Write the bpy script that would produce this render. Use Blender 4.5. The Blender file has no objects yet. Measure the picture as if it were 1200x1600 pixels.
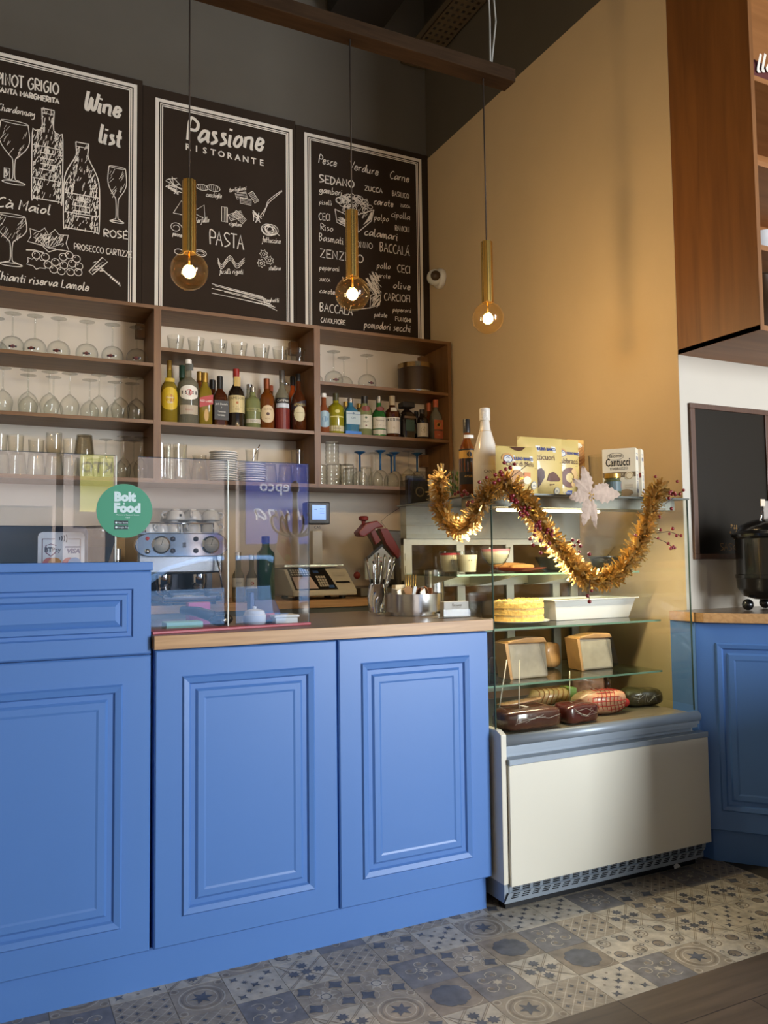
import bpy, math, random
from mathutils import Vector, Matrix
random.seed(7)
SC = bpy.context.scene
C = SC.collection
PI = math.pi
# ---------------------------------------------------------------- camera
cam_d = bpy.data.cameras.new('camera'); cam = bpy.data.objects.new('camera', cam_d); C.objects.link(cam)
cam_d.sensor_fit = 'VERTICAL'; cam_d.sensor_height = 36; cam_d.lens = 1270.1 / 1600 * 36
cam_d.clip_start = .02; cam_d.clip_end = 200
_y, _p, _r = math.radians(26.2584), math.radians(3.4531), math.radians(-.70736)
_F = Vector((math.sin(_y) * math.cos(_p), math.cos(_y) * math.cos(_p), math.sin(_p)))
_R0 = Vector((math.cos(_y), -math.sin(_y), 0)); _U0 = _R0.cross(_F)
_R = math.cos(_r) * _R0 + math.sin(_r) * _U0; _U = math.cos(_r) * _U0 - math.sin(_r) * _R0
cam.matrix_world = Matrix(((_R.x, _U.x, -_F.x, 0), (_R.y, _U.y, -_F.y, 0), (_R.z, _U.z, -_F.z, 1.15), (0, 0, 0, 1)))
SC.camera = cam
# ---------------------------------------------------------------- world, sun, window light, exposure
W_STRENGTH = 1.3
DAYLIGHT_W = 430
SUN_E = 26
BULB_W = 100
w = bpy.data.worlds.new('sky'); SC.world = w; w.use_nodes = True
nt = w.node_tree; nt.nodes.clear()
out = nt.nodes.new('ShaderNodeOutputWorld'); bg = nt.nodes.new('ShaderNodeBackground')
sky = nt.nodes.new('ShaderNodeTexSky'); sky.sky_type = 'HOSEK_WILKIE'; sky.turbidity = 3.5; sky.ground_albedo = .4
sky.sun_direction = Vector((.3, .38, .87)).normalized()
nt.links.new(sky.outputs[0], bg.inputs[0]); bg.inputs[1].default_value = W_STRENGTH
nt.links.new(bg.outputs[0], out.inputs[0])
def lamp(name, kind, loc, energy, color, rot=(0, 0, 0), **k):
    d = bpy.data.lights.new(name, kind); d.energy = energy; d.color = color
    for a, b in k.items(): setattr(d, a, b)
    o = bpy.data.objects.new(name, d); o.location = loc; o.rotation_euler = rot; C.objects.link(o); return o
lamp('sun', 'SUN', (4, 10, 14), SUN_E, (1, .95, .87), Vector((-.3, -.38, -.87)).to_track_quat('-Z', 'Y').to_euler(), angle=.01)
lamp('window_daylight', 'AREA', (3.98, -3.1, 1.7), DAYLIGHT_W, (.86, .93, 1.0), (math.radians(88), 0, math.radians(16)), shape='RECTANGLE', size=1.5, size_y=2.6)
SC.view_settings.view_transform = 'Standard'; SC.view_settings.look = 'None'
SC.view_settings.exposure = 0.0; SC.view_settings.gamma = 1
SC.view_settings.use_curve_mapping = False
SC.cycles.use_denoising = True
SC.cycles.max_bounces = 14; SC.cycles.transparent_max_bounces = 40; SC.cycles.transmission_bounces = 12
SC.cycles.caustics_reflective = False; SC.cycles.caustics_refractive = False
SC.cycles.sample_clamp_indirect = 6
# ---------------------------------------------------------------- materials
def lin(c):
    r = []
    for v in c[:3]:
        v /= 255
        r.append(v / 12.92 if v <= .04045 else ((v + .055) / 1.055) ** 2.4)
    return (*r, 1)
MATS = {}
def mat(name, col, rough=.5, metal=0., spec=.5, noise=0., nscale=8., emit=None, estr=0., bump=0., stretch=None, coat=0., trans=0., sss=0.):
    if name in MATS: return MATS[name]
    m = bpy.data.materials.new(name); m.use_nodes = True; MATS[name] = m
    n = m.node_tree; b = n.nodes['Principled BSDF']
    b.inputs['Base Color'].default_value = lin(col); b.inputs['Roughness'].default_value = rough
    b.inputs['Metallic'].default_value = metal; b.inputs['Specular IOR Level'].default_value = spec
    b.inputs['Coat Weight'].default_value = coat
    if trans: b.inputs['Transmission Weight'].default_value = trans
    if emit: b.inputs['Emission Color'].default_value = lin(emit); b.inputs['Emission Strength'].default_value = estr
    if noise or bump:
        tc = n.nodes.new('ShaderNodeTexCoord'); mp = n.nodes.new('ShaderNodeMapping')
        if stretch: mp.inputs['Scale'].default_value = stretch
        nz = n.nodes.new('ShaderNodeTexNoise'); nz.inputs['Scale'].default_value = nscale; nz.inputs['Detail'].default_value = 5
        n.links.new(tc.outputs['Object'], mp.inputs[0]); n.links.new(mp.outputs[0], nz.inputs[0])
        if noise:
            r = n.nodes.new('ShaderNodeValToRGB'); c = lin(col)
            r.color_ramp.elements[0].position = .3; r.color_ramp.elements[1].position = .7
            r.color_ramp.elements[0].color = (*[v * (1 - noise) for v in c[:3]], 1)
            r.color_ramp.elements[1].color = (*[min(1, v * (1 + noise)) for v in c[:3]], 1)
            n.links.new(nz.outputs[0], r.inputs[0]); n.links.new(r.outputs[0], b.inputs['Base Color'])
        if bump:
            bp = n.nodes.new('ShaderNodeBump'); bp.inputs['Strength'].default_value = bump; bp.inputs['Distance'].default_value = .01
            n.links.new(nz.outputs[0], bp.inputs['Height']); n.links.new(bp.outputs[0], b.inputs['Normal'])
    return m
def glass(name, tint=(255, 255, 255), edge=.35, rough=0., ior=1.45, mx=1.0, glow=None):
    """thin clear glass: see-through tint, mirror by Fresnel, darker towards the rim"""
    if name in MATS: return MATS[name]
    m = bpy.data.materials.new(name); m.use_nodes = True; MATS[name] = m
    n = m.node_tree; n.nodes.clear(); L = n.links
    o = n.nodes.new('ShaderNodeOutputMaterial'); mix = n.nodes.new('ShaderNodeMixShader')
    t = n.nodes.new('ShaderNodeBsdfTransparent'); g = n.nodes.new('ShaderNodeBsdfGlossy'); g.inputs['Roughness'].default_value = rough
    lw0 = n.nodes.new('ShaderNodeLayerWeight'); lw0.inputs[0].default_value = .5
    p5 = n.nodes.new('ShaderNodeMath'); p5.operation = 'POWER'; p5.inputs[1].default_value = 5; L.new(lw0.outputs['Facing'], p5.inputs[0])
    f0 = ((ior - 1) / (ior + 1)) ** 2
    f = n.nodes.new('ShaderNodeMath'); f.operation = 'MULTIPLY_ADD'; f.inputs[1].default_value = 1 - f0; f.inputs[2].default_value = f0; L.new(p5.outputs[0], f.inputs[0])
    if edge:
        lw = n.nodes.new('ShaderNodeLayerWeight'); lw.inputs[0].default_value = .5
        pw = n.nodes.new('ShaderNodeMath'); pw.operation = 'POWER'; pw.inputs[1].default_value = 2.5
        L.new(lw.outputs['Facing'], pw.inputs[0])
        mc = n.nodes.new('ShaderNodeMixRGB'); mc.inputs[1].default_value = lin(tint); c = lin(tint)
        mc.inputs[2].default_value = (*[v * (1 - edge) for v in c[:3]], 1)
        L.new(pw.outputs[0], mc.inputs[0]); L.new(mc.outputs[0], t.inputs[0])
    else: t.inputs[0].default_value = lin(tint)
    if mx != 1:
        mm = n.nodes.new('ShaderNodeMath'); mm.operation = 'MULTIPLY'; mm.inputs[1].default_value = mx
        L.new(f.outputs[0], mm.inputs[0]); L.new(mm.outputs[0], mix.inputs[0])
    else: L.new(f.outputs[0], mix.inputs[0])
    L.new(t.outputs[0], mix.inputs[1]); L.new(g.outputs[0], mix.inputs[2])
    if glow:      # glow mixed into the glass: translucent tint imitating glare round a lit bulb
        tr = n.nodes.new('ShaderNodeBsdfTranslucent'); tr.inputs[0].default_value = lin(glow[0]); m2 = n.nodes.new('ShaderNodeMixShader'); m2.inputs[0].default_value = glow[1]
        L.new(mix.outputs[0], m2.inputs[1]); L.new(tr.outputs[0], m2.inputs[2]); L.new(m2.outputs[0], o.inputs[0])
    else: L.new(mix.outputs[0], o.inputs[0])
    return m
def tinted(name, col, opacity=.6, rough=.08):
    """coloured glass full of drink: part see-through, part body colour, glossy skin"""
    if name in MATS: return MATS[name]
    m = bpy.data.materials.new(name); m.use_nodes = True; MATS[name] = m
    n = m.node_tree; b = n.nodes['Principled BSDF']; L = n.links; o = n.nodes['Material Output']
    b.inputs['Base Color'].default_value = lin(col); b.inputs['Roughness'].default_value = rough; b.inputs['Coat Weight'].default_value = .6
    t = n.nodes.new('ShaderNodeBsdfTransparent'); t.inputs[0].default_value = lin([min(255, v * .6 + 90) for v in col])
    mix = n.nodes.new('ShaderNodeMixShader'); mix.inputs[0].default_value = opacity
    L.new(t.outputs[0], mix.inputs[1]); L.new(b.outputs[0], mix.inputs[2]); L.new(mix.outputs[0], o.inputs[0])
    return m
def wood(name, c1, c2, axis=0, scale=3., rough=.45, fine=60.):
    if name in MATS: return MATS[name]
    m = bpy.data.materials.new(name); m.use_nodes = True; MATS[name] = m
    n = m.node_tree; b = n.nodes['Principled BSDF']; L = n.links
    tc = n.nodes.new('ShaderNodeTexCoord'); mp = n.nodes.new('ShaderNodeMapping')
    s = [fine, fine, fine]; s[axis] = scale; mp.inputs['Scale'].default_value = s
    nz = n.nodes.new('ShaderNodeTexNoise'); nz.inputs['Scale'].default_value = 1; nz.inputs['Detail'].default_value = 4; nz.inputs['Distortion'].default_value = .6
    r = n.nodes.new('ShaderNodeValToRGB'); r.color_ramp.elements[0].position = .3; r.color_ramp.elements[1].position = .7
    r.color_ramp.elements[0].color = lin(c1); r.color_ramp.elements[1].color = lin(c2)
    L.new(tc.outputs['Object'], mp.inputs[0]); L.new(mp.outputs[0], nz.inputs[0]); L.new(nz.outputs[0], r.inputs[0]); L.new(r.outputs[0], b.inputs['Base Color'])
    b.inputs['Roughness'].default_value = rough
    return m
# ---------------------------------------------------------------- mesh building
class MB:
    def __init__(s): s.v = []; s.f = []; s.m = []; s.s = []
    def add(s, vs, fs, m=0, smooth=False):
        k = len(s.v); s.v += [tuple(v) for v in vs]
        for f in fs: s.f.append([i + k for i in f]); s.m.append(m); s.s.append(smooth)
        return s
    def box(s, x0, x1, y0, y1, z0, z1, m=0):
        v = [(x, y, z) for z in (z0, z1) for y in (y0, y1) for x in (x0, x1)]
        return s.add(v, [(0, 2, 3, 1), (4, 5, 7, 6), (0, 1, 5, 4), (2, 6, 7, 3), (0, 4, 6, 2), (1, 3, 7, 5)], m)
    def prism(s, poly, z0, z1, m=0):
        n = len(poly); a = sum(poly[i][0] * poly[(i + 1) % n][1] - poly[(i + 1) % n][0] * poly[i][1] for i in range(n))
        if a < 0: poly = poly[::-1]
        v = [(x, y, z0) for x, y in poly] + [(x, y, z1) for x, y in poly]
        return s.add(v, [list(range(n))[::-1], list(range(n, 2 * n))] + [(i, (i + 1) % n, n + (i + 1) % n, n + i) for i in range(n)], m)
    def slab(s, poly, y0, y1, m=0):
        """polygon in (x, z), thick in y"""
        n = len(poly); a = sum(poly[i][0] * poly[(i + 1) % n][1] - poly[(i + 1) % n][0] * poly[i][1] for i in range(n))
        if a < 0: poly = poly[::-1]
        v = [(x, y0, z) for x, z in poly] + [(x, y1, z) for x, z in poly]
        return s.add(v, [list(range(n)), list(range(n, 2 * n))[::-1]] + [((i + 1) % n, i, n + i, n + (i + 1) % n) for i in range(n)], m)
    def sideslab(s, poly, x0, x1, m=0):
        """polygon in (y, z), thick in x"""
        n = len(poly); a = sum(poly[i][0] * poly[(i + 1) % n][1] - poly[(i + 1) % n][0] * poly[i][1] for i in range(n))
        if a < 0: poly = poly[::-1]
        v = [(x0, y, z) for y, z in poly] + [(x1, y, z) for y, z in poly]
        return s.add(v, [list(range(n))[::-1], list(range(n, 2 * n))] + [(i, (i + 1) % n, n + (i + 1) % n, n + i) for i in range(n)], m)
    def lathe(s, prof, c=(0, 0, 0), seg=24, m=0, smooth=True, sx=1., sy=1.):
        """profile [(r, z)] turned about the vertical through c; superellipse-free, sx/sy squash it"""
        s.shell(prof, c, seg, m, sx, sy, smooth)
        for k, (r, z) in ((0, prof[0]), (1, prof[-1])):
            if r > 1e-4:
                vs = [(c[0] + sx * r * math.cos(2 * PI * i / seg), c[1] + sy * r * math.sin(2 * PI * i / seg), c[2] + z) for i in range(seg)]
                s.add(vs, [list(range(seg)) if k else list(range(seg))[::-1]], m)
        return s
    def shell(s, prof, c=(0, 0, 0), seg=24, m=0, sx=1., sy=1., smooth=True):
        """open lathe, creased where the profile turns sharply"""
        runs = [[prof[0]]]
        for j in range(1, len(prof)):
            runs[-1].append(prof[j])
            if j < len(prof) - 1:
                (r0, z0), (r1, z1), (r2, z2) = prof[j - 1], prof[j], prof[j + 1]
                d = abs(math.atan2(z2 - z1, r2 - r1) - math.atan2(z1 - z0, r1 - r0)); d = min(d, 2 * PI - d)
                if d > .75: runs.append([prof[j]])
        for run in runs:
            vs = [(c[0] + sx * r * math.cos(2 * PI * i / seg), c[1] + sy * r * math.sin(2 * PI * i / seg), c[2] + z) for r, z in run for i in range(seg)]
            fs = [(j * seg + i, j * seg + (i + 1) % seg, (j + 1) * seg + (i + 1) % seg, (j + 1) * seg + i) for j in range(len(run) - 1) for i in range(seg)]
            s.add(vs, fs, m, smooth)
        return s
    def tube(s, pts, r, seg=8, m=0, caps=True):
        pts = [Vector(p) for p in pts]; n = len(pts); vs = []; fs = []
        rr = r if isinstance(r, (list, tuple)) else [r] * n
        up = None
        for i, p in enumerate(pts):
            t = (pts[min(i + 1, n - 1)] - pts[max(i - 1, 0)]).normalized()
            if up is None: up = Vector((0, 0, 1)) if abs(t.z) < .9 else Vector((1, 0, 0))
            a = t.cross(up)
            if a.length < 1e-4: a = t.cross(Vector((0, 1, 0)))
            a.normalize(); b = a.cross(t).normalized(); up = b
            for k in range(seg):
                q = 2 * PI * k / seg; vs.append(p + (a * math.cos(q) + b * math.sin(q)) * rr[i])
        for i in range(n - 1):
            for k in range(seg):
                l = (k + 1) % seg; fs.append((i * seg + k, (i + 1) * seg + k, (i + 1) * seg + l, i * seg + l))
        if caps: fs.append(list(range(seg))[::-1][::-1]); fs.append([(n - 1) * seg + k for k in range(seg)][::-1])
        return s.add(vs, fs, m, True)
    def ball(s, c, r, m=0, seg=12, rings=8, sx=1., sy=1., sz=1.):
        prof = [(max(1e-5, r * math.sin(PI * j / rings)), -r * math.cos(PI * j / rings) * sz) for j in range(rings + 1)]
        return s.lathe(prof, c, seg, m, True, sx, sy)
    def moved(s, M):
        s.v = [tuple(M @ Vector(v)) for v in s.v]; return s
    def build(s, name, mats, parent=None, loc=(0, 0, 0), rot=(0, 0, 0), bevel=0., subsurf=0):
        me = bpy.data.meshes.new(name); me.from_pydata(s.v, [], s.f)
        for m in (mats if isinstance(mats, (list, tuple)) else [mats]): me.materials.append(m)
        me.polygons.foreach_set('material_index', s.m); me.polygons.foreach_set('use_smooth', s.s); me.update()
        o = bpy.data.objects.new(name, me); C.objects.link(o); o.location = loc; o.rotation_euler = rot
        if parent: o.parent = parent
        if bevel:
            b = o.modifiers.new('bevel', 'BEVEL'); b.width = bevel; b.segments = 2; b.limit_method = 'ANGLE'; b.angle_limit = .6
        if subsurf:
            b = o.modifiers.new('subdivision', 'SUBSURF'); b.levels = subsurf; b.render_levels = subsurf
        return o
def tag(o, label, cat, group=None):
    o['label'] = label; o['category'] = cat
    if group: o['group'] = group
    return o
def thing(name, label, cat, loc=(0, 0, 0), rz=0., group=None):
    o = bpy.data.objects.new(name, None); o.empty_display_size = .05; C.objects.link(o); o.location = loc; o.rotation_euler = (0, 0, rz)
    return tag(o, label, cat, group)
def struct(o): o['kind'] = 'structure'; return o
def dup(root, loc, label=None, rz=None, group=None):
    r = root.copy(); C.objects.link(r); r.location = loc
    if rz is not None: r.rotation_euler = (0, 0, rz)
    if label: r['label'] = label
    if group: r['group'] = group
    for ch in list(root.children):
        c = ch.copy(); C.objects.link(c); c.parent = r
        for g in list(ch.children):
            d = g.copy(); C.objects.link(d); d.parent = c
    return r
ORD = ['first', 'second', 'third', 'fourth', 'fifth', 'sixth', 'seventh', 'eighth', 'ninth', 'tenth', 'eleventh', 'twelfth', 'thirteenth', 'fourteenth', 'fifteenth', 'sixteenth', 'seventeenth', 'eighteenth']
# ---------------------------------------------------------------- lettering
def type_text(body, size, x=0., y=0., align='CENTER', squeeze=1., bold=0., shear=0., space=1.):
    """built-in font as flat triangles in (x, y)"""
    cu = bpy.data.curves.new('text', 'FONT'); cu.body = body; cu.size = size; cu.align_x = align; cu.offset = bold; cu.shear = shear; cu.space_character = space; cu.resolution_u = 2
    o = bpy.data.objects.new('text', cu); C.objects.link(o)
    me = bpy.data.meshes.new_from_object(o)
    vs = [(v.co.x * squeeze + x, v.co.y + y) for v in me.vertices]; fs = [list(p.vertices) for p in me.polygons]
    bpy.data.objects.remove(o); bpy.data.curves.remove(cu); bpy.data.meshes.remove(me)
    return vs, fs
GL = {'a': '69 39 16 15 24 35 56 69 65 74|7', 'b': '1e 14 24 45 57 48 29 17|6', 'c': '59 49 28 16 15 24 44 55|6', 'd': '59 39 16 15 24 45 58 6e 64|7',
 'e': '16 47 58 49 29 16 15 24 44 56|6', 'f': '5d 4e 3d 32 10_19 59|5.5', 'g': '69 39 16 25 45 69 63 41 12|7', 'h': '1e 14 17 39 58 55 64|7',
 'i': '19 14 24_1b 1c|3', 'l': '1e 15 24 34|3.5', 'm': '19 14 18 39 44 48 69 74 84|8.5', 'n': '19 14 18 49 58 54 64|7', 'o': '49 28 15 34 56 58 49|6.5',
 'p': '19 10_17 39 58 46 24 15|6', 'r': '19 14 17 39 49|5', 's': '49 29 28 46 45 24 14|5.5', 't': '2d 25 34 44_09 49|5', 'u': '19 15 24 45 59 54 64|7',
 'v': '19 34 59|6', 'y': '19 16 36 59 62 40 20|7', 'z': '19 59 14 54|6', 'à': '69 39 16 15 24 35 56 69 65 74_2d 4b|7', ' ': '|4', 'x': '19 54_59 14|6',
 'A': '04 3e 64_18 58|7', 'B': '1e 14 45 57 39 19 4a 5c 4e 1e|7', 'C': '6d 4e 1b 17 34 65|7', 'D': '1e 14 45 69 5c 1e|7.5', 'E': '6e 1e 14 64_19 59|6.5',
 'F': '6e 1e 14_19 59|6', 'G': '6d 4e 1b 17 34 66 69 49|7.5', 'H': '1e 14_6e 64_19 69|7.5', 'I': '1e 14|3', 'K': '1e 14_6e 19 64|7', 'L': '1e 14 64|6.5',
 'M': '14 1e 48 7e 74|8.5', 'N': '14 1e 64 6e|7.5', 'O': '4e 1b 17 44 77 7b 4e|8', 'P': '14 1e 5d 6b 59 19|6.5', 'R': '14 1e 5d 6b 59 19 64|7', 'S': '6d 3e 1c 39 67 45 14|7',
 'T': '0e 6e_3e 34|6.5', 'U': '1e 17 34 67 6e|7.5', 'V': '0e 34 6e|6.5', 'Z': '1e 6e 14 64|7', 'Á': '04 3e 64_18 58_3f 5g|7', 'É': '6e 1e 14 64_19 59_3f 5g|6.5', 'W': '1e 15 34 4b 55 75 8e|9'}
B36 = '0123456789abcdefghijklmnopqrstuvwxyz'
def catmull(p, n=4):
    if len(p) < 3: return p
    o = []
    for i in range(len(p) - 1):
        a, b, c, d = p[max(i - 1, 0)], p[i], p[i + 1], p[min(i + 2, len(p) - 1)]
        for k in range(n):
            t = k / n
            o.append(tuple(.5 * (2 * b[j] + (c[j] - a[j]) * t + (2 * a[j] - 5 * b[j] + 4 * c[j] - d[j]) * t * t + (3 * b[j] - a[j] - 3 * c[j] + d[j]) * t ** 3) for j in range(len(b))))
    o.append(p[-1]); return o
class Ink:
    """chalk strokes and shapes lying on one plane, coordinates (x, z)"""
    def __init__(s): s.v = []; s.f = []
    def stroke(s, pts, w, smooth=False, closed=False):
        if closed: pts = list(pts) + [pts[0]]
        if smooth: pts = catmull(pts)
        n = len(pts); k = len(s.v)
        if n < 2: return s
        for i, p in enumerate(pts):
            a = pts[max(i - 1, 0)]; b = pts[min(i + 1, n - 1)]
            dx, dz = b[0] - a[0], b[1] - a[1]; l = math.hypot(dx, dz) or 1
            s.v += [(p[0] - dz / l * w / 2, p[1] + dx / l * w / 2), (p[0] + dz / l * w / 2, p[1] - dx / l * w / 2)]
        for i in range(n - 1): s.f.append((k + 2 * i, k + 2 * i + 1, k + 2 * i + 3, k + 2 * i + 2))
        return s
    def poly(s, pts):
        k = len(s.v); s.v += [tuple(p) for p in pts]; s.f.append(list(range(k, k + len(pts)))); return s
    def circle(s, cx, cz, r, w, n=20, sx=1., sz=1.):
        return s.stroke([(cx + r * sx * math.cos(2 * PI * i / n), cz + r * sz * math.sin(2 * PI * i / n)) for i in range(n + 1)], w)
    def disc(s, cx, cz, r, n=16, sx=1., sz=1.):
        return s.poly([(cx + r * sx * math.cos(2 * PI * i / n), cz + r * sz * math.sin(2 * PI * i / n)) for i in range(n)])
    def rect(s, x0, z0, x1, z1): return s.poly([(x0, z0), (x1, z0), (x1, z1), (x0, z1)])
    def write(s, txt, a, b, h, w, shear=0.):
        """hand lettering along the baseline a..b, capitals h high, stroke w wide"""
        adv = 0; gl = []
        for ch in txt:
            d, n = GL[ch].split('|'); gl.append((ch, d, adv)); adv += float(n)
        if b is None: b = (a[0] + adv * h / 10 * .8, a[1])
        sx = (b[0] - a[0]) / (adv - .6)
        for ch, d, x0 in gl:
            for st in d.split('_'):
                if not st: continue
                p = []
                for q in st.split():
                    x, y = B36.index(q[0]), (B36.index(q[1]) - 4) / 10
                    X = x0 + x - .6
                    p.append((a[0] + X * sx + shear * y * h, a[1] + (b[1] - a[1]) * X / adv + y * h))
                s.stroke(p, w, smooth=(ch.islower() or ch in 'BCDGOPRSUWà'))
        return s
    def type(s, body, size, x, z, **k):
        vs, fs = type_text(body, size, x, z, **k); n = len(s.v); s.v += vs; s.f += [[i + n for i in f] for f in fs]; return s
    def hatch(s, pred, x0, x1, z0, z1, n, ln, w, ang=1.2, rnd=random):
        for _ in range(n):
            x, z = rnd.uniform(x0, x1), rnd.uniform(z0, z1)
            if pred(x, z):
                a = ang + rnd.uniform(-.25, .25); l = ln * rnd.uniform(.4, 1)
                s.stroke([(x - math.cos(a) * l / 2, z - math.sin(a) * l / 2), (x + math.cos(a) * l / 2, z + math.sin(a) * l / 2)], w * rnd.uniform(.6, 1.2))
        return s
    def flat(s, y, mb=None, m=0):
        """onto the plane y = const, facing -y"""
        mb = mb or MB(); k = len(mb.v); mb.add([(x, y, z) for x, z in s.v], s.f, m)
        for i, f in enumerate(s.f):      # every stroke lies a hair in front of the one before
            for q in f: v = mb.v[k + q]; mb.v[k + q] = (v[0], y - 4e-7 * i, v[2])
        return mb
    def wrap(s, c, r, ang, z0, mb=None, m=0, sx=1., sy=1.):
        """round a vertical cylinder at c: x becomes arc length from direction ang"""
        mb = mb or MB()
        return mb.add([(c[0] + sx * r * math.cos(ang + x / r), c[1] + sy * r * math.sin(ang + x / r), z0 + z) for x, z in s.v], s.f, m)
# ================================================================ materials of the room
M_BEIGE = mat('beige_wall_paint', (214, 190, 152), .8, noise=.03, nscale=3)
M_WHITE = mat('white_wall_paint', (200, 191, 176), .8, noise=.02, nscale=3)
M_CREAMW = mat('cream_back_wall', (214, 204, 188), .8, noise=.03, nscale=3)
M_GREY = mat('dark_grey_wall_paint', (86, 80, 70), .85, noise=.04, nscale=4)
M_CEIL = mat('ceiling_dark', (58, 52, 42), .9, noise=.15, nscale=3)
M_BLUE = mat('blue_lacquer', (84, 126, 190), .38, noise=.02, nscale=2)
M_BLUE2 = mat('blue_lacquer_shadow_gap', (30, 40, 62), .6)
M_SHELF = wood('walnut_shelf', (104, 69, 35), (126, 89, 50), 0, 2.5, .45, 40)
M_SHELFV = wood('walnut_shelf_upright', (104, 69, 35), (126, 89, 50), 2, 2.5, .45, 40)
M_OAK = wood('oak_worktop_edge', (170, 128, 84), (198, 156, 108), 0, 4, .4, 70)
M_TOP = wood('dark_worktop', (84, 72, 62), (104, 90, 78), 0, 3, .28, 50)
M_CHERRY = wood('cherry_cabinet', (112, 68, 27), (138, 88, 39), 2, 1.6, .5, 22)
M_STEEL = mat('brushed_steel', (196, 196, 196), .22, 1., noise=.05, nscale=30, stretch=(1, 1, 12))
M_CHROME = mat('chrome', (225, 225, 228), .06, 1.)
M_BLACK = mat('black_plastic', (22, 22, 24), .4)
M_BLACKG = mat('black_gloss', (16, 16, 18), .12, coat=.5)
M_ALU = mat('grey_aluminium', (160, 168, 176), .35, .7)
M_WHITEP = mat('white_plastic', (226, 224, 216), .35)
M_PORC = mat('white_porcelain', (226, 226, 226), .18, coat=.4)
M_CHALK = mat('chalk_white', (224, 214, 200), .85)
M_BOARD = mat('dark_menu_board', (45, 33, 22), .8, spec=.25, noise=.08, nscale=5)
M_GLASS = glass('clear_glass', (251, 252, 250), .38)
M_PANE = glass('pane_glass', (251, 251, 248), 0)
M_PLEXI = glass('acrylic_screen', (246, 248, 252), 0, ior=1.55, mx=1.9)
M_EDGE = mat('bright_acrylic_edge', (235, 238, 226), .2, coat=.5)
M_GREEN_EDGE = glass('green_glass_edge', (120, 165, 140), .3)

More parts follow.
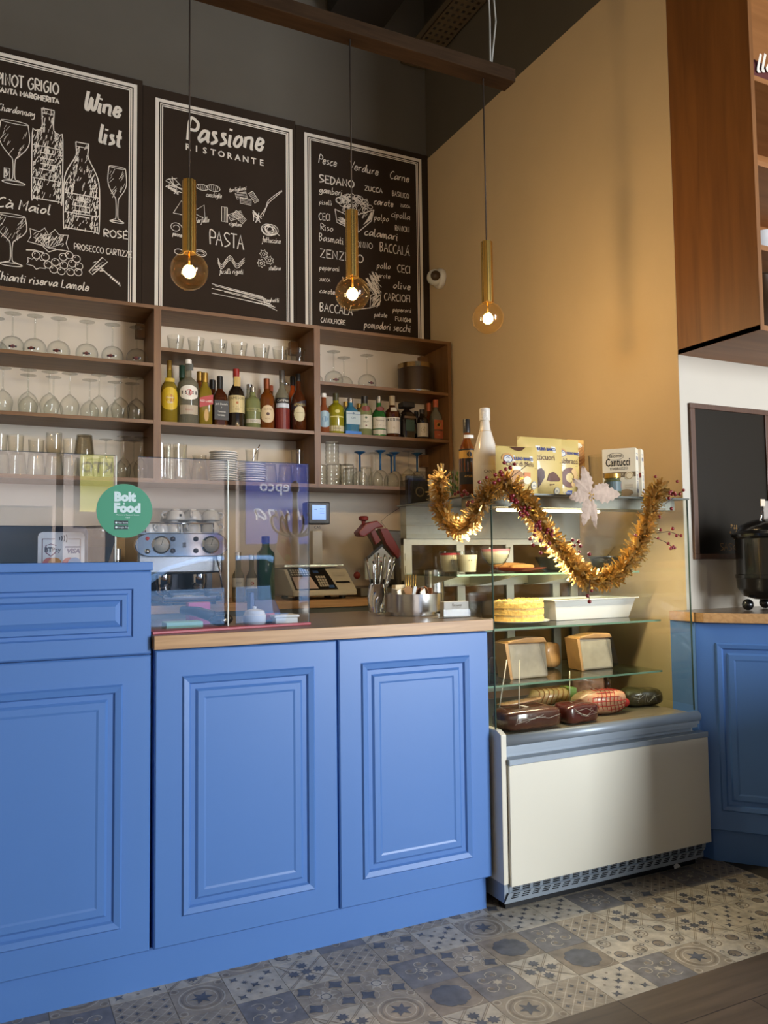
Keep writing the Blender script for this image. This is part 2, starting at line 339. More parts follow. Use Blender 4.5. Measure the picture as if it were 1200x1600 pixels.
# ================================================================ floor
def tile_floor():
    random.seed(11)
    mb = MB(); T = .1475; X0 = .17 - T * 8; Y0 = 1.703; NX = 24; NY = 7
    B, CR, BL, BR, DK = 0, 1, 2, 3, 4
    mb.box(-3, 5.5, Y0, 4.5, -.05, -.0012, 5)
    for i in range(NX):
        for j in range(NY):
            x, y = X0 + i * T, Y0 + j * T
            if i and j and False: pass
            g = .0012; q = T - g; cx, cy = x + T / 2, y + T / 2
            kind = (0, 2, 5, 1, 7, 6, 3, 0, 4, 5, 2, 1, 7, 6)[(i * 5 + j * 3 + (i * j) % 3 + random.choice([0, 0, 1, 2])) % 14]
            base = {0: CR, 1: B, 2: CR, 3: BR, 4: DK, 5: CR, 6: B, 7: B}[kind]
            mb.box(x, x + q, y, y + q, -.01, 0, base)
            ink = Ink(); ink2 = Ink(); ink3 = Ink()
            hs = T / 2
            def star(I, a, b, r1, r2, n, ph=0): I.poly([(a + (r1 if k % 2 == 0 else r2) * math.cos(PI * k / n + ph), b + (r1 if k % 2 == 0 else r2) * math.sin(PI * k / n + ph)) for k in range(2 * n)])
            def clipline(I, a0, b0, a1, b1, w): I.stroke([(cx + a0 * hs, cy + b0 * hs), (cx + a1 * hs, cy + b1 * hs)], w)
            if kind == 0:      # lattice with stars
                for t in (-1, 0, 1):
                    for off in (-.05, .05):
                        a = t + off
                        clipline(ink2, max(-.97, -.97 + a), max(-.97, -.97 - a), min(.97, .97 + a), min(.97, .97 - a), .0022)
                        clipline(ink2, max(-.97, -.97 + a), min(.97, .97 - a), min(.97, .97 + a), max(-.97, -.97 + a), .0018)
                for a, b in ((0, .5), (0, -.5), (.5, 0), (-.5, 0), (0, 0)): star(ink, cx + a * hs, cy + b * hs, .019, .011, 8)
            elif kind == 1:    # baroque corner scrolls
                for sx in (-1, 1):
                    for sy in (-1, 1):
                        px, py = cx + sx * .045, cy + sy * .045
                        star(ink, px, py, .026, .014, 4, .4); ink3.disc(px + sx * .004, py + sy * .004, .009, 8); ink3.circle(px, py, .03, .0025, 14)
                star(ink3, cx, cy, .034, .017, 8); ink.circle(cx, cy, .014, .003, 12); ink3.circle(cx, cy, .045, .0015, 20)
            elif kind == 2:    # scattered blue flowers
                for a in (-.66, 0, .66):
                    for b in (-.66, 0, .66):
                        if (round(a * 3) + round(b * 3)) % 4 == 0: star(ink, cx + a * hs, cy + b * hs, .016, .006, 4, PI / 4)
                        else: ink2.disc(cx + a * hs, cy + b * hs, .0045, 8)
                for a, b in ((-.33, .33), (.33, -.33), (.33, .33), (-.33, -.33)): star(ink, cx + a * hs, cy + b * hs, .012, .004, 8)
            elif kind == 3:    # worn dark bloom
                for k in range(9): ink.disc(cx + .034 * math.cos(k * .7), cy + .034 * math.sin(k * .7), .021, 10)
                ink.disc(cx, cy, .034, 14); ink3.circle(cx + .03, cy - .02, .05, .0015, 20); ink2.disc(cx - .05, cy + .055, .012, 8)
            elif kind == 4:    # curling vines
                for k in range(5):
                    a = k * 1.3 + i; px, py = cx + .04 * math.cos(a), cy + .04 * math.sin(a)
                    ink3.stroke([(px + (.006 + .0022 * t) * math.cos(t * .7 + k), py + (.006 + .0022 * t) * math.sin(t * .7 + k)) for t in range(9)], .0028)
                    star(ink2, px, py, .011, .005, 5)
                star(ink3, cx, cy, .016, .008, 6)
            elif kind == 5:    # rings and seals
                for a, b in ((-.5, -.5), (.5, .5)): ink2.disc(cx + a * hs, cy + b * hs, .019, 10); ink.circle(cx + a * hs, cy + b * hs, .019, .003, 10)
                for a, b in ((-.5, .5), (.5, -.5)): ink2.circle(cx + a * hs, cy + b * hs, .02, .004, 14); ink2.circle(cx + a * hs, cy + b * hs, .010, .003, 10)
                for k in range(12): ink.circle(cx + .062 * math.cos(k * PI / 6 + .2), cy + .062 * math.sin(k * PI / 6 + .2), .006, .002, 8)
            elif kind == 6:    # big circle
                ink3.circle(cx, cy, .06, .004, 28); ink2.circle(cx, cy, .05, .006, 24); ink3.circle(cx, cy, .04, .003, 24); star(ink, cx, cy, .032, .014, 6)
                for sx in (-1, 1):
                    for sy in (-1, 1): ink3.circle(cx + sx * .06, cy + sy * .06, .011, .003, 10); ink2.disc(cx + sx * .06, cy + sy * .06, .006, 8)
            else:              # diagonal lattice of pale bars with dots
                for t in (-1.5, -1, -.5, 0, .5, 1, 1.5):
                    clipline(ink3, max(-.97, -.97 + t), max(-.97, -.97 - t), min(.97, .97 + t), min(.97, .97 - t), .0034)
                    clipline(ink3, max(-.97, -.97 + t), min(.97, .97 + t), min(.97, .97 + t), max(-.97, -.97 + t), .0022)
                for a in (-.75, -.25, .25, .75):
                    for b in (-.5, 0, .5): star(ink, cx + a * hs, cy + b * hs, .008, .004, 4)
            for I, mt, zz in ((ink3, CR, .0003), (ink2, BR, .00045), (ink, BL, .0006)):
                pts = [(min(max(px, x + .001), x + q - .001), min(max(py, y + .001), y + q - .001), zz) for px, py in I.v]
                for fi, f in enumerate(I.f):
                    for q_ in f: pts[q_] = (pts[q_][0], pts[q_][1], zz + 4e-6 * fi)
                if pts: mb.add(pts, I.f, mt)
    k = dict(rough=.45, nscale=26)
    mats = [mat('tile_beige', (160, 147, 128), noise=.24, **k), mat('tile_cream', (188, 178, 160), noise=.24, **k), mat('tile_slate_blue', (92, 93, 98), noise=.34, **k),
            mat('tile_brown', (140, 127, 110), noise=.28, **k), mat('tile_dark', (124, 120, 118), noise=.3, **k), mat('tile_grout', (72, 66, 60), .8)]
    o = struct(mb.build('floor', mats)); return o
tile_floor()
def plank_floor():
    m = bpy.data.materials.new('wood_plank_tiles'); m.use_nodes = True; n = m.node_tree; b = n.nodes['Principled BSDF']; L = n.links
    tc = n.nodes.new('ShaderNodeTexCoord'); br = n.nodes.new('ShaderNodeTexBrick')
    br.inputs['Scale'].default_value = 1; br.inputs['Brick Width'].default_value = .62; br.inputs['Row Height'].default_value = .155; br.inputs['Mortar Size'].default_value = .0015
    br.inputs['Color1'].default_value = lin((104, 88, 71)); br.inputs['Color2'].default_value = lin((86, 72, 58)); br.inputs['Mortar'].default_value = lin((40, 32, 26))
    mp = n.nodes.new('ShaderNodeMapping'); mp.inputs['Location'].default_value = (.05, -1.703 + .155 * 11, 0)
    L.new(tc.outputs['Object'], mp.inputs[0]); L.new(mp.outputs[0], br.inputs[0])
    m2 = n.nodes.new('ShaderNodeMapping'); m2.inputs['Scale'].default_value = (3, 40, 1); nz = n.nodes.new('ShaderNodeTexNoise'); nz.inputs['Scale'].default_value = 1; nz.inputs['Detail'].default_value = 5
    L.new(tc.outputs['Object'], m2.inputs[0]); L.new(m2.outputs[0], nz.inputs[0])
    mx = n.nodes.new('ShaderNodeMixRGB'); mx.blend_type = 'OVERLAY'; mx.inputs[0].default_value = .6
    L.new(br.outputs[0], mx.inputs[1]); L.new(nz.outputs[0], mx.inputs[2]); L.new(mx.outputs[0], b.inputs['Base Color']); b.inputs['Roughness'].default_value = .4
    struct(MB().box(-3, 5.5, -3.2, 1.7015, -.05, 0).build('floor', m))
plank_floor()
# ================================================================ walls and ceiling
CZ = 4.95
BZ = 3.765         # the paint line between beige and dark grey
struct(MB().box(-3, 2.68, 4.5, 4.62, 0, BZ, 0).box(-3, 2.68, 4.5, 4.62, BZ, CZ, 1).build('wall_back', [M_CREAMW, M_GREY]))
struct(MB().box(2.56, 2.68, 2.43, 4.5, 0, BZ, 0).box(2.56, 2.68, 2.43, 4.5, BZ, CZ, 1).build('wall_right', [M_BEIGE, M_GREY]))
struct(MB().box(2.6805, 5.5, 2.43, 2.55, 0, CZ).build('wall_nook', [M_WHITE]))
struct(MB().box(2.561, 2.68, 2.4285, 2.4298, 0, CZ).build('trim_1', [M_WHITE]))
struct(MB().box(5.5, 5.62, -3.2, 2.55, 0, CZ).build('wall_far_right', [M_WHITE]))
struct(MB().box(-3.12, -3, -3.2, 4.62, 0, CZ).build('wall_left', [M_BEIGE]))
struct(MB().box(-3, 5.5, -3.2, 4.62, CZ, CZ + .1).build('ceiling', [M_CEIL]))
# street side: wall with two shop windows and a glass door
struct(MB().box(-3, -1.6, -3.32, -3.2, 0, CZ).box(5.2, 5.5, -3.32, -3.2, 0, CZ).box(-1.6, 5.2, -3.32, -3.2, 4.75, CZ).box(-1.6, 5.2, -3.32, -3.2, 3.1, 3.2).box(-1.6, 5.2, -3.32, -3.2, 0, .25).build('wall_street', [M_BEIGE]))
fr = MB()
for x in (-1.6, .6, 2.2, 3.2, 5.14): fr.box(x, x + .06, -3.3, -3.22, .25, 3.1)
for z in (.25, 3.04): fr.box(-1.6, 5.2, -3.295, -3.225, z, z + .06)
struct(fr.build('window_1', [mat('dark_window_frame', (50, 50, 52), .4)]))

# ================================================================ blue counter
RINGS = [(0, .004), (.004, 0), (.074, 0), (.079, -.006), (.094, -.003), (.099, .004), (.112, .004), (.119, -.002), (.136, -.002), (.142, 0)]
def panel_front(x0, x1, z0, z1, y, th=.02, rings=RINGS):
    mb = MB(); vs = []; fs = []
    for ins, d in rings: vs += [(x0 + ins, y + d, z0 + ins), (x1 - ins, y + d, z0 + ins), (x1 - ins, y + d, z1 - ins), (x0 + ins, y + d, z1 - ins)]
    for k in range(len(rings) - 1):
        for i in range(4): a, b = 4 * k + i, 4 * k + (i + 1) % 4; fs.append((a, b, b + 4, a + 4))
    k = 4 * (len(rings) - 1); fs.append((k, k + 1, k + 2, k + 3))
    n = len(vs); vs += [(x0, y + th, z0), (x1, y + th, z0), (x1, y + th, z1), (x0, y + th, z1)]
    for i in range(4): fs.append((n + i, n + (i + 1) % 4, (i + 1) % 4, i))
    fs.append((n + 3, n + 2, n + 1, n)); return mb.add(vs, fs)
DR = [(0, .004), (.004, 0), (.048, 0), (.052, .006), (.061, .006), (.065, 0), (.077, 0), (.082, .006), (.091, .002), (.095, 0)]
YD = 2.31
def tall_unit(x0, x1, label):
    t = thing('bar_cabinet', label, 'cabinet', (x0, YD, .107)); w_ = x1 - x0
    MB().box(0, w_, .021, .62, 0, .806).box(0, w_, .021, .118, .806, 1.025).box(-.0, w_ + .002, -.003, .124, 1.025, 1.049).build('carcass', [M_BLUE], t, bevel=.002)
    panel_front(.002, w_ - .002, .796, 1.024, 0, rings=DR).build('drawer_front', [M_BLUE], t)
    panel_front(.002, w_ - .002, .001, .793, 0).build('door', [M_BLUE], t)
    return t
tall_unit(-.122, .421, 'tall blue bar cabinet under the round green sticker')
tall_unit(-.667, -.124, 'tall blue bar cabinet at the far left end of the bar')
def low_unit(x0, x1, label):
    t = thing('base_cabinet', label, 'cabinet', (x0, YD, .107)); w_ = x1 - x0
    MB().box(0, w_, .021, .62, 0, .806).build('carcass', [M_BLUE], t)
    panel_front(.0015, w_ - .0015, .001, .803, 0).build('door', [M_BLUE], t)
    return t
low_unit(.4285, .9745, 'blue panelled base cabinet beside the tall bar cabinet')
low_unit(.977, 1.523, 'blue panelled base cabinet next to the glass display case')
pl = MB().box(-.667, 1.511, 2.335, 2.353, 0, .1065).build('plinth_board', [M_BLUE]); tag(pl, 'long blue plinth board under the blue counter', 'plinth')
wt = MB().box(.4235, 1.5305, 2.288, 2.96, .915, .9525)
o = wt.build('counter_worktop', [M_OAK, M_TOP], bevel=.0015); tag(o, 'wooden worktop with pale oak edge on the blue counter', 'worktop')
for p in o.data.polygons:
    if p.normal.z > .9: p.material_index = 1
iw = MB().box(-.667, .4215, 2.4345, 2.96, .915, .9525).build('inner_worktop', [M_OAK, M_TOP]); tag(iw, 'low worktop hidden behind the raised front of the tall bar cabinets', 'worktop')
# back counter
bc = thing('back_counter', 'low back counter with wooden edge under the wall shelves', 'counter', (-1.2, 3.88, 0))
MB().box(0, 3.74, .03, .615, 0, .915).build('carcass', [mat('grey_laminate', (140, 138, 132), .5)], bc)
MB().box(0, 3.755, 0, .618, .9165, .955).build('worktop', [M_OAK], bc, bevel=.002)

# ================================================================ wall shelf unit
YS = 4.2
sh = thing('wall_shelf', 'wide walnut wall shelf with three open bays of glasses and bottles', 'shelf', (0, 0, 0))
XL = -.30
zt = 2.478
MB().box(XL, 2.5395, YS, 4.497, zt - .018, zt).build('top_board', [M_SHELF], sh)
MB().box(XL, 2.5395, YS, 4.497, 1.563, 1.583).build('bottom_board', [M_SHELF], sh)
for x0, x1 in ((XL - .02, XL), (.769, .805), (1.647, 1.683), (2.5165, 2.5395)): MB().box(x0, x1, YS - .001, 4.497, 1.5625 if x0 > XL else 1.563, zt + .0005).build('upright', [M_SHELFV], sh)
ZS = {}
for key, x0, x1, z in (('LA', XL, .769, 2.177), ('LB', XL, .769, 1.882), ('MA', .805, 1.647, 2.264), ('MB', .805, 1.647, 1.879), ('RA', 1.683, 2.5165, 2.164), ('RB', 1.683, 2.5165, 1.876)):
    MB().box(x0, x1, YS + .003, 4.497, z - .018, z).build('shelf_board', [M_SHELF], sh); ZS[key] = z
ZS['LC'] = ZS['MC'] = ZS['RC'] = 1.583
for x, z in ((.722, 2.37), (1.6, 2.37), (2.47, 2.37), (2.47, 1.74)): MB().box(x, x + .046, 4.45, 4.496, z, z + .075).build('hanger_block', [M_SHELFV], sh)

# ================================================================ menu boards
YB = 4.4785
def board(label, x0, x1, z0, z1):
    t = thing('menu_board', label, 'menu board', (0, 0, 0))
    MB().box(x0, x1, 4.48, 4.4995, z0, z1).build('panel', [M_BOARD], t); return t
def border(t, fx0, fx1, z0, z1):
    I = Ink(); wd, wt_ = .019, .006
    I.rect(fx0, z0, fx0 + wd, z1).rect(fx1 - wd, z0, fx1, z1).rect(fx0 + wd, z1 - wd, fx1 - wd, z1)
    for k, w_ in ((.026, wt_), (.036, wt_)):
        I.rect(fx0 + k, z0, fx0 + k + w_, z1 - k).rect(fx1 - k - w_, z0, fx1 - k, z1 - k).rect(fx0 + k + w_, z1 - k - w_, fx1 - k - w_, z1 - k)
    I.flat(YB).build('chalk_border', [M_CHALK], t)
def inkpart(t, name, I): return I.flat(YB).build(name, [M_CHALK], t)
ZB0 = 2.4795
S = .0092   # metres on the boards per ten zoomed picture units, for sizes only
def HH(px, k): return px / k / 282.0   # letter height on the board from picture height
rn = random.Random(3)
# --- wine list
b1 = board('black chalkboard headed Wine list with bottles and glasses drawn on it', -.35, .7525, ZB0, 3.822)
border(b1, -.31, .723, ZB0, 3.79)
I = Ink(); I.write('PINOT GRIGIO', (0.023, 3.619), (0.323, 3.634), .062, .0075); inkpart(b1, 'word_lettering', I)
I = Ink(); I.write('SANTA MARGHERITA', (0.025, 3.577), (0.325, 3.584), .027, .0075); inkpart(b1, 'word_lettering', I)
I = Ink(); I.write('Chardonnay', (0.031, 3.481), (0.207, 3.484), .036, .0042, .2); inkpart(b1, 'word_lettering', I)
I = Ink(); I.write('Cà Maiol', (0.036, 2.976), (0.289, 2.979), .052, .0068, .2); inkpart(b1, 'word_lettering', I)
I = Ink(); I.write('ROSÉ', (0.554, 2.906), (0.681, 2.913), .04, .0062); inkpart(b1, 'word_lettering', I)
I = Ink(); I.write('PROSECCO CARTIZZE', (0.406, 2.812), (0.701, 2.813), .032, .0042); inkpart(b1, 'word_lettering', I)
I = Ink(); I.write('Chianti riserva Lamole', (0.032, 2.599), (0.481, 2.599), .043, .0058, .2); inkpart(b1, 'word_lettering', I)
I = Ink(); I.write('Wine', (0.452, 3.592), (0.638, 3.585), .098, .0165, .15); inkpart(b1, 'title_lettering', I); I = Ink(); I.write('list', (0.526, 3.426), (0.643, 3.421), .098, .0165, .15)
inkpart(b1, 'title_lettering', I)
def mirror_outline(cx, pts): return [(cx - a, b) for a, b in pts] + [(cx + a, b) for a, b in reversed(pts)]
def draw_glass(cx, zt_, zb, wb, bowl, w=.0042):
    """stemmed glass: bowl share of the height"""
    I = Ink(); h = zt_ - zb; zc = zt_ - h * bowl; r = wb / 2
    side = [(r * .88, zt_), (r, zt_ - h * bowl * .45), (r * .8, zt_ - h * bowl * .72), (r * .3, zc + .004), (.006, zc - .02), (.005, zb + .025), (r * .35, zb + .012), (r * .75, zb)]
    for s in (-1, 1): I.stroke([(cx + s * a, b) for a, b in side], w, True)
    I.circle(cx, zt_, r * .88, w * .8, 18, 1, .12); I.circle(cx, zb, r * .75, w, 18, 1, .16)
    ok = lambda x, z: abs(x - cx) < r * .8 * (1 - max(0, (zt_ - h * bowl * .5 - z) / (h * bowl)) * 1.1) and zc + .01 < z < zt_ - .02 and (abs(x - cx) > r * .35 or z < zc + h * .1)
    I.hatch(ok, cx - r, cx + r, zc, zt_, 70, .05, w * .5, 1.1, rn)
    return I
def px1(x, y): return None
g = draw_glass((0.111, 3.343)[0], (0.11, 3.433)[1], (0.112, 3.114)[1], .145, .57)
g.rect((0.066, 3.174)[0], (0.067, 3.134)[1], (0.09, 3.161)[0], (0.089, 3.186)[1]) if False else None
ck0 = (0.066, 3.131); ck1 = (0.092, 3.184); g.stroke([ck0, (ck1[0], ck0[1]), ck1, (ck0[0], ck1[1])], .004, closed=True); g.hatch(lambda x, z: True, ck0[0] + .006, ck1[0] - .006, ck0[1] + .01, ck1[1] - .01, 12, .02, .003, 1.4, rn)
inkpart(b1, 'wine_glass_drawing', g)
inkpart(b1, 'wine_glass_drawing', draw_glass((0.105, 2.899)[0], (0.105, 2.941)[1], (0.104, 2.684)[1], .142, .5))
inkpart(b1, 'wine_glass_drawing', draw_glass((0.621, 3.223)[0], (0.621, 3.3)[1], (0.621, 2.998)[1], .098, .55))
def draw_bottle(cx, zt_, zb, wb, neck, sh_lo, sh_hi, lab):
    I = Ink(); h = zt_ - zb; r = wb / 2; nr = neck / 2
    half = [(nr * 1.05, zt_), (nr, zt_ - h * .06), (nr, zt_ - h * sh_hi), (r * .8, zt_ - h * (sh_hi + sh_lo) / 2), (r, zt_ - h * sh_lo), (r, zb + .01), (r * .9, zb)]
    out = mirror_outline(cx, catmull(half, 3)); I.stroke(out, .0055, closed=True)
    def wid(z):
        u = (zt_ - z) / h
        return nr if u < sh_hi else (nr + (r - nr) * min(1, (u - sh_hi) / (sh_lo - sh_hi)))
    def ok(x, z):
        u = (zt_ - z) / h; d = abs(x - cx) / max(.001, wid(z))
        if d > .93: return False
        if lab[0] < u < lab[1]: return rn.random() < .75
        return d > .45 or rn.random() < .2
    I.hatch(ok, cx - r, cx + r, zb, zt_, 620, .03, .0034, 1.35, rn)
    for u in lab: I.stroke([(cx - r * .95, zt_ - h * u), (cx + r * .95, zt_ - h * u)], .005)
    for k in range(4): I.stroke([(cx - r * .45, zt_ - h * (lab[0] + .07 + .06 * k)), (cx + r * .45, zt_ - h * (lab[0] + .07 + .06 * k))], .006)
    I.disc(cx, zt_ - h * (lab[0] + .04), .012); I.stroke([(cx - nr, zt_ - h * .05), (cx + nr, zt_ - h * .05)], .004)
    return I
inkpart(b1, 'bottle_drawing', draw_bottle((0.27, 3.289)[0], (0.268, 3.541)[1], (0.273, 3.053)[1], .148, .058, .30, .22, (.42, .78)))
inkpart(b1, 'bottle_drawing', draw_bottle((0.441, 3.141)[0], (0.439, 3.397)[1], (0.443, 2.922)[1], .178, .062, .5, .16, (.6, .82)))
I = Ink()
gl_ = (0.281, 2.827); s_ = .0009
leaf = [(0, -.05), (-.03, -.02), (-.1, -.01), (-.085, .02), (-.09, .06), (-.045, .05), (-.02, .075), (0, .04), (.03, .075), (.05, .05), (.095, .055), (.085, .01), (.1, -.03), (.04, -.03)]
I.stroke([(gl_[0] + a, gl_[1] + b) for a, b in leaf], .0045, closed=True)
for a, b in leaf[1::2]: I.stroke([(gl_[0], gl_[1] - .03), (gl_[0] + a * .85, gl_[1] + b * .85)], .003)
I.hatch(lambda x, z: True, gl_[0] - .07, gl_[0] + .07, gl_[1] - .01, gl_[1] + .045, 60, .03, .003, 1, rn)
for q in ((0.222, 2.751), (0.315, 2.729), (0.307, 2.688), (0.352, 2.762), (0.356, 2.718), (0.382, 2.776), (0.397, 2.733), (0.418, 2.763), (0.431, 2.725), (0.389, 2.687), (0.427, 2.692), (0.344, 2.685), (0.266, 2.749), (0.279, 2.71)):
    I.circle(q[0], q[1], .019, .0036, 14); I.stroke([(q[0] - .009, q[1] + .004), (q[0] - .003, q[1] + .011)], .004)
lf = (0.223, 2.702); I.stroke([(lf[0] + a * .45, lf[1] + b * .5) for a, b in leaf], .004, closed=True); I.stroke([(0.174, 2.771), (0.214, 2.776), (0.258, 2.77)], .005)
inkpart(b1, 'grapes_drawing', I)
I = Ink(); I.stroke([(0.481, 2.705), (0.498, 2.689), (0.574, 2.77), (0.548, 2.791)], .005, closed=True); I.hatch(lambda x, z: True, (0.502, 2.708)[0], (0.553, 2.771)[0], (0.507, 2.713)[1], (0.549, 2.766)[1], 26, .02, .003, .5, rn)
I.stroke([(0.54, 2.732), (0.584, 2.696)], .006)
a0, a1 = (0.584, 2.696), (0.64, 2.655)
I.stroke([(a0[0] + (a1[0] - a0[0]) * t / 24, a0[1] + (a1[1] - a0[1]) * t / 24 + .009 * math.sin(t * 1.5)) for t in range(25)], .0045)
inkpart(b1, 'corkscrew_drawing', I)
# --- pasta
b2 = board('black chalkboard with the restaurant name and pasta shapes', .7545, 1.6465, ZB0, 3.80)
border(b2, (0.822, 3.746)[0], (1.627, 3.749)[0], ZB0, (1.205, 3.744)[1])
I = Ink(); I.write('Passione', (0.997, 3.54), (1.449, 3.578), .128, .0175, .12); inkpart(b2, 'title_lettering', I)
I = Ink(); q0, q1 = (0.991, 3.481), (1.446, 3.484)
for k, ch in enumerate('RISTORANTE'): I.type(ch, .05, q0[0] + .012 + (q1[0] - q0[0] - .024) * k / 9, (q0[1] + q1[1]) / 2, bold=.0012)
inkpart(b2, 'name_lettering', I)
I = Ink(); I.write('PASTA', (1.127, 2.959), (1.331, 2.957), .083, .0066); inkpart(b2, 'word_lettering', I)
for txt, a, b, h in (('conchiglie', (1.106, 3.232), (1.196, 3.24), .03), ('tortiglioni', (1.24, 3.284), (1.341, 3.318), .026), ('farfalle', (1.043, 3.066), (1.123, 3.087), .032), ('rigatoni', (1.238, 3.087), (1.315, 3.093), .027),
                     ('fettuccine', (1.435, 3.024), (1.549, 3.031), .034), ('stelline', (1.474, 2.86), (1.549, 2.871), .027), ('fusilli rigati', (1.182, 2.797), (1.322, 2.815), .03), ('spaghetti', (1.438, 2.665), (1.538, 2.678), .026),
                     ('lasagne', (0.895, 3.239), (0.95, 3.211), .026), ('penne', (0.919, 2.975), (0.97, 2.971), .026)): I = Ink(); I.write(txt, a, b, h, .0032, .15); inkpart(b2, 'word_lettering', I)
I = Ink(); W2 = .0034
for k in range(12): x_, y_ = 130 + 9 * k, 0; I.stroke([((0.937, 3.269)[0] + rn.uniform(-.06, .0), (0.937, 3.269)[1] + rn.uniform(-.03, .045)), ((0.937, 3.269)[0] + rn.uniform(-.01, .05), (0.937, 3.269)[1] + rn.uniform(-.05, .04))], W2)
inkpart(b2, 'pasta_drawing', I); I = Ink()
def shell(c, r, a):
    I.stroke([(c[0] + r * math.cos(t * .42 + a), c[1] + .5 * r * math.sin(t * .42 + a)) for t in range(16)], W2, closed=True)
    for k in range(5): I.stroke([(c[0] - r * .7 + k * r * .35, c[1] + r * .35), (c[0] - r * .5 + k * r * .25, c[1] - r * .35)], W2 * .7)
shell((1.084, 3.281), .034, .9); shell((1.149, 3.289), .038, 0)
inkpart(b2, 'pasta_drawing', I); I = Ink()
def tubeshape(a, b, w_):
    dx, dz = b[0] - a[0], b[1] - a[1]; l = math.hypot(dx, dz); nx, nz = -dz / l * w_ / 2, dx / l * w_ / 2
    I.stroke([(a[0] + nx, a[1] + nz), (b[0] + nx, b[1] + nz), (b[0] - nx, b[1] - nz), (a[0] - nx, a[1] - nz)], W2, closed=True)
    for k in (-.5, 0, .5): I.stroke([(a[0] + nx * k, a[1] + nz * k), (b[0] + nx * k, b[1] + nz * k)], W2 * .6)
tubeshape((1.28, 3.268), (1.344, 3.287), .034); tubeshape((1.367, 3.307), (1.405, 3.256), .03); tubeshape((1.305, 3.248), (1.371, 3.247), .034)
inkpart(b2, 'pasta_drawing', I); I = Ink()
tubeshape((1.212, 3.19), (1.213, 3.103), .034); tubeshape((1.24, 3.132), (1.316, 3.169), .036); tubeshape((1.271, 3.169), (1.33, 3.124), .036)
inkpart(b2, 'pasta_drawing', I); I = Ink()
I.stroke([(1.426, 3.179), (1.459, 3.231), (1.477, 3.28), (1.558, 3.356)], W2, True); I.stroke([(1.44, 3.175), (1.468, 3.247), (1.489, 3.278), (1.56, 3.35)], W2, True)
for k in range(16): c = (1.403, 3.186); I.stroke([(c[0] + rn.uniform(-.03, .02), c[1] + rn.uniform(-.02, .04)), (c[0] + rn.uniform(-.03, .035), c[1] + rn.uniform(-.055, .0))], W2)
inkpart(b2, 'pasta_drawing', I); I = Ink()
c = (1.065, 3.14); I.stroke([(c[0] - .07, c[1] + .03), (c[0] - .02, c[1]), (c[0] + .03, c[1] + .04), (c[0] + .035, c[1] - .04), (c[0] - .02, c[1] - .02), (c[0] - .07, c[1] - .04)], W2, closed=True)
inkpart(b2, 'pasta_drawing', I); I = Ink()
c = (0.967, 3.122); I.stroke([(c[0] - .045, c[1] - .02), (c[0], c[1] + .06), (c[0] + .05, c[1] - .03), (c[0] - .01, c[1] - .02)], W2, closed=True)
inkpart(b2, 'pasta_drawing', I); I = Ink()
c = (0.937, 3.022); I.stroke([(c[0] + (.036 - .0012 * t) * math.cos(t * .5), c[1] + (.03 - .001 * t) * math.sin(t * .5)) for t in range(20)], W2)
inkpart(b2, 'pasta_drawing', I); I = Ink()
c = (1.484, 3.103)
for k in range(7): I.circle(c[0] + rn.uniform(-.012, .012), c[1] + rn.uniform(-.008, .008), .02 + .0035 * k, W2, 16, 1.1, .85)
I.stroke([(1.523, 3.091), (1.544, 3.077)], W2)
def flower(c, r): I.stroke([(c[0] + r * (1 if t % 2 else .65) * math.cos(t * PI / 7), c[1] + r * (1 if t % 2 else .65) * math.sin(t * PI / 7)) for t in range(14)], W2, closed=True); I.circle(c[0], c[1], r * .3, W2, 8)
inkpart(b2, 'pasta_drawing', I); I = Ink()
flower((1.446, 2.951), .027); flower((1.481, 2.92), .027); flower((1.43, 2.894), .026)
inkpart(b2, 'pasta_drawing', I); I = Ink()
for off in (0, .012, .024): I.stroke([(p[0], p[1] - off) for p in ((1.174, 2.885), (1.196, 2.849), (1.244, 2.91), (1.284, 2.867), (1.329, 2.91))], W2, True)
inkpart(b2, 'pasta_drawing', I); I = Ink()
c = (1.074, 2.898); I.circle(c[0], c[1], .034, W2, 16, 1, .55); I.circle(c[0], c[1], .022, W2, 14, 1, .5)
inkpart(b2, 'pasta_drawing', I); I = Ink()
c = (0.955, 2.886); I.circle(c[0], c[1], .026, W2, 16, 1, .6)
inkpart(b2, 'pasta_drawing', I); I = Ink()
for k in range(9): z_ = (1.143, 2.727)[1] - .009 * k; I.stroke([((1.139, 2.726)[0] + .018 * k * (k % 3), z_ + .004), ((1.438, 2.755)[0] + .011 * k, z_ - .03 + .003 * (k % 4))], W2)
inkpart(b2, 'pasta_drawing', I)
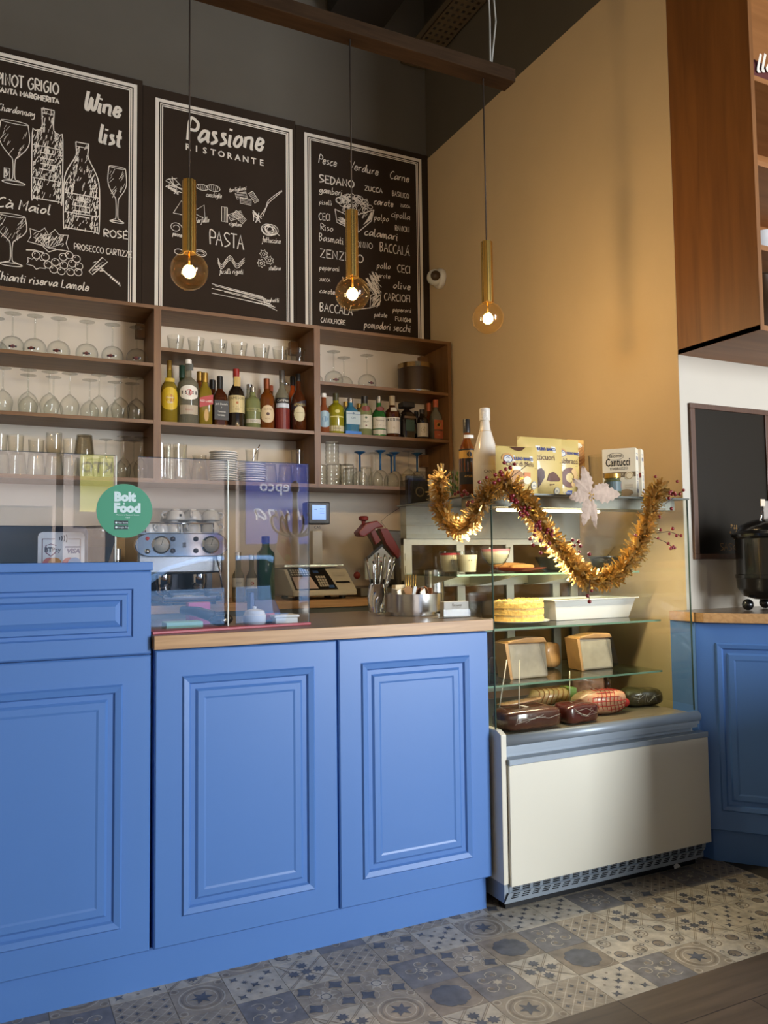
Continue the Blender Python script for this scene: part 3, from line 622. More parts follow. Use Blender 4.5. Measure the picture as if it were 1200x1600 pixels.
# --- ingredients
b3 = board('black chalkboard listing Pesce Verdure Carne ingredients', 1.6485, 2.5585, ZB0, 3.782)
border(b3, (1.703, 3.737)[0], (2.51, 3.748)[0], ZB0, (2.104, 3.747)[1])
I = Ink()
for txt, a, b, h in (('Pesce', (1.794, 3.576), (1.914, 3.575), .052), ('Verdure', (2.001, 3.581), (2.201, 3.577), .052), ('Carne', (2.28, 3.575), (2.419, 3.578), .05)): I = Ink(); I.write(txt, a, b, h, .0056, .18); inkpart(b3, 'title_lettering', I)
I = Ink()
for txt, a, b, h, w_ in (('SEDANO', (1.798, 3.456), (2.033, 3.464), .046, .008), ('ZUCCA', (2.103, 3.463), (2.229, 3.468), .03, .006), ('BASILICO', (2.296, 3.466), (2.417, 3.469), .032, .0042), ('gamberi', (1.796, 3.39), (1.95, 3.398), .042, .0048),
    ('carote', (2.165, 3.387), (2.303, 3.393), .044, .0056), ('ZUCCA', (2.352, 3.404), (2.424, 3.408), .018, .0036), ('piselli', (1.797, 3.318), (1.882, 3.326), .03, .0034), ('polpo', (2.166, 3.285), (2.27, 3.292), .04, .0042),
    ('cipolla', (2.286, 3.328), (2.421, 3.33), .042, .0042), ('CECI', (1.794, 3.22), (1.872, 3.227), .042, .005), ('RAVIOLI', (2.313, 3.242), (2.418, 3.249), .034, .004), ('Riso', (1.805, 3.159), (1.89, 3.163), .04, .0046), ('calamari', (2.097, 3.178), (2.332, 3.181), .05, .0058),
    ('Basmati', (1.795, 3.093), (1.956, 3.094), .044, .0048), ('TONNO', (2.015, 3.091), (2.154, 3.096), .038, .0046), ('BACCALÁ', (2.204, 3.092), (2.417, 3.093), .056, .0058), ('ZENZERO', (1.799, 2.99), (2.091, 2.997), .05, .0062),
    ('peperoni', (1.794, 2.91), (1.926, 2.921), .032, .0036), ('pollo', (2.181, 2.98), (2.278, 2.987), .04, .0044), ('CECI', (2.326, 2.977), (2.421, 2.979), .046, .0054), ('ZUCCA', (1.795, 2.841), (1.866, 2.846), .018, .003),
    ('carote', (2.169, 2.918), (2.273, 2.926), .032, .0036), ('olive', (2.293, 2.868), (2.42, 2.873), .046, .0052), ('carote', (1.795, 2.769), (1.895, 2.772), .032, .004), ('CARCIOFI', (2.23, 2.781), (2.418, 2.791), .046, .0048), ('BACCALÁ', (1.796, 2.658), (2.015, 2.656), .05, .0054),
    ('peperoni', (2.288, 2.716), (2.421, 2.726), .032, .0036), ('patate', (2.158, 2.668), (2.249, 2.674), .03, .0034), ('FUNGHI', (2.306, 2.66), (2.422, 2.661), .026, .005), ('CAVOLFIORE', (1.802, 2.59), (1.964, 2.592), .028, .0042), ('pomodori secchi', (2.088, 2.591), (2.415, 2.599), .048, .005)):
    I = Ink(); I.write(txt, a, b, h, w_, .12 if txt[0].islower() else 0); inkpart(b3, 'word_lettering', I)
I = Ink()
I.stroke([(1.9, 3.305), (1.913, 3.224), (2.054, 3.186), (2.146, 3.274), (2.165, 3.349)], .0055); I.stroke([(1.9, 3.305), (2.003, 3.275), (2.165, 3.349)], .005); I.stroke([(2.054, 3.186), (2.052, 3.275)], .005)
I.poly([(2.142, 3.327), (2.157, 3.339), (2.145, 3.283), (2.088, 3.237), (2.117, 3.278)]); I.hatch(lambda x, z: True, (1.937, 3.254)[0], (2.003, 3.257)[0], (1.946, 3.216)[1], (1.937, 3.254)[1], 30, .05, .004, -.4, rn)
for k in range(26):
    t = rn.random(); c = ((1.919, 3.313)[0] + t * ((2.147, 3.355)[0] - (1.919, 3.313)[0]), (2.032, 3.36)[1] + rn.uniform(-.05, .06) * math.sin(PI * t) - .0); I.circle(c[0], c[1], rn.uniform(.012, .028), .004, 12, 1, .8)
c0, c1 = (1.951, 3.292), (2.119, 3.403); I.hatch(lambda x, z: True, c0[0], c1[0], c0[1], c1[1], 90, .03, .0032, .9, rn)
inkpart(b3, 'takeaway_box_drawing', I)
I = Ink(); I.stroke([(2.136, 2.8), (2.209, 2.832), (2.196, 2.746), (2.13, 2.719)], .005, closed=True); I.stroke([(1.947, 2.888), (1.953, 2.862), (1.98, 2.884)], .004)
c0, c1 = (2.097, 2.817), (2.195, 2.937); I.hatch(lambda x, z: (x - c0[0]) / (c1[0] - c0[0]) > (z - c0[1]) / (c1[1] - c0[1]) * .6 - .1, c0[0], c1[0], c0[1], c1[1], 80, .06, .0045, -.9, rn)
I.hatch(lambda x, z: True, (2.15, 2.802)[0], (2.194, 2.808)[0], (2.149, 2.74)[1], (2.15, 2.802)[1], 30, .05, .004, .8, rn); I.stroke([(1.997, 2.689), (2.135, 2.72)], .004)
inkpart(b3, 'takeaway_box_drawing', I)
# ================================================================ beam, pendants, cable tray
YP = 2.72
M_BEAM = mat('dark_beam', (50, 35, 22), .85, spec=.08, noise=.25, nscale=6, stretch=(1, 12, 12))
bm = MB().box(-1.4, (1.958, 2.68, 3.123)[0], YP - .04, YP + .04, 3.135, 3.19).build('hanging_beam', [M_BEAM], bevel=.002); tag(bm, 'dark wooden beam hanging over the counter carrying the pendant lamps', 'beam')
cw = MB()
for dx, sw in ((0, .0), (.012, .03)): cw.tube([(1.86 + dx * .3, YP, 3.19), (1.862 + sw, YP, 3.4), (1.85 + sw * .4, YP, 3.8), (1.85, YP, CZ)], .004, 6)
tag(cw.build('hanging_wire', [mat('grey_wire', (150, 146, 136), .5)]), 'pale wire loops holding up the right end of the beam', 'wire')
cw = MB().tube([(-.9, YP, 3.19), (-.9, YP, CZ)], .004, 6); tag(cw.build('hanging_wire', [mat('grey_wire', (150, 146, 136), .5)]), 'pale wire holding up the left end of the beam', 'wire')
M_BRASS = mat('brushed_brass', (206, 164, 88), .25, 1.)
M_AMBER = glass('amber_bulb_glass', (255, 246, 224), .05, glow=((255, 196, 110), .006))
M_FIL = mat('glowing_filament', (255, 214, 140), .5, emit=(255, 205, 125), estr=60)
def pendant(x, ztop, label):
    t = thing('pendant_lamp', label, 'pendant lamp', (x, YP, ztop), 0, 'brass pendant lamps over the counter')
    MB().tube([(0, 0, 0), (0, 0, 3.1355 - ztop)], .003, 6).build('cord', [mat('brown_cord', (44, 32, 22), .7)], t)
    prof = [(.0, 0), (.020, 0), (.0215, -.004)]
    tb = MB(); n = 36; vs = []; fs = []
    for z in (0, -.253):
        for i in range(n):
            a = 2 * PI * i / n; r = .0225 + .0016 * math.cos(a * 9); vs.append((r * math.cos(a), r * math.sin(a), z))
    tb.add(vs, [(i, (i + 1) % n, n + (i + 1) % n, n + i) for i in range(n)], 0, True).add(vs[:n], [list(range(n))]).add(vs[n:], [list(range(n))[::-1]])
    tb.build('tube_holder', [M_BRASS], t)
    r = .0645; zc = -.253 - .062
    pr = [(max(1e-4, r * math.sin(PI * k / 16)), zc - r * math.cos(PI * k / 16)) for k in range(16)]
    pr = [p for p in pr if p[1] < -.256 and not (p[0] < .02 and p[1] > zc)] + [(.019, -.2535)]
    bl = MB().shell(pr, seg=28).build('bulb', [M_AMBER], t)
    f = MB().ball((0, 0, zc - .003), .021, 0, 16, 10).build('filament', [M_FIL], bl)
    MB().tube([(0, 0, -.2535), (0, 0, zc + .014)], .004, 6).build('filament_stem', [M_BRASS], bl)
    l = lamp('pendant_light', 'POINT', (0, 0, zc - .003), BULB_W, (1, .76, .48), shadow_soft_size=.022); l.parent = t
pendant(.614, 2.458, 'leftmost brass tube pendant lamp with glowing globe bulb, before the pasta board')
pendant(1.222, 2.463, 'middle brass tube pendant lamp with glowing globe bulb, before the ingredients board')
pendant(1.823, 2.444, 'right brass tube pendant lamp with glowing globe bulb, before the beige wall')
# perforated cable tray and duct under the ceiling
def perforated(x0, x1, y0, y1, z):
    mb = MB(); nx, ny = 4, int((y1 - y0) / .05)
    dx = (x1 - x0) / (2 * nx + 1); dy = (y1 - y0) / (2 * ny + 1)
    for k in range(2 * nx + 1):
        for j in range(2 * ny + 1):
            if k % 2 and j % 2: continue
            mb.box(x0 + k * dx, x0 + (k + 1) * dx, y0 + j * dy, y0 + (j + 1) * dy, z, z + .004)
    mb.box(x0, x0 + .003, y0, y1, z, z + .05).box(x1 - .003, x1, y0, y1, z, z + .05); return mb
M_TRAY = mat('galvanised_tray', (118, 104, 84), .5, .4)
ct = thing('cable_tray', 'perforated metal cable tray under the dark ceiling by the back corner', 'cable tray', (2.46, 2.6, 4.36))
perforated(-.09, .09, 0, 1.88, 0).build('tray', [M_TRAY], ct)
MB().box(-.1, .1, 1.0, 1.05, -.012, -.0005).build('bracket', [M_TRAY], ct)
for x in (-.085, .08): MB().tube([(x, 1.02, 0), (x, 1.02, CZ - 4.36)], .004, 6).build('drop_rod', [M_TRAY], ct)
dk = thing('air_duct', 'dark duct running under the ceiling beside the cable tray', 'duct', (2.05, 2.85, 4.5))
MB().box(-.2, .16, 0, 1.6, 0, .3).build('duct_body', [mat('dark_duct', (34, 28, 22), .7)], dk)
for y in (.3, 1.1): MB().box(-.21, .17, y, y + .04, -.008, .45).build('duct_strap', [M_TRAY], dk)
# security camera in the corner
sc_ = thing('security_camera', 'small white round security camera on the wall beside the ingredients board', 'camera', (2.56, 4.33, (2.56, 4.443, 2.915)[2]))
MB().tube([(-.001, 0, 0), (-.022, 0, 0), (-.035, 0, 0), (-.04, 0, 0)], [.062, .062, .052, .04], 24).build('base', [M_WHITEP], sc_)
bd = MB().ball((-.055, -.01, 0), .05, 0, 20, 12).build('eyeball', [M_WHITEP], sc_)
MB().tube([(-.073, -.048, -.004), (-.078, -.06, -.006)], .03, 20).build('lens', [mat('camera_lens', (70, 52, 34), .3)], bd)
# ================================================================ cherry cabinet, blackboard, right counter
wc = thing('wall_cabinet', 'tall cherry wood cabinet with open shelves hung high on the white wall', 'cabinet', (0, 0, 0))
X0, X1, Y0_, Y1_, Z0_, Z1_ = 2.5605, 3.9, 2.03, 2.4285, 1.985, 4.2
MB().box(X0, X0 + .02, Y0_, Y1_, Z0_ + .0005, Z1_).build('side_panel', [M_CHERRY], wc)
MB().box(X1 - .02, X1, Y0_, Y1_, Z0_ + .0005, Z1_).build('side_panel', [M_CHERRY], wc)
CH2 = wood('cherry_board', (128, 80, 36), (150, 98, 52), 0, 1.6, .5, 22)
MB().box(X0, X1, Y0_ + .002, Y1_, Z0_, Z0_ + .02).build('bottom_board', [CH2], wc)
MB().box(X0 + .02, X1 - .02, Y1_ - .006, Y1_, Z0_ + .02, 2.52).build('back_panel', [M_WHITE], wc)
MB().box(X0 + .02, X1 - .02, Y1_ - .006, Y1_, 2.52, Z1_).build('back_panel', [CH2], wc)
ZC = []
for y in (379, 246, 113): z = (2.546, 2.03, 2.311)[2] if y == 379 else ((2.547, 2.03, 2.636)[2] if y == 246 else (2.552, 2.03, 2.966)[2]); ZC.append(z); MB().box(X0 + .02, X1 - .02, Y0_ + .004, Y1_ - .006, z - .02, z).build('shelf_board', [CH2], wc)
MB().box(X0, X1, Y0_, Y1_, Z1_, Z1_ + .02).build('top_board', [CH2], wc)
# things in it
bk = thing('cushion', 'dark red item with white script on the upper shelf of the cherry cabinet', 'cushion', (2.69, 2.13, ZC[2]))
MB().ball((0, 0, .07), .095, 0, 20, 12, 1, .5, .72).build('body', [mat('dark_red_fabric', (84, 30, 26), .8)], bk)
I = Ink(); I.write('lla', (-.03, .0), (.07, .03), .075, .012, .3); I.stroke([(-.09, -.005), (-.08, .01), (-.06, .012)], .012, True); I.flat(-.052, m=0).build('script_print', [M_CHALK], bk, (0, 0, .06))
bw = MB().shell([(.03, 0), (.055, .005), (.085, .06), (.09, .095), (.086, .095), (.08, .06), (.05, .012), (.001, .01)], seg=32).build('white_bowl', [M_PORC], loc=(2.745, 2.15, ZC[0])); tag(bw, 'white bowl on the lower shelf of the cherry cabinet', 'bowl')
vs_ = MB().lathe([(.07, 0), (.085, .02), (.09, .1), (.07, .16), (.03, .21), (.028, .27), (.034, .275)], seg=24).build('dark_jug', [mat('dark_bronze', (60, 42, 26), .4)], loc=(2.8, 2.2, Z0_ + .0205)); tag(vs_, 'dark brown jug standing on the bottom board of the cherry cabinet', 'jug')
# framed blackboard
fb = thing('framed_blackboard', 'brown framed black panel hanging on the white wall at right', 'picture frame', (0, 0, 0))
fx0, fx1, fz0, fz1 = (2.605, 2.415, 1.598)[0], (3.057, 2.415, 1.565)[0] + .02, (2.604, 2.415, 1.141)[2], (2.607, 2.415, 1.787)[2]
FRM = wood('brown_frame', (74, 48, 34), (92, 62, 44), 2, 4, .5, 60)
MB().box(fx0, fx1, 2.415, 2.4283, fz0, fz0 + .022).box(fx0, fx1, 2.415, 2.4283, fz1 - .022, fz1).box(fx0, fx0 + .026, 2.415, 2.4283, fz0 + .022, fz1 - .022).box(fx1 - .026, fx1, 2.415, 2.4283, fz0 + .022, fz1 - .022).build('frame', [FRM], fb, bevel=.002)
MB().box(fx0 + .026, fx1 - .026, 2.421, 2.4282, fz0 + .022, fz1 - .022).build('black_panel', [mat('black_gloss_panel', (26, 20, 14), .3, spec=.3)], fb)
I = Ink(); q0, q1 = (2.754, 2.42, 1.177), (2.83, 2.42, 1.174); I.write('SASKA', (q0[0], q0[2]), (q1[0] + .045, q1[2]), .03, .0035)
c = (2.834, 2.42, 1.257); rr = random.Random(5)
for k in range(14): I.disc(c[0] + rr.uniform(-.018, .022), c[2] + rr.uniform(-.035, .03), rr.uniform(.003, .006), 6)
I.flat(2.4205).build('gold_print', [mat('gold_print', (150, 110, 50), .5)], fb)
# right base cabinet with a slanting front
dx_, dy_ = .64, -.768
P0 = (2.462, 2.302)
def sl(t, n): return (P0[0] + dx_ * t + .768 * n, P0[1] + dy_ * t + .64 * n)
rc = thing('corner_cabinet', 'blue base cabinet with slanting front right of the display case', 'cabinet', (0, 0, 0))
body = [sl(-.0, .021), sl(.9, .021), (3.6, sl(.9, 0)[1]), (3.6, 2.4275), (2.4655, 2.4275)]
MB().prism([sl(.04, .03), sl(.9, .03), (3.6, sl(.9, 0)[1]), (3.6, 2.4275), (2.49, 2.4275)], 0, .12).build('plinth', [M_BLUE], rc)
MB().prism(body, .121, .9).build('carcass', [M_BLUE], rc)
d = panel_front(0, .52, .122, .898, 0); M_ = Matrix.Translation((P0[0], P0[1], 0)) @ Matrix.Rotation(math.atan2(dy_, dx_), 4, 'Z'); d.moved(M_).build('door', [M_BLUE], rc)
d = panel_front(.523, .9, .122, .898, 0).moved(M_).build('door', [M_BLUE], rc)
rt = MB().prism([sl(.035, -.03), sl(.93, -.03), (3.6, sl(.93, -.03)[1]), (3.6, 2.4278), (2.4615, 2.4278)], .9012, .938).build('corner_worktop', [M_OAK, M_TOP], bevel=.0015); tag(rt, 'wooden worktop on the slanted corner cabinet under the black kettle', 'worktop')
for p in rt.data.polygons:
    if p.normal.z > .9: p.material_index = 1
# soup kettle
kx, ky = 2.815, 2.2
kt = thing('soup_kettle', 'round black soup kettle with ball feet on the right worktop', 'kettle', (kx, ky, .9385)); kt.scale = (1.22, 1.22, 1.25)
KM = mat('black_enamel', (20, 20, 22), .22, coat=.4)
MB().lathe([(.075, .035), (.105, .045), (.122, .07), (.125, .1), (.127, .102), (.127, .112), (.124, .114), (.124, .225), (.135, .232), (.137, .24), (.12, .25), (.10, .256)], seg=40).build('pot', [KM], kt)
MB().lathe([(.118, .251), (.11, .268), (.07, .285), (.02, .292), (.018, .3), (.026, .312), (.012, .32)], seg=36).build('lid', [KM], kt)
for k in range(4): a = math.radians(153) + k * PI / 2; MB().ball((.1 * math.cos(a), .1 * math.sin(a), .018), .018, 0, 14, 10).build('ball_foot', [KM], kt)
ld = MB().tube([(.06, -.06, .26), (.05, -.09, .31), (.045, -.1, .36)], .005, 8); ld.build('handle', [M_CHROME], kt)
sp = thing('ladle', 'metal ladle with a grey handle resting on the black kettle', 'ladle', (kx - .05, ky, 1.262))
MB().tube([(-.05, -.005, .01), (-.043, -.008, .04), (-.03, -.01, .075)], .0035, 8).build('stem', [M_CHROME], sp)
MB().box(-.03, -.005, -.012, -.006, -.006, .105).build('handle', [mat('grey_plastic', (150, 140, 130), .5)], sp)
tg = MB().box(-.012, .012, -.002, .002, 0, .027).build('price_tag', [mat('cream_tag', (216, 200, 176), .6)], loc=(kx - .095, ky - .02, 1.345)); tag(tg, 'small cream tag clipped above the black kettle', 'tag')
nd = MB().tube([(kx - .1, ky - .02, 1.272), (kx - .095, ky - .02, 1.345)], .0015, 6).build('tag_wire', [M_BLACK]); tag(nd, 'thin dark wire carrying the cream tag on the kettle', 'wire')
wb = MB().box(-.09, .07, -.06, .05, 0, .022).build('serving_board', [mat('pale_pink_wood', (226, 168, 134), .5)], loc=(kx + .36, ky - .04, .9383)); tag(wb, 'pale wooden board on the right worktop behind the ball feet', 'board')
# paper scrap
ps = MB().add([(0, 0, .002), (.035, .004, .004), (.04, .018, .012), (.022, .022, .003), (.008, .016, .014), (.02, .01, .018)], [(0, 1, 5), (1, 2, 5), (2, 3, 5), (3, 4, 5), (4, 0, 5)]).build('paper_scrap', [mat('white_paper', (232, 228, 220), .8)], loc=(*(2.307, 2.29, 0)[:2], 0)); tag(ps, 'crumpled scrap of white paper on the tiled floor', 'paper')
# ================================================================ display case
def ab(mb, name, mats, t, **k):
    l = t.location; return mb.build(name, mats, t, loc=(-l[0], -l[1], -l[2]), **k)
M_CASE = mat('case_ivory_enamel', (226, 220, 202), .35)
M_CGREY = mat('case_grey_profile', (150, 160, 170), .4, .25)
M_SLOT = mat('dark_slot', (12, 14, 18), .8)
M_LEDT = mat('lit_tube', (255, 244, 214), .5, emit=(255, 236, 190), estr=9)
dc = thing('display_case', 'refrigerated glass display case with ivory front beside the blue counter', 'display case', (1.99, 2.26, 0))
CX0, CX1 = 1.5335, 2.452
for x0, x1, zt_ in ((CX0, CX0 + .0215, .586), (CX1 - .0215, CX1, .487)):
    ab(MB().sideslab([(2.262, .094), (2.262, zt_ - .012), (2.29, zt_), (2.99, zt_), (2.99, .094)], x0, x1), 'side_panel', [M_CASE], dc, bevel=.002)
ab(MB().box(CX0 + .022, CX1 - .022, 2.30, 2.985, .075, .552), 'cabinet_body', [M_CASE], dc)
ab(MB().box(CX0 + .022, CX1 + .005, 2.25, 2.262, .088, .474), 'front_panel', [M_CASE], dc, bevel=.0015)
ab(MB().box(CX0 + .022, CX1 + .004, 2.247, 2.285, .476, .494).box(CX0 + .024, CX1 - .04, 2.288, 2.2995, .494, .553), 'air_slot_trim', [M_CGREY, M_SLOT], dc)
rl = MB().tube([(CX0 + .022, 2.281, .549), (CX1 - .012, 2.281, .549)], .0195, 20).box(CX0 + .022, CX1 - .014, 2.27, 2.296, .522, .536).box(CX0 + .026, CX1 - .02, 2.274, 2.296, .510, .522)
ab(rl, 'bumper_rail', [M_CGREY], dc)
g = MB(); gx0, gx1 = CX0 + .012, CX1 - .03
g.add([(gx0 + .01, 2.262, .088), (gx1 + .02, 2.262, .088), (gx1 + .02, 2.266, .066), (gx0 + .01, 2.266, .066)], [(0, 3, 2, 1)], 0)
g.add([(gx0 + .004, 2.258, .066), (gx1 + .01, 2.258, .066), (gx1 - .03, 2.262, .034), (gx0 - .012, 2.262, .034)], [(0, 3, 2, 1)], 0)
g.box(CX0 + .004, CX1 - .02, 2.267, 2.95, .034, .0925, 0)
g.add([(gx0 + .004, 2.258, .066), (gx1 + .01, 2.258, .066), (gx1 + .01, 2.268, .066), (gx0 + .004, 2.268, .066)], [(0, 1, 2, 3)], 0)
ns = 21
for k in range(ns):
    a = gx0 + .022 + (gx1 - gx0 - .01) * k / ns
    for j in range(3):
        z = .083 - j * .0065; yy = 2.2612 + (.088 - z) * .18
        g.add([(a, yy, z + .0022), (a + .029, yy, z + .0022), (a + .029, yy, z - .0022), (a, yy, z - .0022)], [(0, 3, 2, 1)], 1)
    for j in range(3):
        z = .062 - j * .0062; sh_ = -.010 * j * .4; yy = 2.2572 + (.066 - z) * .12
        g.add([(a + sh_, yy, z + .0018), (a + .027 + sh_, yy, z + .0018), (a + .026 + sh_, yy, z - .0018), (a - .001 + sh_, yy, z - .0018)], [(0, 3, 2, 1)], 1)
ab(g, 'vent_grille', [M_CGREY, M_SLOT], dc)
ab(MB().box(CX0 + .03, CX1 - .03, 2.30, 2.34, 0, .033).box(CX0 + .03, CX1 - .03, 2.9, 2.94, 0, .033), 'foot_rail', [M_BLACK], dc)
GX0, GX1, GY0, GY1, GZ0, GZ1 = 1.5395, 2.447, 2.3, 2.985, .587, 1.372
ab(MB().box(GX0, GX1, GY0, GY0 + .005, .568, GZ1), 'front_glass', [M_PANE], dc)
ab(MB().box(GX0, GX0 + .005, GY0 + .0055, GY1, GZ0, GZ1), 'side_glass', [M_PANE], dc)
ab(MB().box(GX1 - .005, GX1, GY0 + .0055, GY1, GZ0, GZ1), 'side_glass', [M_PANE], dc)
M_GE = mat('green_glass_edge_strip', (62, 78, 66), .6, spec=.1)
ab(MB().box(GX0 - .0012, GX0 + .002, GY0 - .001, GY0 + .0045, .568, GZ1), 'glass_edge', [M_GE], dc)
ab(MB().box(GX1 - .002, GX1 + .0012, GY0 - .001, GY0 + .0045, .568, GZ1), 'glass_edge', [M_GE], dc)
ab(MB().box(1.535, 2.455, 2.298, 2.99, 1.3725, 1.3785), 'top_plate', [mat('case_dark_top', (96, 98, 92), .3, .3), M_BLACK], dc)
ab(MB().box(GX0 + .006, GX1 - .006, 2.36, 2.50, 1.335, 1.372).box(GX0 + .006, GX1 - .006, 2.93, 2.98, 1.24, 1.372), 'lamp_housing', [mat('case_grey_header', (150, 150, 140), .5)], dc)
ab(MB().tube([(1.62, 2.385, 1.325), (2.08, 2.385, 1.325)], .0055, 10), 'light_tube', [M_LEDT], dc)
l = lamp('case_tube_light', 'AREA', (0, 0, 0), 11, (1, .85, .58), (0, 0, 0), shape='RECTANGLE', size=.75, size_y=.03); l.parent = dc; l.location = (1.93 - 1.99, 2.40 - 2.26, 1.315)
M_FRM = mat('case_back_frame', (196, 192, 176), .45)
bf = MB()
for x in (GX0 + .006, 1.80, 2.05, 2.30, GX1 - .045): bf.box(x, x + .038, 2.955, 2.98, GZ0, 1.24)
for z in (.587, .84, 1.04, 1.215): bf.box(GX0 + .006, GX1 - .006, 2.953, 2.982, z, z + .028)
for k in range(4): bf.box(1.5515, 1.5555, 2.9515, 2.953, 1.0 + .05 * k, 1.03 + .05 * k)
ab(bf, 'back_frame', [M_FRM], dc)
ab(MB().box(GX0 + .044, GX1 - .045, 2.964, 2.969, .616, 1.214), 'back_sliding_glass', [glass('smoky_back_glass', (205, 200, 182), 0)], dc)
ab(MB().box(GX0 + .006, GX1 - .006, 2.31, 2.95, .5525, .557), 'deck', [mat('case_steel_deck', (128, 118, 98), .35, .3)], dc)
for z, y0 in ((1.097, 2.55), (.904, 2.44), (.704, 2.44)):
    s = ab(MB().box(GX0 + .012, GX1 - .02, y0, 2.945, z - .007, z), 'glass_shelf', [glass('shelf_glass', (236, 243, 236), 0)], dc)
    MB().box(0, GX1 - GX0 - .032, 0, .0015, 0, .007).build('shelf_edge', [mat('shelf_green_edge', (118, 150, 128), .2)], s, loc=(GX0 + .012, y0 - .0016, z - .007))
    br = MB()
    for x in (GX0 + .03, 1.84, 2.14, GX1 - .05): br.sideslab([(y0 + .02, z - .0075), (2.95, z - .0075), (2.95, z - .06), (2.80, z - .045)], x, x + .006)
    br.box(GX0 + .012, GX1 - .02, 2.925, 2.945, z - .05, z - .0075)
    br.build('shelf_bracket', [M_FRM], s)
# ---------------------------------------------------------------- things in the case
def wobble(mb, amp, sc, seed=0):
    r = random.Random(seed); ph = [r.uniform(0, 6) for _ in range(6)]
    mb.v = [(x + amp * math.sin(sc * y + ph[0]) * math.cos(sc * 1.3 * z + ph[1]), y + amp * math.sin(sc * 1.1 * z + ph[2]) * math.cos(sc * x + ph[3]), z + amp * .7 * math.sin(sc * 1.2 * x + ph[4]) * math.cos(sc * y + ph[5])) for x, y, z in mb.v]
    return mb
def superell(rx, ry, rz, e=.5, seg=24, rings=14, m=0):
    mb = MB(); vs = []; fs = []
    p = lambda v: math.copysign(abs(v) ** e, v)
    for j in range(rings + 1):
        a = -PI / 2 + PI * j / rings
        for i in range(seg):
            b = 2 * PI * i / seg; vs.append((rx * p(math.cos(a)) * p(math.cos(b)), ry * p(math.cos(a)) * p(math.sin(b)), rz * p(math.sin(a))))
    for j in range(rings):
        for i in range(seg): k = (i + 1) % seg; fs.append((j * seg + i, j * seg + k, (j + 1) * seg + k, (j + 1) * seg + i))
    return mb.add(vs, fs, m, True)
# dessert mugs
M_CREAM = mat('dessert_cream', (226, 216, 188), .5); M_BERRY = mat('berry_layer', (186, 50, 66), .3); M_PINK = mat('pink_layer', (214, 120, 130), .35)
S1 = 1.0972
def dessert_mug(x, y, label, red):
    t = thing('dessert_mug', label, 'mug', (x, y, S1), 0, 'glass mugs of dessert')
    MB().shell([(.0005, .001), (.031, .001), (.0345, .003), (.041, .088), (.0395, .088), (.0335, .008), (.0005, .007)], seg=28).build('glass_cup', [M_GLASS], t)
    MB().lathe([(.033, .009), (.0385, .072), (.0001, .0725)], seg=28).build('cream', [M_CREAM], t)
    if red: MB().lathe([(.0386, .0727), (.0391, .08), (.0001, .0805)], seg=28).build('berry_topping', [M_BERRY], t)
    for a in (-.006, .004): MB().ball((a - .008, -.0372, .052), .0022, 0, 8, 6).build('chocolate_dot', [M_BLACK], t)
    MB().tube([(-.0385, 0, .078), (-.06, 0, .07), (-.066, 0, .045), (-.056, 0, .022), (-.0365, 0, .018)], .0045, 8).build('handle', [M_GLASS], t)
q = (1.64, 2.62, 1.144); dessert_mug(q[0], 2.62, 'glass mug of pale cream dessert at the front of the top glass shelf', False)
q = (1.624, 2.72, 1.145); dessert_mug(q[0], 2.72, 'glass mug of dessert with red topping behind the pale cream mug', True)
q = (1.769, 2.62, 1.143)
t = thing('dessert_coupe', 'footed glass coupe of pink topped cream dessert on the top glass shelf', 'dessert glass', (q[0], 2.62, S1))
MB().shell([(.0005, .001), (.034, .001), (.035, .004), (.012, .01), (.011, .024), (.03, .034), (.05, .062), (.058, .1), (.0565, .1), (.048, .064), (.028, .038), (.0005, .034)], seg=30).build('glass_cup', [M_GLASS], t)
MB().lathe([(.0005, .036), (.027, .0385), (.0475, .064), (.0535, .084), (.0005, .0842)], seg=30).build('cream', [M_CREAM], t)
MB().lathe([(.0536, .0844), (.0555, .093), (.0005, .0934)], seg=30).build('pink_topping', [M_PINK], t)
pz = S1
q = (1.992, 2.79, 1.121)
pt = MB().shell([(.0005, 0), (.06, 0), (.075, .004), (.118, .016), (.12, .019), (.07, .009), (.0005, .006)], seg=36).build('red_plate', [mat('red_glaze', (168, 62, 54), .25, coat=.4)], loc=(q[0], 2.79, S1)); tag(pt, 'red scalloped plate with biscuits on the top glass shelf', 'plate')
for k, (dx, dy, rz_) in enumerate(((.0, -.03, .1), (.035, .02, .9), (-.04, .012, -.4))):
    b = superell(.062, .019, .012, .7).build('biscuit', [mat('biscuit_brown', (196, 142, 78), .8, noise=.2, nscale=60, bump=.3)], loc=(q[0] + dx, 2.79 + dy, S1 + .0225 + .003 * k), rot=(0, 0, rz_))
    tag(b, ('long golden biscuit lying at the front of the red plate', 'golden biscuit at the right of the red plate', 'golden biscuit at the back left of the red plate')[k], 'biscuit', 'biscuits on the red plate')
M_DKB = mat('dark_stoneware', (44, 48, 48), .3, coat=.3)
q = (2.226, 2.84, 1.096)
t = MB().shell([(.0005, 0), (.045, 0), (.06, .01), (.088, .062), (.085, .062), (.057, .014), (.0005, .006)], seg=32).build('dark_bowl', [M_DKB], loc=(q[0], 2.84, S1)); tag(t, 'dark stoneware bowl behind the garland on the top glass shelf', 'bowl')
q = (2.469, 2.8, 1.1)
t = thing('dark_pan', 'dark oval pan with a thin spoon handle right of the dark bowl', 'pan', (q[0], 2.80, S1))
MB().shell([(.0005, 0), (.04, 0), (.05, .008), (.066, .052), (.078, .058), (.078, .062), (.06, .058), (.046, .012), (.0005, .006)], seg=32, sx=1.1, sy=.8).build('pan_body', [M_DKB], t)
MB().tube([(0, 0, .03), (.03, .01, .07), (.075, .02, .105)], .0025, 6).build('spoon', [M_CHROME], t)
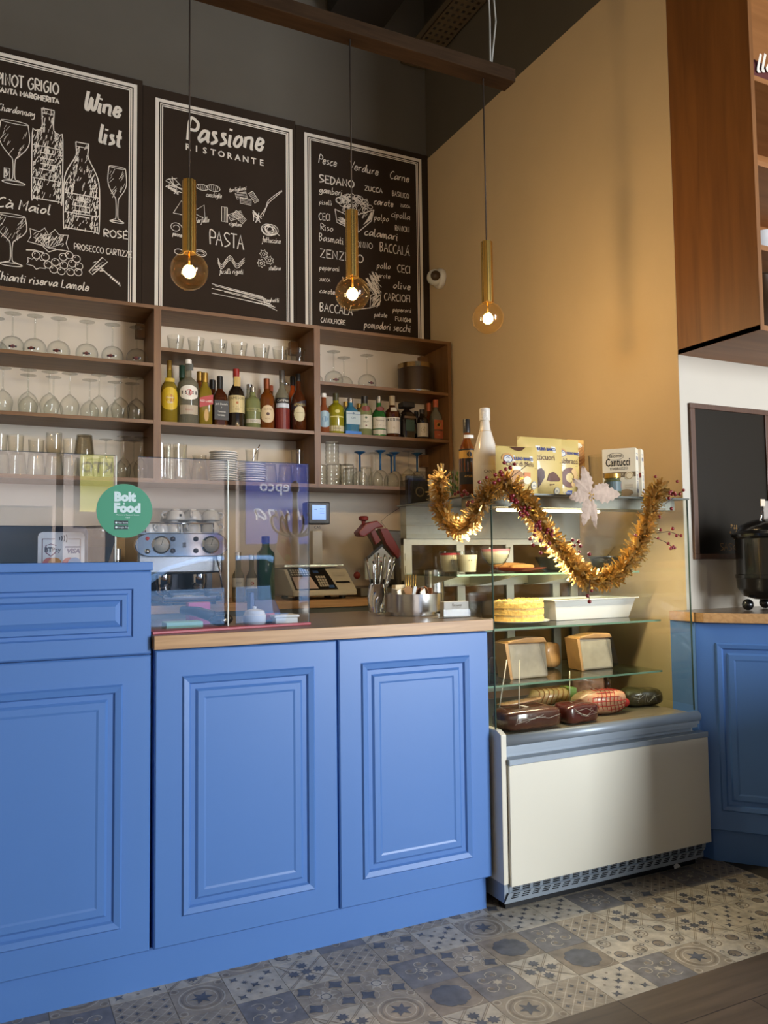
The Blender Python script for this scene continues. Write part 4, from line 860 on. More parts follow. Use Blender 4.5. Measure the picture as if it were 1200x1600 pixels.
# cake
S2 = .9042
q = (1.846, 2.6, 0.939)
pl_ = MB().shell([(.0005, 0), (.08, 0), (.125, .012), (.126, .0145), (.08, .006), (.0005, .005)], seg=40).build('cake_plate', [M_PORC], loc=(q[0], 2.60, S2)); tag(pl_, 'white plate under the crumb cake on the middle glass shelf', 'plate')
t = thing('cream_cake', 'golden layered crumb cake with a cut side on the white plate', 'cake', (q[0], 2.60, S2 + .0115))
random.seed(21)
def cakeslab(z0, z1, r0, n=30):
    pts = []
    for i in range(n + 1):
        a = PI * .98 + (PI * 1.33) * i / n; pts.append((r0 * math.cos(a) * (1 + random.uniform(-.015, .015)), r0 * math.sin(a) * (1 + random.uniform(-.015, .015))))
    pts.append((.02, .03)); return MB().prism(pts, z0, z1)
M_SPG = mat('sponge_gold', (232, 190, 104), .85, noise=.25, nscale=70, bump=.6); M_CST = mat('custard_layer', (240, 216, 150), .6, noise=.1, nscale=40)
for k in range(3): cakeslab(.0 + .026 * k, .017 + .026 * k, .104).build('sponge_layer', [M_SPG], t); cakeslab(.0172 + .026 * k, .0258 + .026 * k, .1).build('custard_layer', [M_CST], t)
cm = MB()
for k in range(420):
    a = PI * .98 + PI * 1.33 * random.random(); rad = .106 * math.sqrt(random.random()); z = .079
    if k % 2: rad = .1; z = random.uniform(.004, .078)
    s_ = random.uniform(.003, .006); cm.add([(rad * math.cos(a) + s_ * u, rad * math.sin(a) + s_ * v, z + s_ * w_) for u, v, w_ in ((1, 0, 0), (-.6, .8, 0), (-.5, -.8, .1), (0, 0, 1.1))], [(0, 1, 3), (1, 2, 3), (2, 0, 3), (0, 2, 1)])
cm = cm.build('crumbs', [mat('crumb_gold', (238, 200, 116), .9)], t); cm['kind'] = 'stuff'
# baking dish
q0, q1 = (2.016, 2.66, 0.916), (2.457, 2.66, 0.898)
t = thing('baking_dish', 'large white rectangular baking dish of creamy dessert on the middle shelf', 'baking dish', ((q0[0] + q1[0]) / 2, 2.70, S2))
hw = (q1[0] - q0[0]) / 2 - .012
vs = []; 
for a, b, z in ((hw - .02, .085, 0), (hw, .105, .078), (hw + .012, .115, .08), (hw + .012, .115, .084), (hw - .004, .102, .082), (hw - .022, .083, .006)):
    vs += [(-a, -b, z), (a, -b, z), (a, b, z), (-a, b, z)]
MB().add(vs, [(4 * k + i, 4 * k + (i + 1) % 4, 4 * k + 4 + (i + 1) % 4, 4 * k + 4 + i) for k in range(5) for i in range(4)] + [(3, 2, 1, 0), (20, 21, 22, 23)]).build('dish', [M_PORC], t, bevel=.006)
wobble(MB().box(-hw + .006, hw - .006, -.1, .1, .06, .074), .0, 40).build('dessert_filling', [mat('pale_dessert', (236, 218, 160), .6, noise=.15, nscale=30, bump=.4)], t)
# wrapped cheeses
S3 = .7042
M_WRAP = mat('film_wrapped_cheese', (196, 180, 158), .2, coat=.8, noise=.12, nscale=20, bump=.25); M_CRUST = mat('orange_crust', (214, 160, 104), .35, coat=.6, noise=.2, nscale=18, bump=.3)
M_FILM = glass('crinkled_film', (244, 244, 244), .25, rough=.12)
def cheese(q0, q1, y, h, label, th=.07):
    t = thing('wrapped_cheese', label, 'cheese', ((q0[0] + q1[0]) / 2, y, S3), 0, 'film wrapped cheese pieces'); a = (q1[0] - q0[0]) / 2
    wobble(MB().slab([(-a * .72, 0), (a * .9, 0), (a * .8, h * .85), (-a * .85, h * .88)], -th / 2, th / 2), .003, 40, 1).build('cheese_block', [M_WRAP], t, bevel=.008)
    wobble(MB().slab([(-a * .9, h * .885), (a * .85, h * .86), (a * .7, h), (-a * .1, h * 1.02), (-a * .85, h * .95)], -th / 2 - .006, th / 2 + .006), .004, 60, 2).build('top_crust', [M_CRUST], t, bevel=.005)
    wobble(MB().slab([(-a, h * .9), (-a * .86, h * .9), (-a * .7, .002), (-a * .62, .001), (-a * .8, .001)], -th / 2 - .004, th / 2 + .004), .003, 50, 3).build('side_crust', [M_CRUST], t, bevel=.003)
    wobble(MB().slab([(a * .45, h * .9), (a * .8, h * .88), (a * 1.05, h * .1), (a * .8, .004)], -th / 2 - .0085, -th / 2 - .005), .003, 60, 5).build('film_fold', [M_FILM], t)
cheese((1.736, 2.56, 0.694), (1.945, 2.56, 0.678), 2.56, .150, 'film wrapped cheese half with orange crust on the lower glass shelf')
cheese((2.121, 2.62, 0.702), (2.319, 2.62, 0.689), 2.62, .142, 'smaller film wrapped cheese block at the right of the lower glass shelf')
q = (2.1, 2.72, 0.7)
t = wobble(superell(.045, .03, .052, .6), .003, 60, 9).build('wrapped_rind', [M_CRUST], loc=(q[0] - .01, 2.72, S3 + .054)); tag(t, 'orange wrapped rind leaning behind the larger cheese half', 'cheese')
q = (1.813, 2.7, 0.685)
t = thing('clear_tub', 'small clear plastic tub with beige food at the left of the lower glass shelf', 'tub', (q[0] + .012, 2.70, S3))
MB().shell([(.0005, .001), (.034, .001), (.042, .06), (.041, .06), (.033, .003), (.0005, .003)], seg=24).build('tub', [M_FILM], t); MB().lathe([(.031, .004), (.037, .048), (.03, .062), (.0001, .066)], seg=20).build('beige_food', [M_CRUST], t)
# price picks
def pick(a, b, label):
    t = MB().tube([(0, 0, 0), (b[0] - a[0], b[1] - a[1], b[2] - a[2])], .002, 6).build('price_pick', [mat('ivory_pick', (232, 222, 196), .5)], loc=a); tag(t, label, 'price pick', 'ivory picks in the display case')
pick(((1.753, 2.47, 0.621)[0], 2.47, .58), (1.749, 2.45, 0.787), 'upright ivory pick before the larger cheese half')
pick(((1.665, 2.47, 0.651)[0], 2.475, .58), (1.686, 2.44, 0.792), 'leaning ivory pick beside the left glass edge')
pick((1.689, 2.375, 0.641), (1.796, 2.375, 0.616), 'ivory pick lying on the dark wrapped ham')
pick(((2.036, 2.53, 0.64)[0], 2.53, .58), (2.039, 2.53, 0.718), 'short upright ivory pick below the smaller cheese block')
pick(((2.245, 2.47, 0.573)[0], 2.47, .60), (2.247, 2.47, 0.612), 'short ivory pick stuck in the herb coated ham')
# cured meats on the deck
M_HAM = mat('dark_cured_ham', (78, 46, 36), .22, coat=.8, noise=.3, nscale=14, bump=.3); M_BRES = mat('deep_red_bresaola', (84, 34, 30), .25, coat=.8, noise=.25, nscale=18, bump=.2)
M_NET = mat('pale_netted_ham', (206, 160, 126), .3, coat=.6, noise=.25, nscale=16, bump=.25); M_HERB = mat('herb_coated_ham', (70, 60, 34), .4, coat=.5, noise=.5, nscale=35, bump=.6)
M_SAL = mat('pale_salami', (206, 166, 112), .4, coat=.3, noise=.2, nscale=18, bump=.2); M_SLICE = mat('fatty_slices', (204, 150, 116), .25, coat=.8, noise=.4, nscale=24, bump=.3)
M_RNET = mat('red_netting', (176, 40, 34), .6)
DZ = .5575
def meat(name, label, m, x, y, rx, ry, rz, e=.6, rot=0., z=0., seed=0, tilt=0., amp=.004):
    t = thing(name, label, 'cured meat', (x, y, DZ + z)); t.rotation_euler = (0, 0, rot)
    wobble(superell(rx, ry, rz, e), amp, 34, seed).build('meat', [m], t, loc=(0, 0, rz), rot=(0, tilt, 0)); return t
def film(t, rx, ry, rz, seed):
    mb = MB(); r = random.Random(seed)
    for k in range(5):
        a, b = r.uniform(-.8, .8) * rx, r.uniform(-.8, .8) * rx; mb.tube([(a, -ry * 1.01, rz * r.uniform(.5, 1.5)), ((a + b) / 2, -ry * 1.03, rz * r.uniform(.6, 1.6)), (b, -ry * 1.01, rz * r.uniform(.5, 1.8))], .0005, 4)
    return mb
x0, x1 = (1.59, 2.4, 0.607)[0] + .014, (1.848, 2.4, 0.582)[0]
t = meat('cured_ham', 'large dark film wrapped ham slab at the front left of the case deck', M_HAM, (x0 + x1) / 2, 2.385, (x1 - x0) / 2, .058, .038, .45, 0, 0, 1)
film(t, (x1 - x0) / 2, .066, .038, 3).build('film_crease', [mat('film_glint', (220, 214, 206), .2, coat=.8)], t)
x0, x1 = (1.872, 2.39, 0.586)[0], (2.027, 2.39, 0.572)[0]
t = meat('bresaola', 'deep red wrapped bresaola wedge at the front middle of the case deck', M_BRES, (x0 + x1) / 2, 2.39, (x1 - x0) / 2, .05, .036, .4, .1, 0, 2)
film(t, (x1 - x0) / 2, .054, .036, 5).build('film_crease', [mat('film_glint', (220, 214, 206), .2, coat=.8)], t)
x0, x1 = (2.016, 2.47, 0.588)[0], (2.242, 2.47, 0.568)[0]
t = meat('netted_ham', 'pale ham in red netting behind the bresaola wedge', M_NET, (x0 + x1) / 2, 2.47, (x1 - x0) / 2, .052, .045, .7, -.12, 0, 3)
rx, rz = (x1 - x0) / 2, .045; nb = MB()
for k in range(-5, 6):
    a = k / 6.2 * rx; f = math.sqrt(1 - (a / rx) ** 2) ** .7
    nb.tube([(a + .008 * math.sin(j), -.0585 * f * math.sin(PI * j / 10), rz + rz * f * 1.12 * math.cos(PI * j / 10)) for j in range(11)], .0014, 4)
for j in range(1, 7):
    th = PI * j / 9; nb.tube([(rx * .96 * math.sin(u), -.059 * math.cos(u) ** .7 * math.sin(th), rz + rz * 1.12 * math.cos(u) ** .7 * math.cos(th)) for u in [-1.35 + .27 * i for i in range(11)]], .0014, 4)
nb.build('red_net', [M_RNET], t); MB().ball((rx * .97, -.012, rz * .8), .016, 0, 12, 8).build('red_tie', [M_RNET], t)
x0, x1 = (2.29, 2.53, 0.559)[0], (2.473, 2.53, 0.543)[0]
t = meat('herb_ham', 'dark herb coated ham in film at the right of the netted ham', M_HERB, (x0 + x1) / 2, 2.52, (x1 - x0) / 2, .05, .036, .65, -.1, 0, 4, amp=.006)
film(t, (x1 - x0) / 2, .054, .036, 9).build('film_crease', [mat('film_glint', (220, 214, 206), .2, coat=.8)], t)
for k, (dy, dz) in enumerate(((0, 0), (.04, 0))):
    t = thing('salami_stick', ('pale thin salami stick at the right end of the case deck', 'pale thin salami stick behind the front salami stick')[k], 'salami', (2.33 + .01 * k, 2.57 + dy, DZ), 0, 'thin salami sticks')
    MB().tube([(-.075, .01, .013), (-.06, .008, .014), (.04, -.01, .014), (.055, -.012, .013)], [.006, .014, .014, .005], 12).build('casing', [M_SAL], t)
x0, x1 = (1.899, 2.615, 0.615)[0], (2.129, 2.615, 0.591)[0]
t = thing('netted_salami', 'long orange netted salami lying behind the dark ham', 'salami', ((x0 + x1) / 2, 2.615, DZ)); a = (x1 - x0) / 2
MB().tube([(-a, 0, .055), (-a * .9, 0, .055), (-a * .75, 0, .056), (a * .8, 0, .05), (a * .95, 0, .048), (a, 0, .048)], [.008, .012, .03, .033, .025, .01], 18).build('casing', [M_SAL], t)
MB().box(a * .55, a * .85, -.034, .03, .02, .084).build('green_label', [mat('green_label', (140, 172, 96), .5)], t)
nb = MB()
for k in range(7): u = -a * .72 + k * a * .2; nb.tube([(u + .01 * math.sin(j * .9), -.034 * math.sin(PI * j / 8), .054 + .034 * math.cos(PI * j / 8)) for j in range(9)], .0012, 4)
nb.build('netting', [mat('orange_netting', (190, 110, 60), .6)], t)
bl_ = MB().box(-a, a, -.02, .02, 0, .022).build('meat_tray', [M_PORC], loc=((x0 + x1) / 2, 2.615, DZ)); tag(bl_, 'white tray under the netted salami', 'tray')
x0, x1 = (2.167, 2.68, 0.604)[0], (2.338, 2.68, 0.59)[0]
t = meat('cut_ham', 'cut cured ham with pale fat at the back of the case deck', M_SLICE, (x0 + x1) / 2, 2.68, (x1 - x0) / 2, .035, .045, .7, -.15, .028, 6); MB().tube([((x1 - x0) / 2 * .75, -.01, .045), ((x1 - x0) / 2 * 1.02, -.012, .044)], [.034, .03], 18).build('cut_face', [M_HAM], t)
st = MB().box(-.07, .07, -.035, .035, 0, .027).build('meat_tray', [M_PORC], loc=((x0 + x1) / 2, 2.68, DZ)); tag(st, 'white tray under the cut cured ham', 'tray')
random.seed(5)
x0, x1 = (1.696, 2.5, 0.635)[0], (1.915, 2.5, 0.616)[0]
pk = MB(); 
for k in range(7): 
    u = superell((x1 - x0) / 2 * random.uniform(.75, .95), .03, .006, .8, 20, 8); u.v = [(x + random.uniform(-.002, .002), y, z + .008 + k * .0095 + .006 * math.sin(14 * x + k)) for x, y, z in u.v]; pk.add(u.v, u.f, 0, True)
t = thing('sliced_ham_packet', 'film packet of pale ham slices lying behind the dark ham slab', 'cured meat', ((x0 + x1) / 2, 2.535, DZ)); pk.build('ham_slices', [M_SLICE], t)
MB().tube([(.0, -.036, .06), (.07, -.04, .05), (.11, -.045, .03), (.14, -.03, .045), (.17, -.03, .06)], .004, 6).build('twisted_film', [M_FILM], t)

# ================================================================ on top of the case
ZT = 1.379
def facing(x, y): return .5 * math.atan2(-y, -x) + .5 * (-PI / 2)
def bottle(label, x, y, z, h, r, body, cap, prof='wine', neck=.27, caph=.14, labels=(), group=None, sq=False, name='bottle', capr=1.12, nr=.30, cat='bottle', rz=None):
    """labels: (z0, z1 shares of h, half width as share of pi*r, paper colour, [(text, size share of r, colour, dz)], shape)"""
    t = thing(name, label, cat, (x, y, z), 0, group)
    n_ = r * nr
    if prof == 'wine': P = [(r * .9, 0), (r, h * .015), (r, h * (1 - neck - .2)), (r * .9, h * (1 - neck - .11)), (r * .55, h * (1 - neck - .03)), (n_ * 1.05, h * (1 - neck + .02)), (n_, h * .985)]
    elif prof == 'champagne': P = [(r * .92, 0), (r, h * .02), (r * 1.0, h * .40), (r * .9, h * .52), (r * .62, h * .66), (r * .42, h * .76), (n_, h * .86), (n_, h * .985)]
    elif prof == 'flask': P = [(r * .92, 0), (r, h * .02), (r, h * (1 - neck - .12)), (r * .93, h * (1 - neck - .06)), (r * .6, h * (1 - neck - .01)), (n_ * 1.1, h * (1 - neck + .03)), (n_, h * .985)]
    else: P = [(r * .9, 0), (r, h * .02), (r * .97, h * (1 - neck - .16)), (r * .7, h * (1 - neck - .04)), (n_, h * (1 - neck + .03)), (n_, h * .985)]
    mb = MB().lathe(P, seg=28 if not sq else 32)
    if sq:
        def sqz(v):
            a = math.atan2(v[1], v[0]); k = 1 / max(abs(math.cos(a)), abs(math.sin(a))); rad = math.hypot(v[0], v[1]); f = min(1, max(0, (rad - n_) / (r - n_)))
            k = 1 + (min(k, 1.22) - 1) * f; return (v[0] * k * .92, v[1] * k * .92, v[2])
        mb.v = [sqz(v) for v in mb.v]
    mb.build('glass_body', [body], t)
    MB().lathe([(n_ * capr, h * (1 - caph)), (n_ * capr, h * .995), (n_ * capr * .9, h)], seg=20).build('cap', [cap], t)
    ang = facing(x, y) if rz is None else rz
    if sq: ang = -PI / 2
    for li, lb in enumerate(labels):
        z0, z1, hw, col, txts, shp = lb; R_ = r * (1.012 + .012 * li) * (1.0 if not sq else .93); W_ = hw * PI * r
        I = Ink(); cz = (z0 + z1) / 2 * h; hh = (z1 - z0) / 2 * h
        if shp == 'rect':
            n = 8; base = len(I.v)
            for k in range(n + 1): u = -W_ + 2 * W_ * k / n; I.v += [(u, cz - hh), (u, cz + hh)]
            for k in range(n): I.f.append((base + 2 * k, base + 2 * k + 2, base + 2 * k + 3, base + 2 * k + 1))
        elif shp == 'slant':
            n = 8; base = len(I.v)
            for k in range(n + 1): u = -W_ + 2 * W_ * k / n; I.v += [(u, cz - hh + u * .3), (u, cz + hh + u * .3)]
            for k in range(n): I.f.append((base + 2 * k, base + 2 * k + 2, base + 2 * k + 3, base + 2 * k + 1))
        else:
            n = 12
            for k in range(n):   # oval as vertical strips
                u0, u1 = -W_ + 2 * W_ * k / n, -W_ + 2 * W_ * (k + 1) / n; e0, e1 = hh * math.sqrt(max(0, 1 - (u0 / W_) ** 2)), hh * math.sqrt(max(0, 1 - (u1 / W_) ** 2))
                I.poly([(u0, cz - e0), (u1, cz - e1), (u1, cz + e1), (u0, cz + e0)])
        pm = mat('paper_%d_%d_%d' % col, col, .5)
        mb = MB(); ms = [pm]
        if sq: mb.add([(u, -R_ * 1.03, v) for u, v in I.v], I.f, 0)
        else: I.wrap((0, 0), R_, ang, 0, mb, 0)
        for tx in txts:
            txt, sz, tc, dz = tx[:4]; J = Ink()
            if txt == '*': J.disc(0, cz + dz * h, sz * r, 14)
            elif txt == '-': J.rect(-W_ * .98, cz + dz * h - sz * r / 2, W_ * .98, cz + dz * h + sz * r / 2)
            else: J.type(txt, sz * r, 0, cz + dz * h - sz * r * .35, bold=.0, squeeze=.9, shear=.15 if shp == 'slant' else 0)
            if txt == '-': 
                J = Ink(); n = 6; 
                for k in range(n): u0, u1 = -W_ * .98 + 1.96 * W_ * k / n, -W_ * .98 + 1.96 * W_ * (k + 1) / n; J.rect(u0, cz + dz * h - sz * r / 2, u1, cz + dz * h + sz * r / 2)
            tm = mat('print_%d_%d_%d' % tc, tc, .5)
            if tm not in ms: ms.append(tm)
            if sq: mb.add([(u, -R_ * 1.045, v) for u, v in J.v], J.f, ms.index(tm))
            else: J.wrap((0, 0), R_ * 1.006, ang, 0, mb, ms.index(tm))
        mb.build('paper_label', ms, t)
    return t
BK, WH, GD, RD, DB = (24, 20, 18), (226, 222, 212), (196, 152, 70), (168, 34, 30), (46, 34, 24)
M_CAPB = mat('black_cap', (26, 22, 20), .4); M_CAPG = mat('gold_cap', (190, 152, 76), .3, .8); M_CAPW = mat('white_cap', (226, 222, 214), .4); M_CAPR = mat('red_cap', (150, 34, 28), .35); M_CAPS = mat('silver_cap', (190, 188, 182), .25, .9); M_CAPO = mat('orange_cap', (190, 90, 50), .4)
G_AMB = tinted('amber_drink', (118, 62, 18), .8); G_DKAMB = tinted('dark_amber_drink', (72, 34, 14), .9); G_CLR = tinted('clear_drink', (176, 172, 150), .3); G_GRN = tinted('green_bottle', (34, 58, 26), .9); G_YEL = tinted('yellow_drink', (176, 150, 52), .5); G_YG = tinted('yellow_green_drink', (150, 142, 28), .8)
G_BLU = tinted('blue_bottle', (64, 128, 160), .7); G_RED = tinted('red_drink', (150, 44, 24), .75); G_ORG = tinted('orange_drink', (196, 84, 32), .8); G_DK = tinted('dark_bottle', (34, 26, 20), .95); G_EM = tinted('emerald_bottle', (44, 104, 50), .8); G_PG = tinted('pale_green_drink', (170, 176, 120), .45)
q = (1.636, 2.6, 1.573)
bottle('slim amber liqueur bottle with black and gold label on top of the display case', q[0], 2.60, ZT, .303, .0315, G_AMB, M_CAPB, 'wine', .25, .17, ((.34, .62, .52, BK, [('*', .3, BK, 0)], 'rect'), (.5, .6, .5, GD, [('*', .32, BK, 0)], 'rect'), (.18, .335, .5, BK, [('AMARO', .42, GD, .02)], 'rect'), (.75, .79, .2, WH, [], 'rect')), nr=.38)
q = (1.633, 2.47, 1.556)
M_WHB = mat('white_lacquer_bottle', (226, 218, 204), .15, coat=.6)
b = bottle('white sparkling wine bottle on top of the display case', q[0], 2.47, ZT, .322, .0475, M_WHB, mat('white_foil', (222, 214, 202), .35, bump=.6, nscale=60), 'champagne', .3, .14, ((.16, .34, .2, WH, [('CANTI', .34, BK, .02)], 'rect'),), nr=.34, capr=1.2)
MB().shell([(.0245, .222), (.0222, .238)], seg=24).build('gold_neck_band', [M_CAPG], b)
wc_ = MB().box(-.03, .03, -.02, .02, 0, .15).build('white_carton', [M_WHITEP], loc=((1.689, 2.66, 1.584)[0], 2.68, ZT), bevel=.002); tag(wc_, 'white carton standing behind the amber and white bottles', 'carton')
q = (1.627, 2.7, 1.473)
t = thing('herb_glass', 'clear glass of green leaves left of the amber bottle', 'glass', (q[0] + .01, 2.70, ZT))
MB().shell([(.0005, .001), (.025, .001), (.03, .12), (.029, .12), (.024, .004), (.0005, .004)], seg=20).build('glass_cup', [M_GLASS], t)
random.seed(8); lv = MB()
for k in range(26):
    a, z, s_ = random.uniform(0, 6.3), random.uniform(.02, .11), random.uniform(.01, .018); cx, cy = .014 * math.cos(a), .014 * math.sin(a)
    lv.add([(cx, cy, z), (cx + s_ * .5, cy + s_ * .3, z + s_ * .6), (cx + s_ * .2 * math.cos(a), cy, z + s_ * 1.5), (cx - s_ * .5, cy - s_ * .3, z + s_ * .6)], [(0, 1, 2, 3)])
lv.build('leaves', [mat('leaf_green', (96, 130, 56), .6)], t)
q = (1.651, 2.86, 1.477)
for k in range(2):
    c_ = MB().shell([(.0005, .001), (.026, .001), (.036, .1), (.037, .102), (.0345, .1), (.0005, .09)], seg=20).build('paper_cup', [M_WHITEP], loc=(q[0] + .0 + .05 * k, 2.86 + .03 * k, ZT)); tag(c_, ('white cup left of the herb glass on the display case', 'white cup behind the herb glass on the display case')[k], 'cup', 'white cups on the display case')
q = (1.604, 2.9, 1.453)
t = thing('acrylic_bin', 'slanted clear acrylic bin of dark packets at the back left of the case top', 'bin', (1.592, 2.925, ZT))
MB().sideslab([(-.05, 0), (-.075, .13), (-.072, .13), (-.047, .003), (.047, .003), (.047, .13), (.05, .13), (.05, 0)], -.05, .05).box(-.05, -.047, -.05, .05, 0, .1).box(.047, .05, -.05, .05, 0, .1).build('bin', [glass('acrylic_bin_plastic', (226, 226, 226), 0)], t)
for k in range(3):
    MB().box(-.04 + .001 * k, .035, -.04 + .025 * k, -.025 + .025 * k, .004, .095 + .012 * k).build('packet', [(mat('dark_packet', (40, 38, 40), .4), mat('navy_packet', (40, 52, 96), .4), mat('dark_packet', (40, 38, 40), .4))[k]], t)
I = Ink(); I.circle(-.005, .05, .018, .006, 16); I.flat(-.0405).build('ring_print', [mat('tan_print', (150, 130, 96), .5)], t)
# biscuit bags
M_BAG = mat('yellow_bag', (216, 188, 114), .4, coat=.3, bump=.12, nscale=9)
def bag(label, x0, x1, y, h, art, tilt=0.):
    w_ = x1 - x0; t = thing('biscuit_bag', label, 'biscuit bag', ((x0 + x1) / 2, y, ZT), tilt, 'yellow biscuit bags on the display case')
    dep = lambda u, v: .026 * (max(0, 1 - (2 * u / w_) ** 2) ** .5) * (max(0, math.sin(PI * min(1, (v / h) * .93 + .07))) ** .6)
    mb = MB(); n, m_ = 12, 14
    for sgn in (-1, 1):
        vs = [(-w_ / 2 + w_ * i / n, sgn * dep(-w_ / 2 + w_ * i / n, h * j / m_), h * j / m_) for j in range(m_ + 1) for i in range(n + 1)]
        fs = [(j * (n + 1) + i, j * (n + 1) + i + 1, (j + 1) * (n + 1) + i + 1, (j + 1) * (n + 1) + i) for j in range(m_) for i in range(n)]
        mb.add(vs, fs, 0, True)
    mb.build('bag', [M_BAG], t)
    out = MB(); ms = []
    for k, (ink, col) in enumerate(art(w_, h)):
        m = mat('print_%d_%d_%d' % col, col, .5)
        if m not in ms: ms.append(m)
        out.add([(u, -dep(u, v) - .0012 - .00025 * k, v) for u, v in ink.v], ink.f, ms.index(m))
    out.build('printed_front', ms, t); return t
NAVY, BRN, TAN, CRM = (52, 66, 130), (92, 58, 42), (214, 160, 92), (240, 226, 190)
def logo(w_, cx, cz, s=1., emblem=True):
    A = Ink(); A.rect(cx - .045 * s, cz - .011 * s, cx + .05 * s, cz + .012 * s)
    B = Ink(); B.type('MULINO BIANCO', .0165 * s, cx + .003 * s, cz - .006 * s, squeeze=.72, bold=.0006)
    r = [(A, WH), (B, NAVY)]
    if emblem:
        E_ = Ink()
        for k in range(11): a = PI * k / 10; E_.disc(cx - .062 * s + .021 * s * math.cos(a), cz - .001 + .019 * s * math.sin(a), .0042 * s, 8)
        r.append((E_, TAN)); D_ = Ink(); D_.disc(cx - .062 * s, cz - .002, .018 * s, 18, 1, .85); r.append((D_, WH)); F_ = Ink(); F_.circle(cx - .062 * s, cz - .002, .017 * s, .002, 18, 1, .85); F_.stroke([(cx - .07 * s, cz), (cx - .062 * s, cz + .006 * s), (cx - .054 * s, cz)], .002); r.append((F_, NAVY))
    return r
def seal(cx, cz): A = Ink(); A.disc(cx, cz, .014, 14); B = Ink(); B.circle(cx, cz, .0125, .0015, 14); B.type('0%', .011, cx, cz - .005); return [(A, CRM), (B, (90, 110, 150))]
def art1(w_, h):
    r = []; T_ = Ink(); T_.poly([(-w_ * .2, h - .002), (w_ * .2, h - .002), (w_ * .1, h - .014), (0, h - .018), (-w_ * .1, h - .014)]); r.append((T_, BRN))
    r += logo(w_, .01, h * .73, .92)
    N = Ink(); N.type('Cuor di Mela', .025, .0, h * .57, squeeze=.85); N.rect(-w_ * .38, h * .535, w_ * .42, h * .541); r.append((N, BRN))
    B = Ink(); B.disc(-.02, h * .26, .036, 18, 1, 1.1); r.append((B, (190, 132, 62))); A = Ink(); A.rect(.012, h * .32, .04, h * .44); r.append((A, (214, 128, 60))); A = Ink(); A.disc(.026, h * .28, .017, 14, 1, .8); r.append((A, CRM)); return r + seal(.058, h * .18)
def art2(w_, h):
    r = logo(w_, .012, h * .8, .95, False); N = Ink(); N.type('Batticuori', .033, -.004, h * .61, squeeze=.85); N.rect(-w_ * .4, h * .575, w_ * .42, h * .581); r.append((N, BRN))
    H = Ink(); H.poly([(-.035 + .036 * a, h * .3 + .038 * b) for a, b in [(0, -1.25), (-.55, -.6), (-1.0, .1), (-.95, .7), (-.6, 1), (-.25, .9), (0, .55), (.25, .9), (.6, 1), (.95, .7), (1, .1), (.55, -.6)]]); r.append((H, (84, 50, 40)))
    H = Ink(); H.poly([(.012, h * .27), (.02, h * .38), (.04, h * .42), (.058, h * .38), (.078, h * .3), (.07, h * .26), (.03, h * .255)]); H.rect(.04, h * .2, .048, h * .215); H.disc(.03, h * .2, .004, 6); r.append((H, (104, 62, 46))); return r + seal(.062, h * .1)
def art3(w_, h):
    r = logo(w_, .022, h * .76, .85); N = Ink(); N.type('Abbracci', .031, .0, h * .58, squeeze=.85); N.rect(-w_ * .3, h * .545, w_ * .3, h * .55); r.append((N, BRN))
    A = Ink(); A.circle(.0, h * .35, .03, .02, 24, 1.05, .95); r.append((A, (112, 66, 46))); A = Ink()
    for k in range(5): a = -.9 + k * .45; A.disc(.032 * math.cos(a) - .002, h * .35 + .03 * math.sin(a), .0125, 10)
    r.append((A, (226, 184, 120))); A = Ink(); A.rect(-w_ * .46, h * .06, w_ * .1, h * .14); r.append((A, NAVY)); B = Ink(); B.type('ricchi di panna', .0115, -w_ * .18, h * .085); r.append((B, WH)); return r
a0, a1 = (1.595, 2.335, 1.481), (1.765, 2.335, 1.488); bag('yellow biscuit bag reading Cuor di Mela, leftmost on the display case', a0[0], a1[0], 2.345, (1.678, 2.335, 1.547)[2] - ZT, art1, -.06)
a0, a1 = (1.753, 2.4, 1.494), (1.941, 2.4, 1.502); bag('taller yellow biscuit bag with brown heart on the display case', a0[0] - .01, a1[0], 2.425, (1.841, 2.4, 1.599)[2] - ZT, art2, -.03)
a0, a1 = (1.938, 2.42, 1.505), (2.078, 2.42, 1.51); bag('yellow biscuit bag reading Abbracci behind the poinsettia', a0[0] + .008, a1[0], 2.49, (2.039, 2.45, 1.611)[2] - ZT, art3, .02)
q0, q1 = (2.099, 2.45, 1.515), (2.163, 2.45, 1.517)
def art4(w_, h):
    r = []; A = Ink(); 
    for k in range(6): A.stroke([(-w_ * .4, h * (.55 + .05 * k)), (w_ * .1, h * (.6 + .05 * k)), (w_ * .42, h * (.68 + .05 * k))], .009, True)
    r.append((A, (196, 132, 66))); A = Ink(); 
    for k in range(5): A.circle(-w_ * .25 + w_ * .13 * k, h * (.28 + .05 * (k % 2)), .011, .004, 10)
    r.append((A, WH)); A = Ink(); A.disc(0, h * .9, .02, 12, 1.3, .6); r.append((A, CRM)); A = Ink(); A.rect(-w_ * .4, h * .12, w_ * .4, h * .2); r.append((A, WH)); A = Ink(); A.rect(-w_ * .3, h * .13, w_ * .3, h * .18); r.append((A, (96, 80, 140))); return r
t = bag('narrow orange and yellow snack packet left of the white boxes', q0[0] - .02, q1[0] + .005, 2.565, (2.176, 2.5, 1.615)[2] - ZT + .012, art4, 0)
del t['group']; t.children[0].data.materials[0] if False else None
t.children[0].data = t.children[0].data.copy(); t.children[0].data.materials[0] = mat('orange_bag', (230, 178, 96), .4, coat=.3, bump=.12, nscale=9)
